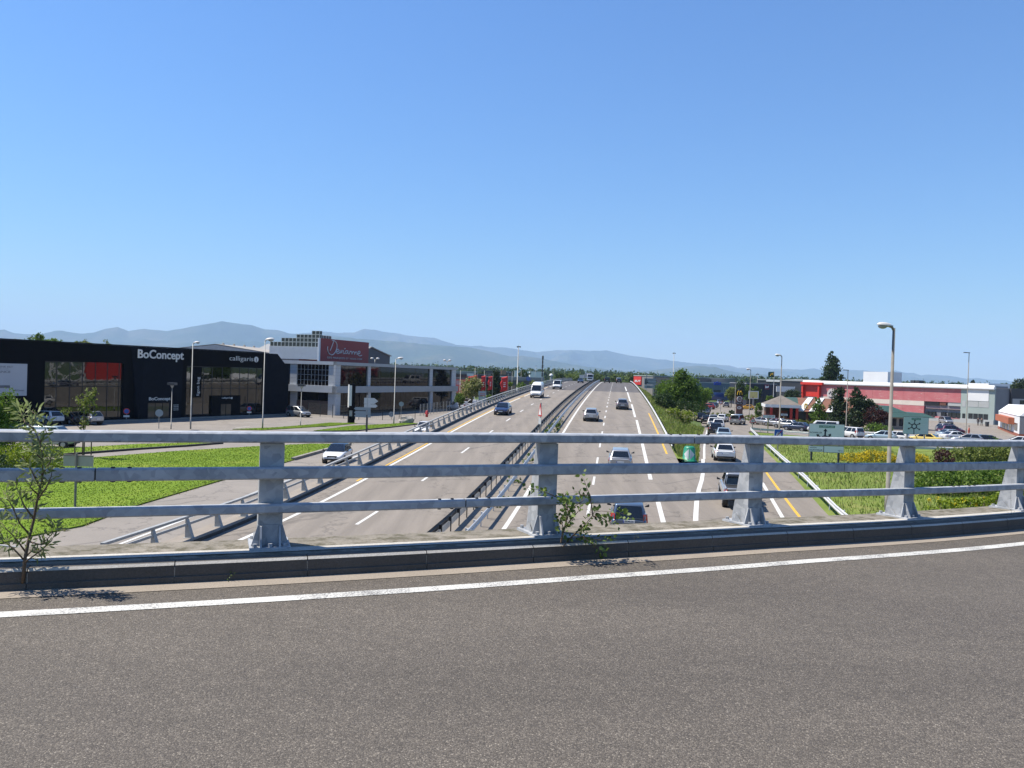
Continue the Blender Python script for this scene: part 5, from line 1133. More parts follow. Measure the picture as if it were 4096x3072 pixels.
for lb, tm, u, v, pm, a in (('first silver hatchback behind the triangular sign in the queue from the right', HATCH, 3052, 1702, P_SILV, .75), ('silver hatchback left of the tall lamp in the queue from the right', HATCH, 3110, 1708, P_SILV, .85), ('silver hatchback right of the tall lamp in the queue from the right', HATCH, 3152, 1716, P_SILV, .9), ('dark blue hatchback last in the queue beside the anchor-shaped direction sign', HATCH, 3196, 1727, P_DKBLUE, .95)):
    on(tm, lb, u, v, zero, AWAY+a, pm, group=GQ)
on(VANL, 'white van roof showing above the large direction sign', 3300, 1735, zero, AWAY+1.3, P_WHITE, 'van', GQ, -1)
on(MPV, 'white people carrier right of the large direction sign', 3413, 1756, zero, AWAY+.55, P_WHITE, group=GQ)
GP = 'cars on the right-hand car park'
for lb, tm, u, v, pm, a in (('pale blue hatchback left of the concrete-toned lamp', HATCH, 3535, 1766, P_PALE, 1.1), ('white hatchback right of the concrete-toned lamp', HATCH, 3585, 1768, P_WHITE, 1.0), ('pale yellow saloon in front of the roundabout sign', SEDAN, 3708, 1776, P_YEL2, 1.0), ('plum coloured car farthest back beside the thin lamp', SUV, 3815, 1742, P_MAUVE, -1.3), ('silver car behind the plum coloured one', SUV, 3806, 1734, P_SILV, -1.3), ('pale blue saloon in the middle of the parked row', SEDAN, 3818, 1756, P_PALE, -1.3), ('white saloon in the middle of the parked row', SEDAN, 3836, 1766, P_WHITE, -1.3), ('silver grey hatchback parked nearest the railing', HATCH, 3880, 1779, P_SILV, 1.2), ('black saloon parked nearest the railing', SEDAN, 3945, 1782, P_BLACK, 1.4), ('silver car parked at the door of the red building', MPV, 3792, 1697, P_SILV, math.pi), ('white car roof at the right picture edge', HATCH, 4085, 1790, P_WHITE, 1.2)):
    on(tm, lb, u, v, zero, AWAY+a, pm, group=GP, shift=-1)
# left side
wh = put(HATCH, 'white hatchback with black roof on the service road beyond the barrier', 'car', G(1350, 1846), TOWARD+.12, P_WHITE)
for ch in wh.children:
    if ch.name.startswith('cabin'): ch.material_slots[0].material = P_BLACK
put(SUV, 'white car mostly hidden by the top rail and left barrier', 'car', RD(93, -22.5, 0), TOWARD+.05, P_WHITE)
put(MPV, 'silver grey hatchback parked right of the black shop', 'car', G(1187, 1668)+Vector((0, 1, 0)), AWAY-2.05, P_SILV)
put(SUV, 'white car parked at the left shop window', 'car', G(186, 1697), math.atan2(.46, -.89), P_WHITE, group='cars at the black shop')
put(SUV, 'silver car parked behind the staked young tree', 'car', G(345, 1697), math.atan2(.46, -.89), P_SILV, group='cars at the black shop')
put(SEDAN, 'black car parked between the white and the silver car', 'car', G(275, 1695), math.atan2(.46, -.89), P_BLACK, group='cars at the black shop')
put(VANS, 'pale green car showing under the top rail behind the hedge', 'car', G(205, 1788), AWAY-1.35, P_SKY)
for lb, u, v, a in (('white small van at the corner of the glazed building', 1828, 1640, 1.4), ('white small van beside the grey sign board', 1890, 1632, 1.75)):
    put(VANS, lb, 'van', G(u, v), AWAY+a, P_WHITE, group='small vans behind the barrier')
put(CAB, 'white truck cab behind the barrier below the red flags', 'lorry', G(1990, 1625), TOWARD+.5, P_WHITE, 'lorry')
put(VANL, 'white vehicle in front of the truck cab behind the barrier', 'van', G(1984, 1640), TOWARD+.9, P_WHITE)
put(SUV, 'dark car parked under the flowering tree', 'car', G(1865, 1610), AWAY+1.3, P_BLACK)
for r in TEMPL:
    def kill(o):
        for ch in list(o.children): kill(ch)
        bpy.data.objects.remove(o)
    kill(r)
# ================================================================== RIGHT SIDE BUILDINGS AND SIGNS
M_DKGREY = mat('dark_grey_sheet', (.05, .052, .058), .6, 0, .1, .5); M_MIDGREY = mat('mid_grey_sheet', (.20, .21, .23), .6, 0, .06, .5)
M_LGREY = mat('light_grey_sheet', (.42, .43, .42), .6, 0, .05, .5); M_WALLW = mat('white_wall', (.76, .76, .75), .6, 0, .03, .5)
M_GGREEN = mat('grey_green_panel', (.34, .40, .37), .6, 0, .05, .5); M_CREAMW = mat('cream_stripe', (.66, .58, .50), .7, 0, .06, .6)
M_ROOFB = mat('brown_hip_roof', (.17, .145, .12), .85, 0, .12, 1.5); M_GRNROOF = mat('green_metal_roof', (.035, .085, .07), .6, 0, .1, 1); M_BRNTILE = mat('brown_red_roof_tiles', (.21, .09, .055), .8, 0, .15, 2)
M_BRICKR = mat('red_brick', (.30, .095, .055), .85, 0, .2, 2); M_VRED = mat('vermilion_panel', (.62, .035, .02), .5, 0, .05)
M_ORANGE = mat('rust_orange_awning', (.42, .12, .05), .6, 0, .08); M_MYEL = mat('bright_yellow', (.85, .52, .02), .45, 0, .02); M_BROWN = mat('sign_brown', (.14, .055, .035), .6, 0, .05)
def m_faded():
    m, nt, b, P = newmat('faded_red_cladding')
    c = ramp_mix(nt, noise(nt, P, .35, 6, .6, (1, 1, 2.5)), [(.3, (.47, .12, .13)), (.6, (.52, .17, .175)), (.8, (.54, .26, .25))])
    w = ramp_mix(nt, noise(nt, P, 1.3, 6, .7, (.5, .5, 3)), [(.58, (0, 0, 0)), (.70, (1, 1, 1))])
    nt.links.new(mixc(nt, w, c, (.54, .38, .33)), b.inputs['Base Color']); b.inputs['Roughness'].default_value = .6; return m
M_FADED = m_faded()
# -------- long red building
RA, RB = G(3211, 1521, 8.7), G(3979, 1542, 8.7); FD = Fac(RA, RB); LD = FD.L
rb = thing('red_commercial_building', 'long faded red building with rounded white roof edge and grey glazed right end', 'building', FD.p(LD, 0))
m = MB(); m.hexa([FD.p(0, 0, -.4), FD.p(LD, 0, -.4), FD.p(LD, 0, -45), FD.p(0, 0, -45)], [FD.p(0, 8.0, -.4), FD.p(LD, 8.0, -.4), FD.p(LD, 8.0, -45), FD.p(0, 8.0, -45)]); m.build('core_wall', M_MIDGREY, rb)
X_ = lambda u, v=1600: FD.loc(u, v)[0]
zp0 = 8.02; ju = [3211, 3350, 3489, 3612, 3697, 3788, 3843, 3979]
for a, b in zip(ju[:-1], ju[1:]):
    xa, xb = X_(a)+.02, X_(b)-.02; m = MB()
    r_ = [[FD.p(x, zp0-.12+.42*math.sin(t)*1.9, .02+.42*math.cos(t)-.0) for t in np.linspace(-.3, 2.4, 9)]+[FD.p(x, zp0-.12, -.5)] for x in (xa, xb)]
    m.strip(r_, close=True); m.face(r_[0]); m.face(r_[1]); m.build('roof_edge', M_WALLW, rb, True)
zs1, zs0 = FD.loc(3600, 1600)[1], FD.loc(3600, 1618)[1]
for a, b in zip(ju[:-2], ju[1:-1]):
    xa, xb = X_(a)+.015, X_(b)-.015
    FD.part('cladding_panel', rb, M_FADED, xa, xb, zs1+.01, zp0-.05, -.38, 0)
    if b <= 3697: FD.part('cream_stripe', rb, M_CREAMW, xa, xb, zs0, zs1, -.38, .03)
    z1 = zs0-.01; zwin = FD.loc(3700, 1640)[1]
    FD.part('cladding_panel', rb, M_FADED, xa, xb, 2.9, z1 if b <= 3697 else zs0-.5, -.38, .0)
    FD.part('cladding_panel', rb, M_FADED, xa, xb, .75, 2.89 if a < 3640 else 1.1, -.38, .0)
    FD.part('plinth', rb, M_LGREY, xa, xb, 0, .74, -.38, .03)
M_WIN = m_glass('grey_window', (.03, .035, .04), .08)
def win(u0, v0, u1, v1, n=.02, mt=None, name='window', k=1):
    x0, x1, z0, z1 = FD.rect(u0, v0, u1, v1)
    for i in range(k): FD.part(name, rb, mt or M_WIN, x0+(x1-x0)*i/k+.06, x0+(x1-x0)*(i+1)/k-.06, z0, z1, -.36, n)
win(3700, 1599, 3756, 1620, -.1, M_MULL, 'loggia', 1); win(3757, 1600, 3784, 1621, -.1, M_BROWN, 'loggia'); win(3790, 1601, 3843, 1624, -.1, M_LGREY, 'shutter')
win(3702, 1646, 3742, 1667, .02, k=3); win(3762, 1648, 3782, 1686, .02, M_MULL, 'door'); win(3790, 1651, 3843, 1673, .02, k=3)
xa, xb = X_(3843)+.02, X_(3979)
FD.part('end_bay', rb, M_GGREEN, xa, xb, 0, zp0-.05, -.38, 0); win(3870, 1551, 3957, 1604, .08, M_WALLW, 'white_panel'); win(3848, 1603, 3864, 1627, .04, M_LGREY, 'shutter'); win(3872, 1606, 3957, 1629, .04, M_LGREY, 'shutter', 2)
win(3848, 1654, 3862, 1676, .04, k=1); win(3872, 1655, 3953, 1680, .04, k=4); FD.part('plinth', rb, M_LGREY, xa, xb-.05, 0, 1.0, -.3, .12)
x0, x1, z0, z1 = FD.rect(3214, 1539, 3285, 1586)
for a in ((x0, x0+.5, z0-3, z1, -.3, .9), (x1-.5, x1, z0-3, z1, -.3, .9), (x0-.2, x1+1, z1, z1+.7, -.3, 1.1)): FD.part('red_frame', rb, M_VRED, *a)
FD.part('red_panel', rb, M_VRED, x0+.5, x1-.5, z0, z1, -.1, .25)
ob, x, z, r = disc(FD, 3328, 1577, 20, mat('pale_disc', (.55, .50, .48), .6), rb, .05)
for pts in ([(-.6, .05), (-.2, .5), (-.05, .1), (.15, .12)], [(.15, .1), (.35, .6), (.42, .15), (.75, .15)], [(-.55, -.42), (-.2, -.55), (.1, -.4), (.5, -.5)]): m = MB(); m.tube([FD.p(x+r*a, z+r*c, .12) for a, c in pts], r*.08, 6); m.build('emblem', M_DKGREY, rb)
FD.text('CHATEAU', 3216, 1592, 3300, 1600, M_MIDGREY, rb, .03, depth=.02, proud=.02)
FD.text('ciné grill', 3300, 1594, 3330, 1600, M_MIDGREY, rb, .03, depth=.02, proud=.02) if False else None
x0, x1, z0, z1 = FD.rect(3453, 1487, 3551, 1525, -8); FD.part('rooftop_box', rb, M_WALLW, x0, x1, 8.0, z1, -14, -8)
x0, x1, z0, z1 = FD.rect(3640, 1521, 3678, 1530, -5)
for i in range(2): FD.part('air_unit', rb, M_DKGREY, x0+(x1-x0)*i/2+.1, x0+(x1-x0)*(i+1)/2-.1, 8.0, z1, -7, -5)
# plain annex beyond the right end
q0 = FD.p(LD+.6, 0, -6); FX = Fac(q0, q0+Vector((14, 3, 0))); an = thing('white_annex', 'white and dark annex behind the right end of the red building', 'building', q0)
FX.part('wall', an, M_DKGREY, 0, 16, 0, 8.2, -10, -.2); FX.part('upper_panel', an, M_LGREY, .3, 15, 4.2, 5.9, -.2, .0); FX.part('ground_floor', an, mat('blue_glass_wall', (.02, .06, .11), .2), .3, 15, .1, 3.6, -.2, .0)
for i in range(4): FX.part('window', an, M_WIN, 2.2+i*3.2, 5+i*3.2, 4.6, 5.6, 0, .04)
p = Dp(4000, 1545, 200); t = thing('far_white_building', 'white flat building top behind the right end of the red building', 'building', (p.x, p.y, 0)); f_ = Fac(Dp(3955, 1530, 215), Dp(4040, 1530, 215)); z1 = f_.loc(4000, 1535)[1]
f_.part('wall', t, M_WALLW, 0, f_.L, 0, z1, -10, 0); f_.part('window_strip', t, M_MIDGREY, 1, f_.L-.5, z1-1.2, z1-.7, 0, .05)
# -------- grill restaurant with green and brown roofs
A, B = G(3072, 1690), G(3440, 1706); FM = Fac(A, B)
mc = thing('roadside_restaurant', 'low brick restaurant with green and brown mansard roofs and white stripes', 'building', FM.p(12, 0))
mu = lambda u, v=1650: FM.loc(u, v)[0]; xm0, xm1, xm2, xm3 = mu(3118), mu(3196), mu(3300), mu(3440)
FM.part('wall', mc, M_BRICKR, xm0, xm3, 0, 2.7, -9, -.3)
for i in range(7): FM.part('window', mc, M_WIN, mu(3150)+i*1.9, mu(3150)+i*1.9+1.5, .7, 2.4, -.3, -.24)
def mans(name, mt, a, b, zlo=2.4, zhi=4.9, n1=.7, n0=-3.2):
    m = MB(); m.hexa([FM.p(a, zlo, n1), FM.p(b, zlo, n1), FM.p(b, zlo, -9.5), FM.p(a, zlo, -9.5)], [FM.p(a+(.0 if name != 'green_roof' else 1.2), zhi, n0), FM.p(b, zhi, n0), FM.p(b, zhi, -6.5), FM.p(a+.0, zhi, -6.5)]); return m.build(name, mt, mc)
mans('green_roof', M_GRNROOF, xm0, xm1-.01); mans('tiled_roof', M_BRNTILE, xm1+.0, xm3)
for ua in (3216, 3262, 3330):
    x = mu(ua); m = MB(); m.prism([FM.p(x-1.3, 2.42, .75), FM.p(x-.2, 2.42, .75), FM.p(x+2.0, 4.95, -3.15), FM.p(x+1.0, 4.95, -3.15)], (0, 0, .12)); m.build('white_stripe', M_WALLW, mc)
x0, x1, z0, z1 = FM.rect(3217, 1614, 3230, 1634)
def arches(fac, x0, x1, z0, z1, n, mt, parent, r):
    m = MB(); w = (x1-x0)/2
    for c in (x0+w*.5, x0+w*1.5): m.tube([fac.p(c+w*.5*math.cos(t)*1.0, z0+(z1-z0)*math.sin(t), n) for t in np.linspace(math.pi, 0, 12)], r, 6)
    return m.build('emblem', mt, parent)
arches(FM, x0, x1, z0, z1, .1, M_MYEL, mc, .09)
kk = thing('drive_in_kiosk', 'open kiosk with grey brown hip roof and white fascia beside the restaurant', 'building', FM.p(mu(3130), 0, 2))
x0, x1 = mu(3068), mu(3192); ze0 = FM.loc(3130, 1618)[1]; zpk = FM.loc(3147, 1583)[1]; c = FM.p((x0+x1)/2, zpk, -3)
m = MB(); base = [FM.p(x0-.5, ze0, 2.2), FM.p(x1+.3, ze0, 2.2), FM.p(x1+.3, ze0, -7), FM.p(x0-.5, ze0, -7)]
for i in range(4): m.face([base[i], base[(i+1) % 4], c])
m.build('roof', M_ROOFB, kk); FM.part('fascia', kk, M_WALLW, x0-.55, x1+.35, ze0-.55, ze0-.01, -7, 2.25)
for x in (x0+.4, x0+4, x1-.6): FM.part('pillar', kk, M_VRED, x, x+.45, 0, ze0-.55, 1.3, 1.75)
FM.part('counter_wall', kk, M_BRICKR, x0+.8, x1-.7, 0, 1.1, .9, 1.2); FM.part('back_wall', kk, M_BROWN, x0, x1, 0, ze0-.56, -6.8, -3)
disc(FM, 3087, 1624, 6.5, M_WALLW, kk, 2.3)
# -------- low building with green roofs
A, B = G(3470, 1715), G(3735, 1722); FK = Fac(A, B); t = thing('green_roofed_pavilion', 'low pavilion with two tier dark green roof behind the roundabout sign', 'building', A)
ku = lambda u, v=1690: FK.loc(u, v)[0]; FK.part('wall', t, mat('beige_render', (.42, .36, .29), .8), .5, FK.L-1, 0, 2.3, -9, -1)
for x in np.linspace(2, FK.L-3, 6): FK.part('window', t, M_WIN, x, x+1, .6, 1.9, -1, -.95)
def hip(a, b, z0, z1, n0, n1, ins, mt=M_GRNROOF):
    m = MB(); m.hexa([FK.p(a, z0, n1), FK.p(b, z0, n1), FK.p(b, z0, n0), FK.p(a, z0, n0)], [FK.p(a+ins, z1, n1-ins), FK.p(b-ins, z1, n1-ins), FK.p(b-ins, z1, n0+ins), FK.p(a+ins, z1, n0+ins)]); return m.build('roof', mt, t)
z_a, z_b, z_c = FK.loc(3650, 1682)[1], FK.loc(3650, 1652)[1], FK.loc(3640, 1628)[1]
hip(0, FK.L+.2, max(2.2, z_a), z_b, -10, .4, 1.6); hip(1, FK.L-4.5, z_b+.02, z_c, -12, -1.2, 2)
# -------- white kiosk at the right edge
A, B = G(3992, 1714), G(4076, 1748); FW = Fac(A, B); wk = thing('white_kiosk', 'white kiosk with chamfered roof and rust orange awning at the right edge', 'building', B)
L_ = FW.L; z1 = FW.loc(4040, 1655)[1]; z2 = FW.loc(4040, 1622)[1]
FW.part('wall', wk, M_WALLW, 0, L_, .5, z1, -6, 0); FW.part('brick_base', wk, M_BRICKR, -.05, L_+.05, 0, .5, -6, .06)
m = MB(); m.hexa([FW.p(-.1, z1, .1), FW.p(L_+.1, z1, .1), FW.p(L_+.1, z1, -6.1), FW.p(-.1, z1, -6.1)], [FW.p(.3, z2, -1.6), FW.p(L_-.1, z2, -1.6), FW.p(L_-.1, z2, -4.5), FW.p(.3, z2, -4.5)]); m.build('roof', M_WALLW, wk)
x0, x1, z0, zz = FW.rect(4002, 1664, 4058, 1689); FW.part('awning', wk, M_ORANGE, x0, x1, z0, zz, .02, .9)
for a, b in ((4010, 4018), (4022, 4030), (4036, 4046), (4058, 4070)): x0, x1, z0, zz = FW.rect(a, 1692, b, 1722); FW.part('window', wk, M_WIN, x0, x1, z0, zz, 0, .05)
m = MB(); FW.box(m, L_+.002, L_+.06, .5, z1-.02, -5.9, -.02); m.build('shaded_side_wall', M_MIDGREY, wk)  # shade on the white kiosk's right side, painted as a grey panel
# -------- retail blocks farther off
def block(name, label, u0, u1, vt, d0, d1, mt, depth=20, edge=None, wins=0, wmt=None, wz=(.35, .75), cat='building'):
    A, B = Dp(u0, 1560, d0), Dp(u1, 1560, d1); f = Fac(A, B); z1 = f.loc((u0+u1)/2, vt)[1]; t = thing(name, label, cat, (A.x, A.y, 0))
    f.part('wall', t, mt, 0, f.L, 0, z1, -depth, 0)
    f.part('roof_edge', t, edge or M_LGREY, -.15, f.L+.15, z1+.003, z1+.35, -depth-.15, .15)
    for i in range(wins): f.part('window', t, wmt or M_WIN, f.L*(i+.12)/wins, f.L*(i+.88)/wins, z1*wz[0], z1*wz[1], 0, .05)
    return t, f
t, f = block('blue_signed_store', 'grey store with blue rooftop lettering behind the blue lorry', 2785, 2935, 1533, 330, 330, mat('blue_grey_sheet', (.13, .17, .23), .6), wins=0)
f.text('action', 2855, 1524, 2884, 1541, mat('bright_blue_sign', (.03, .08, .5), .5), t, .2, bold=.03, depth=.3); x0, x1, z0, z1 = f.rect(2855, 1560, 2882, 1571); f.part('entrance', t, M_DKGREY, x0, x1, z0, z1, 0, .2)
f.text('H', 2894, 1547, 2903, 1563, M_LGREY, t, .1, depth=.05)
block('dark_store', 'low dark store roof behind the grey store with blue lettering', 2690, 2862, 1517, 430, 430, M_DKGREY, edge=M_LGREY)
t, f = block('tiled_house', 'house with orange red tiled hip roof beyond the pylon sign', 2885, 2935, 1531, 420, 420, M_CREAMW, 14, wins=3)
zt_ = f.loc(2910, 1518)[1]; zb_ = f.loc(2910, 1531)[1]; m = MB(); m.hexa([f.p(-.6, zb_, .6), f.p(f.L+.6, zb_, .6), f.p(f.L+.6, zb_, -14.6), f.p(-.6, zb_, -14.6)], [f.p(2, zt_, -5), f.p(f.L-2, zt_, -5), f.p(f.L-2, zt_, -9), f.p(2, zt_, -9)]); m.build('roof', mat('orange_roof_tiles', (.36, .13, .075), .8, 0, .12, 1), t)
t, f = block('dark_long_store', 'long dark grey store with white roof line left of the red building', 3030, 3215, 1523, 300, 290, M_DKGREY, 60, M_LGREY, 0)
x0, x1, z0, z1 = f.rect(3066, 1520, 3120, 1527); f.part('white_fascia', t, M_WALLW, x0, x1, z0, z1, .02, .3)
m = MB(); m.prism([f.p(*f.loc(3040, 1524), -20), f.p(*f.loc(3215, 1528), -20), f.p(*f.loc(3200, 1516), -20), f.p(*f.loc(3120, 1513), -20), f.p(*f.loc(3045, 1517), -20)], -f.N*20); m.build('curved_roof', M_LGREY, t)
t, f = block('navy_store', 'navy store front with red and white emblem behind the yellow billboard', 2986, 3106, 1537, 262, 262, mat('navy_sheet', (.012, .016, .035), .6), 20, M_MIDGREY, 5, M_WIN, (.1, .45))
x0, x1, z0, z1 = f.rect(3058, 1538, 3076, 1558); f.part('emblem_board', t, mat('dark_red_board', (.16, .02, .05), .6), x0, x1, z0, z1, .02, .3); m = MB(); xc = (x0+x1)/2; zc = (z0+z1)/2
m.prism([f.p(xc-.6, zc-.4, .31), f.p(xc+.5, zc-.2, .31), f.p(xc+.6, zc+.5, .31), f.p(xc, zc+.1, .31), f.p(xc-.5, zc+.5, .31)], f.N*.05); m.build('emblem', M_WALLW, t)
f_ = Fac(Dp(3105, 1560, 240), Dp(3180, 1560, 240)); t = thing('white_hoarding', 'blank white hoarding before the long dark store', 'hoarding', (f_.A.x, f_.A.y, 0)); m = MB(); m.prism([f_.p(*f_.loc(3106, 1567)), f_.p(*f_.loc(3174, 1568)), f_.p(*f_.loc(3181, 1547)), f_.p(*f_.loc(3106, 1545))], -f_.N*.3); m.build('panel', M_WALLW, t)
for u in (3120, 3165): x, z = f_.loc(u, 1567); f_.part('post', t, M_POLE, x-.1, x+.1, 0, z, -.25, -.05)
# the store with the red square sign beyond the crest
A, B = Dp(2536, 1520, 345), Dp(2612, 1520, 330); f = Fac(A, B); t = thing('store_with_red_square', 'grey store wall with a red square sign right of the motorway crest', 'building', (A.x, A.y, 0))
z1 = f.loc(2570, 1504)[1]; f.part('wall', t, mat('warm_grey_sheet', (.24, .225, .21), .7, 0, .06), 0, f.L, 0, z1, -40, 0); f.part('roof_edge', t, M_GGREEN, -.2, f.L+.2, z1+.003, z1+.3, -40, .2)
x0, x1, z0, z1 = f.rect(2537, 1506, 2567, 1539); f.part('red_square', t, M_VRED, x0, x1, z0, z1, .02, .3); f.text('BUT', 2540, 1520, 2563, 1528, M_SIGNW, t, .31, bold=.03, depth=.05)
g = Fac(f.p(f.L+.02, 0), Dp(2700, 1520, 322)); zz = g.loc(2650, 1510)[1]; g.part('side_wing', t, M_DKGREY, 0, g.L, 0, zz, -30, -.5)
# road sign beside the crest
b = RD(215, 12.0, 0); t = thing('motorway_sign', 'grey sign board with arrow symbol on the right embankment before the red square sign', 'road sign', b); f = Fac(b+Vector((-3, -.3, 0)), b+Vector((3, .3, 0)))
for v0, v1 in ((1513.5, 1539), (1541, 1553)):
    x0, x1, z0, z1 = f.rect(2577, v0, 2625, v1); f.part('board', t, M_SIGNBACK2, x0, x1, z0, z1, 0, .06)
for u0, v0, u1, v1 in ((2581, 1515, 2586, 1538),): x0, x1, z0, z1 = f.rect(u0, v0, u1, v1, .07); f.part('symbol', t, M_MULL, x0, x1, z0, z1, .06, .08)
m = MB(); m.tube([f.p(*f.loc(2585, 1533), .08), f.p(*f.loc(2592, 1528), .08)], .1, 4); m.build('symbol', M_MULL, t)
x, z = f.loc(2607, 1526); m = MB(); r_ = .42; L2 = .85; m.tube([f.p(x+(L2 if math.cos(a) > 0 else -L2)+r_*math.cos(a), z+r_*math.sin(a), .09) for a in np.linspace(0, 2*math.pi, 25)], .05, 4); m.build('symbol', M_MULL, t)
f.text('600m', 2588, 1544, 2606, 1551, M_MULL, t, .07, depth=.01, proud=.0)
for u in (2585, 2616): x = f.loc(u, 1540)[0]; f.part('post', t, M_POLE, x-.08, x+.08, 0, 9.0, -.2, -.02)
# gantry sign backs beyond the crest on the left carriageway
b = RD(345, -13, 0); t = thing('overhead_sign', 'grey backs of two overhead sign boards beyond the crest', 'road sign', b); f = Fac(b+Vector((-6, -.8, 0)), b+Vector((6, .8, 0)))
for a in ((2318, 1499, 2337, 1512), (2341, 1491, 2367, 1512)): x0, x1, z0, z1 = f.rect(*a); f.part('board', t, M_SIGNBACK, x0, x1, z0, z1, 0, .1)
x0, x1, z0, z1 = f.rect(2338, 1485, 2352, 1514); f.part('post', t, M_POLE, x0, x0+.35, 0, z0+2, -.4, -.02); f.part('post', t, M_POLE, x1, x1+.35, 0, z0+2, -.4, -.02)
# blocks behind the left barrier
t, f = block('brick_store', 'long dark red brick store behind the red flags', 1828, 1965, 1500, 255, 300, mat('dark_red_brick', (.10, .035, .03), .8), 25, M_DKGREY)
x0, x1, z0, z1 = f.rect(1865, 1496, 1890, 1510); f.part('red_white_sign', t, M_SIGNW, x0, x1, z0, z1+.2, .1, .4); f.text('intersport', 1862, 1503, 1886, 1508, M_SRED, t, .45, bold=.02, depth=.1)
t, f = block('banner_shop', 'low shop with red and white banners left of the flowering tree', 1815, 1862, 1517, 190, 200, M_VRED, 12, M_DKGREY); x0, x1, z0, z1 = f.rect(1824, 1522, 1842, 1538); f.part('poster', t, mat('pinkish_poster', (.55, .35, .34), .7, 0, .3, 1), x0, x1, z0, z1, 0, .1)
t, f = block('car_showroom', 'dark showroom with grey fascia and blue oval sign right of the conifer', 1985, 2172, 1512, 285, 340, M_DKGREY, 25, M_MIDGREY, 8, M_WIN, (.1, .55)); x0, x1, z0, z1 = f.rect(1985, 1508, 2172, 1522); f.part('fascia', t, M_MIDGREY, 0, f.L, z0, z1, .02, .5)
m = MB(); x, z = f.loc(2108, 1515); m.prism([f.p(x+2.8*math.cos(a), z+.9*math.sin(a), .52) for a in np.linspace(0, 2*math.pi, 20, endpoint=False)], f.N*.1); m.build('emblem', M_SBLUE, t)
t, f = block('tan_block', 'tan and dark block with white letters above the showroom', 2003, 2046, 1487, 420, 430, M_DKGREY, 12, M_DKGREY); x0, x1, z0, z1 = f.rect(2003, 1481, 2022, 1498); f.part('tan_panel', t, mat('tan_panel', (.36, .19, .11), .8), x0, x1, z0, z1, .02, .4); f.text('Rouge', 2025, 1485, 2044, 1491, M_SIGNW, t, .1, depth=.1)
block('white_warehouse', 'low white warehouse beyond the showroom below the wooded ridge', 2056, 2120, 1484, 520, 520, M_WALLW, 30, M_LGREY)
block('white_warehouse', 'second low white warehouse left of the white minibus', 2118, 2172, 1487, 470, 470, M_WALLW, 30, M_LGREY)
block('grey_warehouse', 'long grey warehouse roof at the foot of the wooded ridge left of the flags', 1822, 1990, 1488, 480, 520, M_MIDGREY, 30, M_LGREY)
p = Dp(2205, 1500, 330); t = thing('white_dome', 'small white dome behind the left barrier', 'dome', (p.x, p.y, 0)); m = MB(); m.tube([(p.x, p.y, 0), (p.x, p.y, zat(2205, 1503, p))], 0.5, 12); m.build('drum', M_LGREY, t); m = MB(); ellipsoid(m, (p.x, p.y, zat(2205, 1503, p)), ((.8, 0, 0), (0, .8, 0), (0, 0, .9)), 14, 6, 'up'); m.build('dome_cap', M_WALLW, t, True)
# off-frame red hall that the shop windows mirror
t, f = thing('red_hall', 'red hall beyond the right picture edge mirrored in the shop windows', 'building', (100, 118, 0)), Fac((100, 150, 0), (100, 108, 0))
f.part('wall', t, M_VRED, 20, 39.5, 0, 9, -20, 0); f.part('white_pier', t, M_WALLW, 40.0, 40.6, 0, 9.5, -3, 0); f.part('white_pier', t, M_WALLW, 48.0, 48.6, 0, 9.5, -3, 0)
for a, c in ((0, 4.5), (4.5, 9)):
    for x0, x1 in ((40.6, 48), (48, 40.6)):
        m = MB(); m.tube([f.p(x0, a, -.3), f.p((x0+x1)/2, (a+c)/2+.4, -.3), f.p(x1, c, -.3)], .2, 6); m.build('lattice_bar', M_WALLW, t)
f.text('CINEMA', 0, 0, 1, 1, M_SIGNW, t) if False else None
m = MB(); m.tube([f.p(24+.5*k, 7+.7*math.sin(k*1.7), .1) for k in range(14)], .22, 6); m.build('emblem', M_WALLW, t)

# ------------------------------------------------------------------ road signs on the right
M_BOARD = mat('pale_grey_sign_face', (.86, .86, .82), .5, 0, .02); M_SGREEN = mat('sign_green', (.01, .20, .12), .5); M_INK = mat('sign_ink_navy', (.012, .018, .035), .6)
def signboard(name, label, ub, vb, fp=None):
    b = G(ub, vb); t = thing(name, label, 'road sign', b); f = Fac(b+Vector((-3, 0, 0)), b+Vector((3, -.0, 0))); return b, t, f
b, t, f = signboard('direction_sign', 'large roundabout direction sign with anchor shaped arrows behind the rails', 3306, 1882)
x0, x1, z0, z1 = f.rect(3237, 1697, 3376, 1781); f.part('frame', t, M_INK, x0-.04, x1+.04, z0-.0, z1+.04, -.05, .0); f.part('board', t, M_BOARD, x0, x1, z0+.02, z1, 0, .03)
for a in ((3235, 1783, 3293, 1806), (3296, 1784, 3374, 1810)): q = f.rect(*a); f.part('frame', t, M_INK, q[0]-.03, q[1]+.03, q[2]-.03, q[3]+.0, -.05, 0); f.part('board', t, M_BOARD, q[0], q[1], q[2], q[3]-.03, 0, .03)
for u in (3248, 3357): x = f.loc(u, 1800)[0]; f.part('post', t, M_DLAMP, x-.07, x+.07, -.1, z0+.8, -.2, -.055)
q = f.rect(3276, 1702, 3339, 1711.5); f.part('green_plate', t, M_SGREEN, q[0], q[1], q[2], q[3], .03, .04); f.text('GUEBWILLER', 3279, 1704, 3336, 1710, M_SIGNW, t, .042, depth=.004, proud=0., bold=.01)
f.text('RICHWILLER', 3239, 1727, 3288, 1733, M_INK, t, .032, depth=.004, proud=0., bold=.01); f.text('BOURTZWILLER', 3238, 1797, 3290, 1803, M_INK, t, .032, depth=.004, proud=0., bold=.01); f.text('KINGERSHEIM', 3240, 1788, 3266, 1792, M_INK, t, .032, depth=.004, proud=0.); f.text('100 m', 3352, 1800, 3370, 1806, M_INK, t, .032, depth=.004, proud=0.)
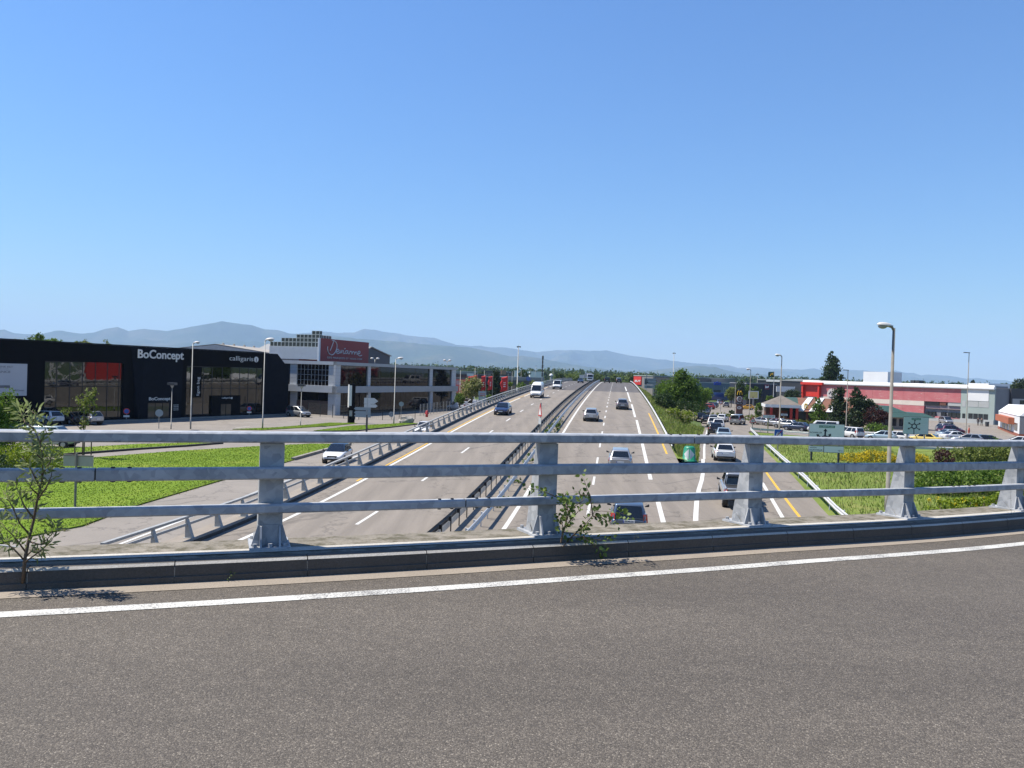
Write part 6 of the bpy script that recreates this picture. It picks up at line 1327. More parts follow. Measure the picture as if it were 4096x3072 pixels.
def bar(p, q, w, mt=None, head=0.0):
    a, c = f.p(*f.loc(*p), .034), f.p(*f.loc(*q), .034); d = (c-a).normalized(); n = d.cross(f.N)*w
    m = MB(); m.prism([a-n, c-n, c+n, a+n], f.N*.008); m.build('arrow', M_INK, t)
    if head: m = MB(); m.prism([c-n*2.6-d*head*.1, c+d*head, c+n*2.6-d*head*.1], f.N*.009); m.build('arrow_head', M_INK, t)
bar((3299, 1750), (3301, 1724), .07, head=.22); bar((3290, 1756), (3272, 1742), .06, head=.2); bar((3310, 1755), (3318, 1742), .06, head=.2)
x, z = f.loc(3299, 1760); m = MB()
for k in range(20): a0, a1 = k*math.pi/10, (k+1)*math.pi/10; m.prism([f.p(x+r*math.cos(a), z+r*math.sin(a), .034) for r, a in ((.42, a0), (.28, a0), (.28, a1), (.42, a1))], f.N*.009)
m.build('roundabout_ring', M_INK, t)
b, t, f = signboard('direction_sign', 'roundabout sign with five-armed ring symbol before the green roofed pavilion', 3662, 1778)
x0, x1, z0, z1 = f.rect(3614, 1669, 3713, 1736); M_BOARD2 = mat('blue_green_sign_face', (.50, .62, .58), .45, 0, .03); f.part('board', t, M_BOARD2, x0, x1, z0, z1, 0, .04); f.part('frame', t, M_INK, x0-.05, x1+.05, z0-.05, z1+.05, -.05, -.002)
for u in (3630, 3700): x = f.loc(u, 1730)[0]; f.part('post', t, M_POLE, x-.07, x+.07, -.1, z0+.8, -.2, -.055)
q = f.rect(3646, 1672, 3683, 1680); f.part('green_plate', t, M_SGREEN, q[0], q[1], q[2], q[3], .04, .05); f.text('GUEBWILLER', 3649, 1674, 3681, 1678, M_SIGNW, t, .052, depth=.004, proud=0.)
x, z = f.loc(3656, 1705); m = MB()
for k in range(20): a0, a1 = k*math.pi/10, (k+1)*math.pi/10; m.prism([f.p(x+r*math.cos(a), z+r*math.sin(a), .046) for r, a in ((.38, a0), (.24, a0), (.24, a1), (.38, a1))], f.N*.009)
m.build('roundabout_ring', M_INK, t)
for a in (85, 28, 150, 205, 330): d = rad(a); c = f.p(x+.34*math.cos(d), z+.34*math.sin(d), .046); e = f.p(x+.75*math.cos(d), z+.75*math.sin(d), .046); dd = (e-c).normalized(); n = dd.cross(f.N)*.05; m = MB(); m.prism([c-n, e-n, e+n, c+n], f.N*.009); m.build('arrow', M_INK, t); m = MB(); m.prism([e-n*3, e+dd*.2, e+n*3], f.N*.01); m.build('arrow_head', M_INK, t)
bar((3655, 1736), (3655, 1715), .06)
for s_, u0, v0, u1, v1 in (('MULHOUSE', 3684, 1697, 3710, 1700), ('WITTENHEIM', 3681, 1705, 3709, 1708), ('KINGERSHEIM', 3618, 1684, 3640, 1687), ('BOURTZWILLER', 3618, 1724, 3644, 1727)): f.text(s_, u0, v0, u1, v1, M_SIGNW, t, .045, depth=.004, proud=0.)
b, t, f = signboard('motorway_end_sign', 'square blue sign with white car and red diagonal bar', 3113, 1838)
x0, x1, z0, z1 = f.rect(3096, 1717, 3132, 1755); f.part('border', t, M_SIGNW, x0, x1, z0, z1, 0, .03); w = x1-x0; f.part('face', t, M_SBLUE, x0+.05*w, x1-.05*w, z0+.05*w, z1-.05*w, .03, .036)
xc, zc = (x0+x1)/2, (z0+z1)/2; m = MB(); m.prism([f.p(xc+w*a, zc+w*c, .037) for a, c in ((-.28, -.22), (.28, -.22), (.28, .04), (.2, .06), (.14, .22), (-.14, .22), (-.2, .06), (-.28, .04))], f.N*.005); m.build('car_symbol', M_SIGNW, t)
m = MB(); m.prism([f.p(xc+w*a, zc+w*c, .043) for a, c in ((-.15, .06), (.15, .06), (.11, .17), (-.11, .17))], f.N*.004); m.build('car_symbol_window', M_SBLUE, t)
m = MB(); m.prism([f.p(xc+w*a, zc+w*c, .048) for a, c in ((-.43, -.39), (-.37, -.44), (.43, .39), (.37, .44))], f.N*.004); m.build('red_bar', M_SRED, t); f.part('post', t, M_POLE, xc-.05, xc+.05, -.1, z1-.1, -.12, -.002)
def tri_sign(label, ub, vb, uc, v0, v1, down=False, sym=True):
    b, t, f = signboard('triangular_sign', label, ub, vb); zt, zb = f.loc(uc, v0)[1], f.loc(uc, v1)[1]; x = f.loc(uc, (v0+v1)/2)[0]; h = zt-zb; w = h*.6
    P = [(x-w, zb), (x+w, zb), (x, zt)] if not down else [(x-w, zt), (x+w, zt), (x, zb)]; c = ((P[0][0]+P[1][0]+P[2][0])/3, (P[0][1]+P[1][1]+P[2][1])/3)
    m = MB(); m.prism([f.p(*p, 0) for p in P], f.N*.03); m.build('triangle', M_SRED, t); m = MB(); m.prism([f.p(c[0]+(p[0]-c[0])*.66, c[1]+(p[1]-c[1])*.66, .031) for p in P], f.N*.005); m.build('triangle_centre', M_SIGNW, t)
    if sym: m = MB(); m.tube([f.p(c[0]+.13*h*math.cos(a), c[1]-.02*h+.13*h*math.sin(a), .04) for a in np.linspace(.3, 5.5, 12)], .03*h, 5); m.build('symbol', M_INK, t)
    f.part('post', t, M_POLE, x-.04, x+.04, -.1, zt-.05, -.1, -.003); return t
tri_sign('triangular roundabout warning sign at the bend of the guard rail', 3011, 1748, 3011, 1667, 1691)
tri_sign('give way sign beside the place name board', 3105, 1712, 3105, 1673, 1688, True, False); tri_sign('give way sign on the roundabout before the blue lorry', 2883, 1646, 2883, 1605, 1620, True, False)
for lb, ub, vb, r0_, tx in (('place name board on a yellowish post before the restaurant', 3072, 1732, (3050, 1659, 3101, 1674), 'LE KALIGONE'), ('smaller place name board right of the tall lamp', 3135, 1702, (3123, 1654, 3151, 1664), 'KINGERSHEIM')):
    b, t, f = signboard('place_name_sign', lb, ub, vb); q = f.rect(*r0_); f.part('border', t, M_SRED if tx[0] == 'L' else M_INK, q[0], q[1], q[2], q[3], 0, .03); f.part('face', t, M_BOARD, q[0]+.05, q[1]-.05, q[2]+.05, q[3]-.05, .03, .036)
    u0, v0, u1, v1 = r0_; f.text(tx, u0+4, v0+3, u1-4, v0+8, M_INK, t, .038, depth=.004, proud=0., bold=.01); f.text('Z.A. COMMERCIALE', u0+6, v0+10, u1-6, v1-2, M_INK, t, .038, depth=.004, proud=0.) if tx[0] == 'L' else None
    x = f.loc(ub, vb-30)[0]; f.part('post', t, mat('yellowish_post', (.42, .36, .16), .6), x-.07, x+.07, -.1, q[2], -.04, .02)
# brown pylon sign with golden arches
b, t, f = signboard('pylon_sign', 'tall brown pylon sign with yellow arches and round white symbols', 2958, 1660); t['category'] = 'sign'
for v0, v1, mt in ((1562, 1584.5, M_BLACK), (1585, 1609, M_BROWN), (1609.5, 1617, M_BLACK), (1617.5, 1655, M_BROWN)): q = f.rect(2945, v0, 2971, v1); f.part('panel', t, mt, q[0], q[1], q[2]+.01, q[3]-.01, -.3, .0)
q = f.rect(2949.5, 1564, 2968, 1580); arches(f, q[0], q[1], q[2], q[3], .03, M_MYEL, t, .08)
x, z = f.loc(2958, 1596); r = .55; m = MB(); m.tube([f.p(x+r*math.cos(a), z+r*math.sin(a), .03) for a in np.linspace(.1, 5.6, 20)], .08, 6); m.tube([f.p(x-r*.8, z, .03), f.p(x+r, z, .03)], .06, 6); m.build('symbol', M_SIGNW, t)
x, z = f.loc(2957, 1631); m = MB(); m.prism([f.p(x+.5*math.cos(a), z+.33*math.sin(a), .01) for a in np.linspace(0, 2*math.pi, 20, endpoint=False)], f.N*.04); m.build('symbol', M_SIGNW, t); f.text('M', 2953, 1628, 2961, 1634, M_BROWN, t, .06, depth=.01, proud=0., bold=.02)
f.text('Drive 24h', 2947, 1611, 2967, 1615, M_SIGNW, t, .02, depth=.01, proud=0.); q = f.rect(2947, 1655, 2969, 1661); f.part('base', t, M_CONC, q[0]-.2, q[1]+.2, 0, q[3], -.5, .15)
p = Dp(3015, 1600, 235); t = thing('billboard', 'yellow billboard in a white frame before the navy store', 'billboard', (p.x, p.y, 0)); f = Fac((p.x-2, p.y, 0), (p.x+2, p.y, 0)); q = f.rect(2994, 1564, 3034, 1595)
f.part('frame', t, M_WALLW, q[0], q[1], q[2], q[3], 0, .1); f.part('poster', t, mat('soft_yellow_poster', (.72, .62, .22), .6, 0, .06), q[0]+.25, q[1]-.25, q[2]+.22, q[3]-.22, .1, .12); f.part('post', t, M_POLE, (q[0]+q[1])/2-.2, (q[0]+q[1])/2+.2, 0, q[2], -.1, .05)
disc(f, 3012, 1590, 3, mat('poster_skin_tone', (.5, .28, .18), .6), t, .13, 'poster_motif')
# green flag
p = Dp(3093, 1600, 235); t = thing('shop_flag', 'dark green flag with yellow emblem on a tall white pole', 'flag', (p.x, p.y, 0)); z1 = zat(3096, 1485, p); m = MB(); m.tube([(p.x, p.y, 0), (p.x, p.y, z1)], [.12, .08], 8); m.build('pole', M_LAMP, t)
m = MB(); m.strip([[(p.x-1.75*w, p.y+.15*math.sin(w*6+i), z1-.1-.12*w-i*.32) for w in np.linspace(0, 1, 8)] for i in range(6)]); o = m.build('cloth', mat('flag_green', (.015, .07, .055), .7), t, True, fix=False); s_ = o.modifiers.new('t', 'SOLIDIFY'); s_.thickness = .02
m = MB(); m.tube([(p.x-1.2, p.y-.25, z1-1.4), (p.x-.9, p.y-.25, z1-.7), (p.x-.75, p.y-.25, z1-1.2), (p.x-.5, p.y-.25, z1-.6), (p.x-.4, p.y-.25, z1-1.2)], .07, 5); m.build('emblem', M_MYEL, t)
round_sign('red no entry sign beside the white kiosk', 4020, 1705, 4021, 1677, .42, M_SRED, None, None); t = [o for o in COL.objects if o.get('label', '').startswith('red no entry')][0]
bb = Vector(t.location); d = Vector((-bb.x, -bb.y, 0)).normalized(); n = Vector((-d.y, d.x, 0)); z = zat(4021, 1677, bb); m = MB(); m.obox(bb+Vector((0, 0, z-.07))-n*.27+d*.085, n*.54, Vector((0, 0, .14)), d*.01); m.build('white_bar', M_SIGNW, t)
# ------------------------------------------------------------------ people
M_SKIN = mat('skin', (.45, .26, .19), .6, 0, 0); M_HAIR = mat('dark_hair', (.02, .015, .012), .7, 0, 0)
def skin_mesh(name, verts, edges, radii, mt, parent):
    me = bpy.data.meshes.new(name); me.from_pydata(verts, edges, []); me.materials.append(mt); o = bpy.data.objects.new(name, me); COL.objects.link(o); o.parent = parent
    s = o.modifiers.new('skin', 'SKIN'); sv = me.skin_vertices[0].data
    for i, r in enumerate(radii): sv[i].radius = (r, r*.85); sv[i].use_root = (i == 0)
    b = o.modifiers.new('sub', 'SUBSURF'); b.levels = 1; b.render_levels = 2; return o
def person(label, p, ang, top, legs, h=1.72):
    k = h/1.75; t = thing('person', label, 'person', p, ang)
    V = [(0, 0, .95), (0, 0, 1.15), (0, 0, 1.40), (0, 0, 1.50), (.01, 0, 1.58), (.02, 0, 1.70), (0, .10, .88), (.05, .11, .48), (-.02, .12, .07), (.14, .13, .03), (0, -.10, .88), (-.04, -.11, .48), (-.10, -.12, .07), (.06, -.13, .03), (0, .19, 1.40), (-.03, .24, 1.12), (.08, .23, .88), (.12, .22, .78), (0, -.19, 1.40), (-.03, -.24, 1.12), (.08, -.23, .88), (.12, -.22, .78)]
    E = [(0, 1), (1, 2), (2, 3), (3, 4), (4, 5), (0, 6), (6, 7), (7, 8), (8, 9), (0, 10), (10, 11), (11, 12), (12, 13), (2, 14), (14, 15), (15, 16), (16, 17), (2, 18), (18, 19), (19, 20), (20, 21)]
    R_ = [.14, .13, .15, .06, .075, .10, .085, .06, .045, .04, .085, .06, .045, .04, .055, .045, .035, .04, .055, .045, .035, .04]
    V = [tuple(c*k for c in v) for v in V]; skin_mesh('body', V, E, R_, M_SKIN, t)
    idx = [0, 1, 2, 14, 15, 16, 18, 19, 20]; mp = {j: i for i, j in enumerate(idx)}; skin_mesh('jacket', [V[i] for i in idx], [(mp[a], mp[b]) for a, b in E if a in mp and b in mp], [R_[i]+.022 for i in idx], top, t)
    idx = [0, 6, 7, 8, 10, 11, 12]; mp = {j: i for i, j in enumerate(idx)}; skin_mesh('trousers', [V[i] for i in idx], [(mp[a], mp[b]) for a, b in E if a in mp and b in mp], [R_[i]+.018 for i in idx], legs, t)
    m = MB(); ellipsoid(m, (-.01*k, 0, 1.71*k), ((.115, 0, 0), (0, .10, 0), (0, 0, .12)), 10, 5, 'up'); m.build('hair', M_HAIR, t, True, world=False); return t
M_DCLOTH = mat('dark_clothing', (.02, .02, .025), .9, 0, 0)
person('person in dark clothes walking left of another before the grey window bay', G(3912, 1703), 1.2, M_DCLOTH, M_DCLOTH); person('person in dark clothes walking right of another before the grey window bay', G(3926, 1704), 1.2, M_DCLOTH, M_DCLOTH, 1.78)
M_CORAL = mat('coral_clothing', (.62, .13, .09), .8, 0, .1, 6); person('person dressed all in coral red standing beside the thin lamp', G(3875, 1743), 2.5, M_CORAL, M_CORAL, 1.6)
b = G(3948, 1706); t = thing('litter_bin', 'dark litter bin right of the two walkers', 'bin', b); m = MB(); m.tube([b, b+Vector((0, 0, .95))], [.33, .38], 12); m.build('body', M_DLAMP, t); m = MB(); m.tube([b+Vector((0, 0, .95)), b+Vector((0, 0, 1.02))], .4, 12); m.build('rim', M_POLE, t)
# ================================================================== VEGETATION
LEAF = dict(
    green=m_leaf('leaf_green', (.065, .13, .014), (.17, .27, .04), .42), lime=m_leaf('leaf_lime', (.15, .22, .012), (.30, .38, .03)),
    dark=m_leaf('leaf_dark', (.022, .05, .014), (.06, .105, .026)), pine=m_leaf('needle_pine', (.02, .04, .015), (.055, .085, .028), .2),
    olive=m_leaf('leaf_olive', (.11, .15, .025), (.24, .28, .07), .42), purple=m_leaf('leaf_purple', (.045, .018, .018), (.10, .04, .035)),
    cream=m_leaf('blossom_cream', (.34, .35, .13), (.60, .56, .30)), yellow=m_leaf('blossom_yellow', (.55, .42, .01), (.80, .62, .03)),
    willow=m_leaf('leaf_willow', (.16, .21, .06), (.36, .42, .19), .5), poplar=m_leaf('leaf_poplar', (.06, .11, .02), (.22, .30, .08)),
    far=m_leaf('leaf_far', (.035, .07, .018), (.10, .15, .04)), far2=m_leaf('leaf_far_light', (.08, .13, .02), (.18, .24, .05)),
    straw=m_leaf('blade_straw', (.18, .21, .05), (.36, .33, .14)), blade=m_leaf('blade_green', (.11, .18, .02), (.24, .32, .06)), lawn=m_leaf('blade_lawn', (.14, .22, .016), (.21, .30, .035)))
M_BARK = mat('bark', (.11, .085, .06), .9, 0, .3, 6, .5, 30); M_TWIG = mat('twig', (.13, .085, .05), .8, 0, .2, 8)
def leaf_geo(C_, size, up=.25, aspect=.6):
    n = len(C_); a = rng.normal(size=(n, 3)); a /= np.linalg.norm(a, axis=1)[:, None]
    b = rng.normal(size=(n, 3)); b[:, 2] += up; b -= a*(a*b).sum(1)[:, None]; b /= np.linalg.norm(b, axis=1)[:, None]
    s = size*rng.uniform(.6, 1.35, n)[:, None]; a = a*s*.5; b = b*s*.5*aspect
    V = np.stack([C_-a, C_+b*.9-a*.1, C_+a, C_-b*.9-a*.1], 1).reshape(-1, 3)
    return V, np.arange(4*n).reshape(-1, 4)
def quick_mesh(name, V, Fc, mt, parent=None):
    me = bpy.data.meshes.new(name); V = np.asarray(V, np.float32); Fc = np.asarray(Fc, np.int32); k = Fc.shape[1]
    if parent is not None and '_m' in parent: V = V-np.array(parent.location[:], np.float32)
    me.vertices.add(len(V)); me.vertices.foreach_set('co', V.ravel()); me.loops.add(Fc.size); me.loops.foreach_set('vertex_index', Fc.ravel())
    me.polygons.add(len(Fc)); me.polygons.foreach_set('loop_start', np.arange(0, Fc.size, k, dtype=np.int32)); me.update(calc_edges=True); me.validate()
    me.materials.append(mt); o = bpy.data.objects.new(name, me); COL.objects.link(o)
    if parent is not None: o.parent = parent
    return o
def cloud(ells, n, clump=.22, per=14, hollow=.55):
    """leaf positions in clumps through ellipsoids [(cx,cy,cz,rx,ry,rz)]"""
    vol = np.array([e[3]*e[4]*e[5] for e in ells])**.67; w = vol/vol.sum(); out = []
    for e, f in zip(ells, w):
        k = max(4, int(n*f/per)); d = rng.normal(size=(k, 3)); d /= np.linalg.norm(d, axis=1)[:, None]; r = (hollow+(1-hollow)*rng.uniform(0, 1, k))[:, None]*rng.uniform(.85, 1.12, k)[:, None]
        c = d*r*np.array(e[3:6])+np.array(e[:3]); rr_ = clump*min(e[3:6])*rng.uniform(.5, 1.4, k)
        out.append((np.repeat(c, per, 0)+rng.normal(size=(k*per, 3))*np.repeat(rr_, per)[:, None]*.55))
    return np.concatenate(out)
def tree(name, label, base, ells, n, size, leaf, trunk_r=.15, cat='tree', group=None, limbs=5, clump=.24, hollow=.5, extra=None):
    b = Vector(base); t = thing(name, label, cat, b, 0, group)
    top = max(e[2]+e[5]*.3 for e in ells); cx = np.mean([e[0] for e in ells]); cy = np.mean([e[1] for e in ells])
    m = MB(); tip = Vector((cx, cy, b.z+(top-b.z)*.8)); m.tube([b, b.lerp(tip, .35)+Vector((.1, .05, 0))*trunk_r, b.lerp(tip, .7), tip], [trunk_r, trunk_r*.75, trunk_r*.45, trunk_r*.15], 8)
    for k in range(limbs):
        e = ells[k % len(ells)]; s = b.lerp(tip, random.uniform(.3, .65)); q = Vector((e[0]+e[3]*random.uniform(-.7, .7), e[1]+e[4]*random.uniform(-.7, .7), e[2]+e[5]*random.uniform(-.2, .7))); m.tube([s, s.lerp(q, .5)+Vector((0, 0, .1)), q], [trunk_r*.4, trunk_r*.28, trunk_r*.08], 6)
    m.build('trunk', M_BARK, t, True)
    P = cloud(ells, n, clump, hollow=hollow); P = P[P[:, 2] > b.z+.05]; V, Fc = leaf_geo(P, size); o = quick_mesh('crown', V, Fc, LEAF[leaf], t); o['kind'] = 'stuff'
    if extra:
        P = cloud(ells, int(n*extra[1]), clump*.8, hollow=.85); V, Fc = leaf_geo(P, size*.8); o = quick_mesh('blossom', V, Fc, LEAF[extra[0]], t); o['kind'] = 'stuff'
    return t
def E_(u0, v0, u1, v1, d, depth=None, dy=0.0):
    """ellipsoid that fills an image box at distance d"""
    p = Dp((u0+u1)/2, (v0+v1)/2, d+dy); rx = abs(u1-u0)/2/F*d; rz_ = abs(v1-v0)/2/F*d; return (p.x, p.y, p.z, rx, depth or rx, rz_)
def gz(p, z=0.0): return Vector((p[0], p[1], z))
def tpx(name, label, boxes, d, n, size, leaf, base=None, z=0.0, **k):
    el = [E_(*b[:4], d, dy=(b[4] if len(b) > 4 else 0)) for b in boxes]; c = el[0]; b = base or (c[0], c[1], z); return tree(name, label, b, el, n, size, leaf, **k)
# embankment trees on the right
tpx('broadleaf_tree', 'tallest leafy tree on the right embankment', [(2680, 1478, 2790, 1640), (2640, 1520, 2730, 1640), (2730, 1520, 2810, 1650), (2700, 1475, 2745, 1540)], 132, 9000, .34, 'green', z=1.0, trunk_r=.2)
tpx('broadleaf_tree', 'lower leafy tree left of the tallest one on the embankment', [(2620, 1520, 2700, 1610), (2640, 1560, 2710, 1640)], 150, 3600, .34, 'green', z=1.5, trunk_r=.15)
tpx('broadleaf_tree', 'leafy tree right of the tallest one, overhanging the roundabout', [(2770, 1545, 2850, 1610), (2760, 1580, 2830, 1665)], 160, 3600, .34, 'green', z=.0, trunk_r=.15)
tpx('dark_shrub', 'dark shrub at the foot of the embankment trees', [(2610, 1570, 2700, 1640), (2660, 1600, 2790, 1668)], 128, 4200, .28, 'dark', z=1.5, trunk_r=.08, cat='shrub')
tpx('blossoming_shrub', 'pale blossoming shrub on the slope above the slip road', [(2660, 1630, 2720, 1668), (2710, 1640, 2785, 1692)], 112, 2200, .22, 'lime', z=1.4, trunk_r=.05, cat='shrub', extra=('cream', .6))
# trees and shrubs of the retail park
tpx('pine_tree', 'broad dark pine left of the thin lamp before the red building', [(3310, 1640, 3390, 1712), (3320, 1590, 3390, 1660), (3330, 1545, 3380, 1610)], 140, 5200, .36, 'pine', trunk_r=.2)
tpx('pine_tree', 'broad dark pine right of the thin lamp before the red building', [(3380, 1620, 3470, 1720), (3395, 1575, 3475, 1640), (3405, 1545, 3445, 1600), (3440, 1600, 3510, 1660)], 138, 6000, .36, 'pine', trunk_r=.22)
tpx('spruce_tree', 'small pointed green conifer before the restaurant roof', [(3240, 1640, 3312, 1690), (3248, 1610, 3300, 1655), (3258, 1582, 3284, 1630)], 148, 2800, .3, 'green', trunk_r=.12)
tpx('purple_shrub', 'dark purple leaved shrub beside the pines', [(3455, 1630, 3530, 1710), (3500, 1640, 3565, 1690)], 136, 3400, .3, 'purple', trunk_r=.1, cat='shrub')
tpx('columnar_conifer', 'dense columnar conifer behind the silver queue', [(3021, 1612, 3048, 1674)], 168, 2600, .22, 'green', trunk_r=.12, hollow=.8)
tpx('poplar_tree', 'very tall poplar behind the red building, rising into the sky', [(3290, 1440, 3362, 1530), (3310, 1404, 3345, 1480), (3284, 1480, 3330, 1540), (3315, 1420, 3355, 1500)], 270, 4800, .62, 'dark', trunk_r=.35)
tpx('small_tree', 'small ragged tree just right of the tall poplar', [(3352, 1498, 3376, 1522)], 280, 400, .6, 'dark', trunk_r=.1)
tpx('round_tree', 'dark round tree before the white hoarding', [(3135, 1556, 3205, 1610)], 215, 2200, .42, 'pine', trunk_r=.2)
tpx('round_bush', 'clipped round bush left of the flag pole', [(3066, 1583, 3094, 1608)], 205, 900, .3, 'green', trunk_r=.1, cat='bush', hollow=.8)
tpx('pine_tree', 'dark pine at the right picture edge behind the white kiosk', [(4040, 1540, 4130, 1620), (4055, 1515, 4115, 1570)], 195, 3600, .45, 'pine', trunk_r=.25)
tpx('small_tree', 'tiny tree on the skyline left of the right edge', [(3884, 1518, 3900, 1538)], 300, 260, .6, 'dark', trunk_r=.1)
for i, (lb, bx, d, lf) in enumerate((('leafy tree left of the pylon sign', (2902, 1548, 2950, 1600), 240, 'olive'), ('leafy tree directly behind the pylon sign', (2940, 1520, 2980, 1600), 250, 'dark'), ('leafy tree between pylon sign and yellow billboard', (2972, 1540, 3005, 1600), 255, 'green'), ('leafy tree behind the yellow billboard', (3000, 1545, 3040, 1600), 262, 'green'), ('low tree left of the blue lorry', (2805, 1550, 2850, 1600), 230, 'green'))):
    tpx('street_tree', lb, [bx], d, 1500, .5, lf, trunk_r=.15, group='trees of the retail park')
tpx('clipped_bush', 'small round bush at the foot of the pylon sign', [(2914, 1640, 2938, 1656)], 190, 700, .25, 'dark', trunk_r=.06, cat='bush'); 
def hedge(name, label, px, z0, h, w, n, size, leaf, cat='hedge', extra=None, fn=None):
    P = [G(u, v) for u, v in px]; t = thing(name, label, cat, P[0]); C_ = []
    for a, b in zip(P[:-1], P[1:]):
        k = max(1, int((b-a).length/(w*.8)))
        for i in range(k): q = a.lerp(b, (i+.5)/k); C_.append((q.x, q.y, h*.48, w*.75, w*.6, h*.55*random.uniform(.8, 1.15)))
    m = MB()
    for e in C_: m.tube([(e[0], e[1], 0), (e[0]+.05, e[1], h*.7)], [.05, .02], 5)
    m.build('stem', M_BARK, t); Pn = cloud(C_, n, .3, hollow=.7); Pn = Pn[Pn[:, 2] > .03]; V, Fc = leaf_geo(Pn, size); o = quick_mesh('foliage', V, Fc, LEAF[leaf], t); o['kind'] = 'stuff'
    if extra: Pn = cloud(C_, int(n*extra[1]), .25, hollow=.9); V, Fc = leaf_geo(Pn, size*.7); o = quick_mesh('blossom', V, Fc, LEAF[extra[0]], t); o['kind'] = 'stuff'
    return t
hedge('hedge', 'pale olive hedge in front of the restaurant', [(3000, 1684), (3100, 1696), (3200, 1704), (3260, 1706)], 0, 1.1, 1.6, 3000, .26, 'olive')
hedge('hedge', 'olive hedge at the foot of the pylon sign', [(2850, 1664), (2900, 1667), (2950, 1676), (3000, 1682)], 0, .8, 1.6, 2200, .26, 'olive')
hedge('hedge', 'green bushes at the right of the pines', [(3470, 1740), (3510, 1742), (3560, 1748)], 0, 1.9, 1.8, 2200, .28, 'green')
hedge('flowering_broom', 'bank of bright yellow broom in the meadow behind the middle rail', [(3375, 1872), (3440, 1866), (3510, 1858), (3570, 1858)], 0, 1.25, 1.3, 2000, .16, 'olive', 'shrub', ('yellow', 4.5))
hedge('flowering_broom', 'yellow broom right of the concrete-toned lamp', [(3585, 1862), (3625, 1862), (3650, 1858), (3705, 1860)], 0, .95, 1.1, 1300, .16, 'olive', 'shrub', ('yellow', 3.5))
hedge('flowering_broom', 'small tuft of yellow broom by the sign post', [(3300, 1858), (3318, 1858)], 0, .5, .8, 260, .14, 'olive', 'shrub', ('yellow', 1.2))
hedge('bramble_bush', 'broad green bramble bank behind the lower rail on the right', [(3700, 2000), (3800, 1990), (3900, 1985), (4000, 1975), (4150, 1970)], 0, 2.0, 1.9, 8000, .22, 'green', 'bush')
hedge('bramble_bush', 'low bright brambles below the broad bank on the right', [(3730, 2060), (3850, 2050), (3960, 2040), (4120, 2020)], 0, .9, 1.3, 4200, .2, 'lime', 'bush', ('yellow', .06))
hedge('scrub', 'mixed scrub at the far edge of the meadow on the right', [(3730, 1850), (3830, 1852), (3930, 1850), (4030, 1850), (4160, 1852)], 0, 1.7, 2.0, 5200, .26, 'olive', 'bush')
hedge('scrub', 'dark green scrub right of the grey bush in the meadow', [(3890, 1842), (3960, 1838), (4060, 1838)], 0, 2.0, 1.8, 3000, .26, 'green', 'bush')
hedge('scrub', 'brownish scrub in the middle of the meadow', [(3760, 1862), (3800, 1864)], 0, 1.4, 1.4, 900, .22, 'purple', 'bush')
# left side
tpx('hedge_tree', 'dark leafy tree at the left picture edge before the poster', [(-120, 1600, 60, 1740), (-60, 1545, 70, 1680), (-80, 1640, 85, 1840), (-200, 1650, 40, 1900)], 58, 9000, .2, 'green', base=gz(Dp(-30, 1900, 58)), trunk_r=.2, hollow=.4)
tpx('dark_hedge', 'shadowy hedge behind the willow sapling at the left edge', [(-260, 1760, 40, 1990), (-200, 1820, 60, 2000)], 50, 5200, .18, 'dark', trunk_r=.12, cat='hedge', hollow=.4)
tpx('golden_shrub', 'bright yellow green rounded shrub on the lawn at the left', [(15, 1768, 150, 1890), (110, 1775, 255, 1895), (-60, 1790, 60, 1900)], 54, 7000, .14, 'lime', base=gz(Dp(130, 1900, 54)), trunk_r=.08, cat='shrub', hollow=.65)
b = G(330, 1832); el = [E_(*q, b.y) for q in ((290, 1548, 390, 1640), (330, 1545, 400, 1600), (240, 1625, 300, 1670), (320, 1625, 395, 1660), (310, 1655, 370, 1712))]
st = tree('young_tree', 'staked young tree with thin pale leaves before the black shop', b, el, 520, .24, 'olive', .06, clump=.4, hollow=.3, limbs=9)
for dx, dy in ((-.45, -.3), (-.1, .4), (.3, -.35), (.55, .2)): m = MB(); m.tube([b+Vector((dx, dy, 0)), b+Vector((dx, dy, 2.1))], .045, 6); m.build('stake', M_BARK, st)
tpx('broadleaf_tree', 'leafy tree top showing over the left part of the black shop', [(104, 1345, 180, 1400), (140, 1328, 175, 1370), (170, 1350, 248, 1400)], 150, 2200, .4, 'green', trunk_r=.25)
tpx('thin_tree', 'thin pale tree top over the roof of the black shop', [(300, 1358, 380, 1400)], 165, 420, .4, 'olive', trunk_r=.15); tpx('thin_tree', 'second thin pale tree top nearer the shop lettering', [(405, 1362, 440, 1400)], 165, 260, .4, 'olive', trunk_r=.15); tpx('thin_tree', 'scrap of tree top at the far left roof line', [(58, 1352, 78, 1372)], 160, 120, .35, 'olive', trunk_r=.1)
tpx('flowering_tree', 'cream flowering tree beside the widest red flag', [(1845, 1512, 1930, 1590), (1870, 1505, 1925, 1560)], 150, 3000, .36, 'olive', trunk_r=.15, extra=('cream', .7))
tpx('dark_conifer', 'tall dark conifer between the red flags', [(1945, 1520, 2010, 1600), (1955, 1495, 2005, 1560), (1965, 1478, 1998, 1525)], 175, 4200, .4, 'pine', trunk_r=.25)
tpx('green_bush', 'bright green bush at the corner of the glazed building', [(1818, 1572, 1862, 1618)], 152, 1400, .3, 'green', trunk_r=.1, cat='bush'); tpx('green_bush', 'low green bush beside the white truck', [(1942, 1580, 1970, 1606)], 140, 800, .26, 'green', trunk_r=.08, cat='bush')
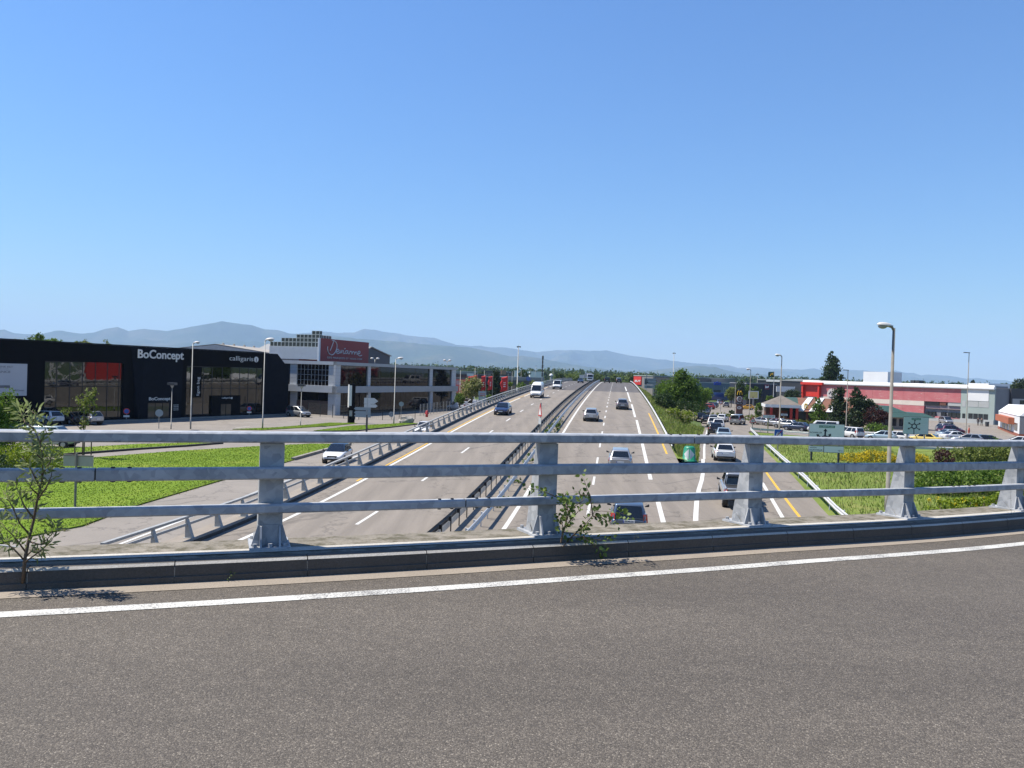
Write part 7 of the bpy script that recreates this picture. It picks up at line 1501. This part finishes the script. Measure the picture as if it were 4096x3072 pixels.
tpx('green_bush', 'round clipped bush in front of the showroom', [(2030, 1528, 2052, 1546)], 230, 500, .4, 'lime', trunk_r=.1, cat='bush'); tpx('green_bush', 'leafy bush at the foot of the tall mast', [(2068, 1530, 2105, 1560)], 215, 900, .4, 'green', trunk_r=.1, cat='bush'); tpx('green_bush', 'pale bush behind the white high-roof van', [(2118, 1522, 2150, 1545)], 240, 600, .4, 'olive', trunk_r=.1, cat='bush')
hedge('hedge', 'clipped straw coloured hedge right of the fourth flag', [(2018, 1598), (2050, 1594), (2070, 1590)], 0, 1.8, 1.6, 900, .3, 'olive')
for i, (lb, bx, d) in enumerate((('broad tree above the showroom roof', (2072, 1482, 2120, 1512), 400), ('tree left of the tan block', (1905, 1486, 1950, 1502), 420), ('tree behind the left barrier below the dome', (2218, 1495, 2262, 1530), 320), ('pale tree behind the far barrier', (2255, 1492, 2320, 1530), 350), ('tree right of the overhead sign boards', (2360, 1497, 2420, 1530), 420), ('tree straight ahead beyond the crest', (2438, 1498, 2485, 1532), 430), ('tree left of the red square sign', (2510, 1495, 2540, 1530), 420))):
    tpx('far_tree', lb, [bx], d, 900, .9, 'far2' if i > 2 else 'far', trunk_r=.25, group='trees beyond the crest')
# far wood along the foot of the hills: one mass
C_ = []
PROF = [(900, 1449), (1134, 1447), (1600, 1455), (1870, 1464), (2000, 1469), (2200, 1476), (2400, 1482), (2600, 1490), (2660, 1500), (2900, 1500), (3100, 1507), (3250, 1511), (3420, 1520), (3800, 1530), (4300, 1545)]
for layer, (d, dv) in enumerate(((1500, 0), (1150, 3), (850, 6))):
    for u in np.arange(850, 4350, 13.0-layer):
        v = np.interp(u, [p[0] for p in PROF], [p[1] for p in PROF])+dv+random.uniform(-2.5, 3.5); p = Dp(u+random.uniform(-4, 4), v, d+random.uniform(-60, 60)); h = max(7, p.z+0); r = random.uniform(4.5, 8)*(d/1500)**.3
        C_.append((p.x, p.y, h*.55, r, r, h*.5))
P = cloud(C_, 105000, .35, 10, .6); V, Fc = leaf_geo(P, 2.4, aspect=.9); o = quick_mesh('far_woodland', V, Fc, LEAF['far']); o['kind'] = 'stuff'
tag(o, 'belt of woodland along the foot of the hills', 'woodland')
C_ = []
for k in range(70):
    u = random.uniform(2230, 2660); p = Dp(u, 1500, random.uniform(480, 760)); h = random.uniform(7, 11); C_.append((p.x, p.y, h*.5, random.uniform(3, 5), 4, h*.5))
P = cloud(C_, 16000, .35, 10, .6); V, Fc = leaf_geo(P, 1.5, aspect=.9); o = quick_mesh('far_woodland', V, Fc, LEAF['far2']); o['kind'] = 'stuff'; tag(o, 'lighter trees massed beyond the crest of the motorway', 'woodland')
# ------------------------------------------------------------------ grass blades
def blades(name, P, h, mt, w=.03):
    n = len(P); a = rng.uniform(0, 2*np.pi, n); hh = h*rng.uniform(.5, 1.3, n); d = np.stack([np.cos(a), np.sin(a), np.zeros(n)], 1)*w*rng.uniform(.6, 1.6, n)[:, None]; lean = rng.normal(size=(n, 3))*np.array([.28, .28, 0])*hh[:, None]
    top = P+lean; top[:, 2] += hh; V = np.stack([P-d, P+d, top], 1).reshape(-1, 3); o = quick_mesh(name, V, np.arange(3*n).reshape(-1, 3), mt); o['kind'] = 'stuff'; return o
def sample_so(n, s0, s1, of0, of1, zf):
    s = rng.uniform(s0, s1, n); t = rng.uniform(0, 1, n); out = np.zeros((n, 3))
    for i in range(n): a, b = of0(s[i]), of1(s[i]); o = a+(b-a)*t[i]; out[i] = RD(s[i], o, zf(s[i], t[i], o))[:]
    return out
def embz(s, t, o): z0, z1 = hz(s), (rz(s) if s < 127 else 0); return z0+(z1-z0)*(t*t*(3-2*t))-.05
oe = lambda s: slip_left(s) if s < 127 else 5.0+max(3.5, hz(s)*1.75)
P = sample_so(15000, 67, 210, lambda s: 5.15, oe, embz); blades('tall_grass', P[:9000], .32, LEAF['blade'], .04); blades('tall_grass', P[9000:], .4, LEAF['straw'], .03)
mz = lambda s, t, o: max(0, (rz(s)-.03)*(1 if o-rr(s) < 2.2 else max(0, 1-(o-rr(s)-2.2)/14)))-.03
P = sample_so(34000, 34, 108, lambda s: rr(s)+.7, lambda s: rr(s)+.7+min(46, 10+(s-30)*.8) if s < 95 else rr(s)+16, mz); blades('tall_grass', P[:22000], .26, LEAF['blade'], .032); blades('tall_grass', P[22000:], .34, LEAF['straw'], .022)
for nm, lb, k in (('tall_grass', '', 0),): pass
def in_poly(pg, n, z):
    Q = np.array([G(u, v, z)[:2] for u, v in pg]); mn, mx = Q.min(0), Q.max(0); out = []
    mn = np.maximum(mn, [-70, 20])
    while len(out) < n:
        p = rng.uniform(mn, mx, (n, 2)); x, y = p[:, 0], p[:, 1]; ins = np.zeros(n, bool); j = len(Q)-1
        for i in range(len(Q)):
            xi, yi = Q[i]; xj, yj = Q[j]; c = ((yi > y) != (yj > y)) & (x < (xj-xi)*(y-yi)/(yj-yi+1e-9)+xi); ins ^= c; j = i
        out.extend(p[ins].tolist())
    return np.c_[np.array(out[:n]), np.full(n, z)]
for pg, n in ((LAWN, 42000), (VERGE, 5000), (STRIPA, 3000), (STRIPB, 4000)): blades('lawn_grass', in_poly(pg, n, .07), .05, LEAF['lawn'], .03)
E1 = []
for a, b in zip(LAWN[1:8], LAWN[2:9]):
    A_, B_ = G(*a), G(*b)
    for k in range(int((B_-A_).length*55)): q = A_.lerp(B_, random.random()); E1.append((q.x+random.gauss(0, .16), q.y+random.gauss(0, .16), random.uniform(-.01, .05)))
blades('lawn_fringe', np.array(E1), .09, LEAF['straw'], .03)
# weeds along the median guard rail
C_ = []
for k in range(46):
    s = random.choice((44, 52, 55, 60, 63, 68, 71, 75, 79, 82, 86, 90, 96))+random.uniform(-1, 1); p = RD(s, random.uniform(-6.75, -5.8)); r = random.uniform(.15, .38); C_.append((p.x, p.y, p.z+r*.6, r, r, r*.8))
P = cloud(C_, 4200, .4, hollow=.3); V, Fc = leaf_geo(P, .13); o = quick_mesh('weeds', V, Fc, LEAF['green']); o['kind'] = 'stuff'; tag(o, 'green weeds growing along the median guard rail', 'weeds')
# ------------------------------------------------------------------ saplings rooted in the gutter
def depth_at(u): t = uv_t(min(max(u, -300), 4090)); return (BR(t, -.36, 0)-CAM).dot(fw)
def sapling(name, label, stems, d0, leafmat, lsize, aspect, per_m, r0_, start=.2, hang=0.0, jit=.10):
    base = Dp(*stems[0][0], d0); t = thing(name, label, 'sapling', base); LP = []; LD_ = []
    for si, st in enumerate(stems):
        P = [Dp(u, v, d0+random.uniform(-jit, jit)*(0 if (si == 0 and k == 0) else 1)) for k, (u, v) in enumerate(st)]; r = r0_*(1 if si == 0 else .55)
        m = MB(); m.tube(P, [r*(1-.85*k/(len(P)-1)) for k in range(len(P))], 6); m.build('stem' if si == 0 else 'branch', M_TWIG, t, True)
        L = [0]; 
        for a, b in zip(P[:-1], P[1:]): L.append(L[-1]+(b-a).length)
        for k in range(int(L[-1]*per_m)):
            x = L[-1]*(start+(1-start)*random.random()**.7) if si == 0 else L[-1]*random.uniform(.12, 1.02)
            i = min(max(np.searchsorted(L, x)-1, 0), len(P)-2); q = P[i].lerp(P[i+1], (x-L[i])/(L[i+1]-L[i])); tn = (P[i+1]-P[i]).normalized()
            side = Vector(rng.normal(size=3)); side = (side-tn*side.dot(tn)).normalized(); dr = (tn*random.uniform(.2, 1.0)+side+Vector((0, 0, -hang))).normalized(); off = random.uniform(0, .05)
            LP.append(q+dr*off); LD_.append(dr)
    V = []; Fc = []
    for q, dr in zip(LP, LD_):
        s = lsize*random.uniform(.55, 1.3); nrm = Vector(rng.normal(size=3)).cross(dr).normalized(); w = s*aspect*.5; cup = dr.cross(nrm)*s*.08; i = len(V)
        V += [q[:], (q+dr*s*.3+nrm*w)[:], (q+dr*s*.68+nrm*w*.72+cup)[:], (q+dr*s+cup)[:], (q+dr*s*.68-nrm*w*.72+cup)[:], (q+dr*s*.3-nrm*w)[:]]; Fc.append(tuple(range(i, i+6)))
    o = quick_mesh('foliage', V, Fc, LEAF[leafmat], t); o['kind'] = 'stuff'; return t
W1 = [[(90, 2349), (100, 2235), (117, 2148), (136, 2077), (149, 2001), (168, 1920), (174, 1844), (160, 1770), (125, 1690), (70, 1625)],
      [(120, 2140), (80, 2095), (55, 2040), (30, 1990), (10, 1960)], [(136, 2077), (95, 2020), (70, 1960), (60, 1920)], [(98, 2250), (160, 2205), (205, 2165), (232, 2110)], [(112, 2165), (165, 2180), (205, 2140), (210, 2090)],
      [(96, 2240), (50, 2190), (10, 2165), (-40, 2130)], [(104, 2210), (60, 2150), (20, 2110), (-20, 2060)], [(149, 2001), (185, 1950), (205, 1905), (212, 1860)], [(160, 1950), (130, 1890), (110, 1850)], [(168, 1900), (200, 1850), (215, 1790)], [(160, 1770), (185, 1730), (175, 1690)], [(140, 1720), (100, 1690), (85, 1650)], [(125, 1690), (150, 1660), (120, 1640)], [(155, 1980), (120, 1950), (140, 1900)], [(100, 2230), (130, 2200), (180, 2200), (150, 2230)], [(174, 1844), (140, 1810), (125, 1770)]]
sapling('willow_sapling', 'willow sapling with narrow grey green leaves rooted in the gutter at the left', W1, depth_at(90)-.02, 'willow', .060, .26, 130, .013, .12)
c6 = lambda a, b: (2100+a/3.687, 1850+b/3.687)
W2 = [[c6(*p) for p in st] for st in ([(440, 1400), (510, 1270), (545, 1100), (590, 940), (615, 820), (640, 720), (610, 600), (560, 450)], [(470, 1350), (560, 1240), (700, 1080), (800, 1000), (900, 900), (1000, 780), (1020, 730), (1130, 715), (1380, 740), (1520, 780)], [(1000, 780), (980, 640), (960, 480), (930, 420), (870, 260), (830, 190)], [(640, 720), (560, 560), (400, 480), (260, 420), (180, 400), (10, 360)], [(500, 1300), (600, 1290), (710, 1295)], [(700, 1080), (850, 1090), (1000, 1130), (1150, 1150), (1260, 1140)], [(1000, 790), (1120, 810), (1210, 860), (1330, 930)], [(545, 1100), (560, 950), (520, 830), (470, 740)], [(590, 940), (700, 820), (820, 680), (780, 520)], [(640, 720), (740, 640), (860, 560), (900, 470)], [(850, 1090), (1050, 1250), (1180, 1330)], [(560, 1240), (640, 1150), (760, 1040), (880, 1000)], [(960, 480), (820, 480), (720, 410)])]
sapling('poplar_sapling', 'leafy poplar sapling with bent stems growing from the gutter at the middle post', W2, depth_at(2219)-.03, 'poplar', .045, .72, 56, .012, .45, .3, .16)
W3 = [[(2512, 2222), (2530, 2190), (2538, 2150), (2541, 2130)], [(2514, 2222), (2545, 2212), (2570, 2205)], [(2514, 2222), (2550, 2216), (2575, 2214)]]
sapling('dry_weed', 'small dry weed in the gutter right of the poplar sapling', W3, depth_at(2512)-.03, 'straw', .02, .2, 60, .003, .1)
W3 = [[(4040, 2150), (4045, 2060), (4043, 1990), (4042, 1950)], [(4020, 2150), (4035, 2080), (4025, 2030)], [(4060, 2140), (4070, 2080), (4078, 2040)], [(4050, 2150), (4065, 2100), (4050, 2040)]]
sapling('dry_weed', 'tall thin grass stalks before the last railing post on the right', W3, depth_at(4040)-.03, 'straw', .02, .2, 25, .003, .1)
W3 = [[(925, 2310), (930, 2295), (938, 2288)], [(925, 2310), (918, 2298)]]
sapling('gutter_weed', 'tiny green weed at the kerb between willow and middle post', W3, depth_at(925)-.03, 'poplar', .02, .4, 200, .002, .0)
# crumbs of brick and stones in the gutter
for k, (u, v, c) in enumerate(((1320, 2286, M_BRICKR), (1500, 2275, M_CREAMW), (1607, 2269, M_BRICKR), (2205, 2236, M_CREAMW), (2470, 2226, M_BRICKR))):
    p = G(u, v, BR(uv_t(u), 0, RDZ).z); m = MB(); ellipsoid(m, p+Vector((0, 0, .008)), ((.026, 0, 0), (0, .016, 0), (0, 0, .012)), 6, 4); o = m.build('debris_chip', c); tag(o, ('flat red brick chip in the gutter, leftmost', 'pale stone chip in the gutter left of the middle post', 'red brick chip in the gutter between stone chip and poplar sapling', 'pale stone at the foot of the poplar sapling', 'red brick chip right of the poplar sapling')[k], 'debris', 'chips in the gutter')

# ------------------------------------------------------------------ albedo calibration: every surface colour scaled alike
ALBEDO = .83
for mt in bpy.data.materials:
    if not mt.use_nodes or mt.name.startswith(('galvanised', 'haze', 'black_c', 'anthra')): continue
    nt = mt.node_tree
    for b in [x for x in nt.nodes if x.type in ('BSDF_PRINCIPLED', 'BSDF_TRANSLUCENT')]:
        i = b.inputs['Base Color'] if b.type == 'BSDF_PRINCIPLED' else b.inputs['Color']
        if i.is_linked:
            src = i.links[0].from_socket; nt.links.new(mixc(nt, 1.0, src, (ALBEDO, ALBEDO, ALBEDO), 'MULTIPLY'), i)
        else:
            c = i.default_value; i.default_value = (c[0]*ALBEDO, c[1]*ALBEDO, c[2]*ALBEDO, 1)
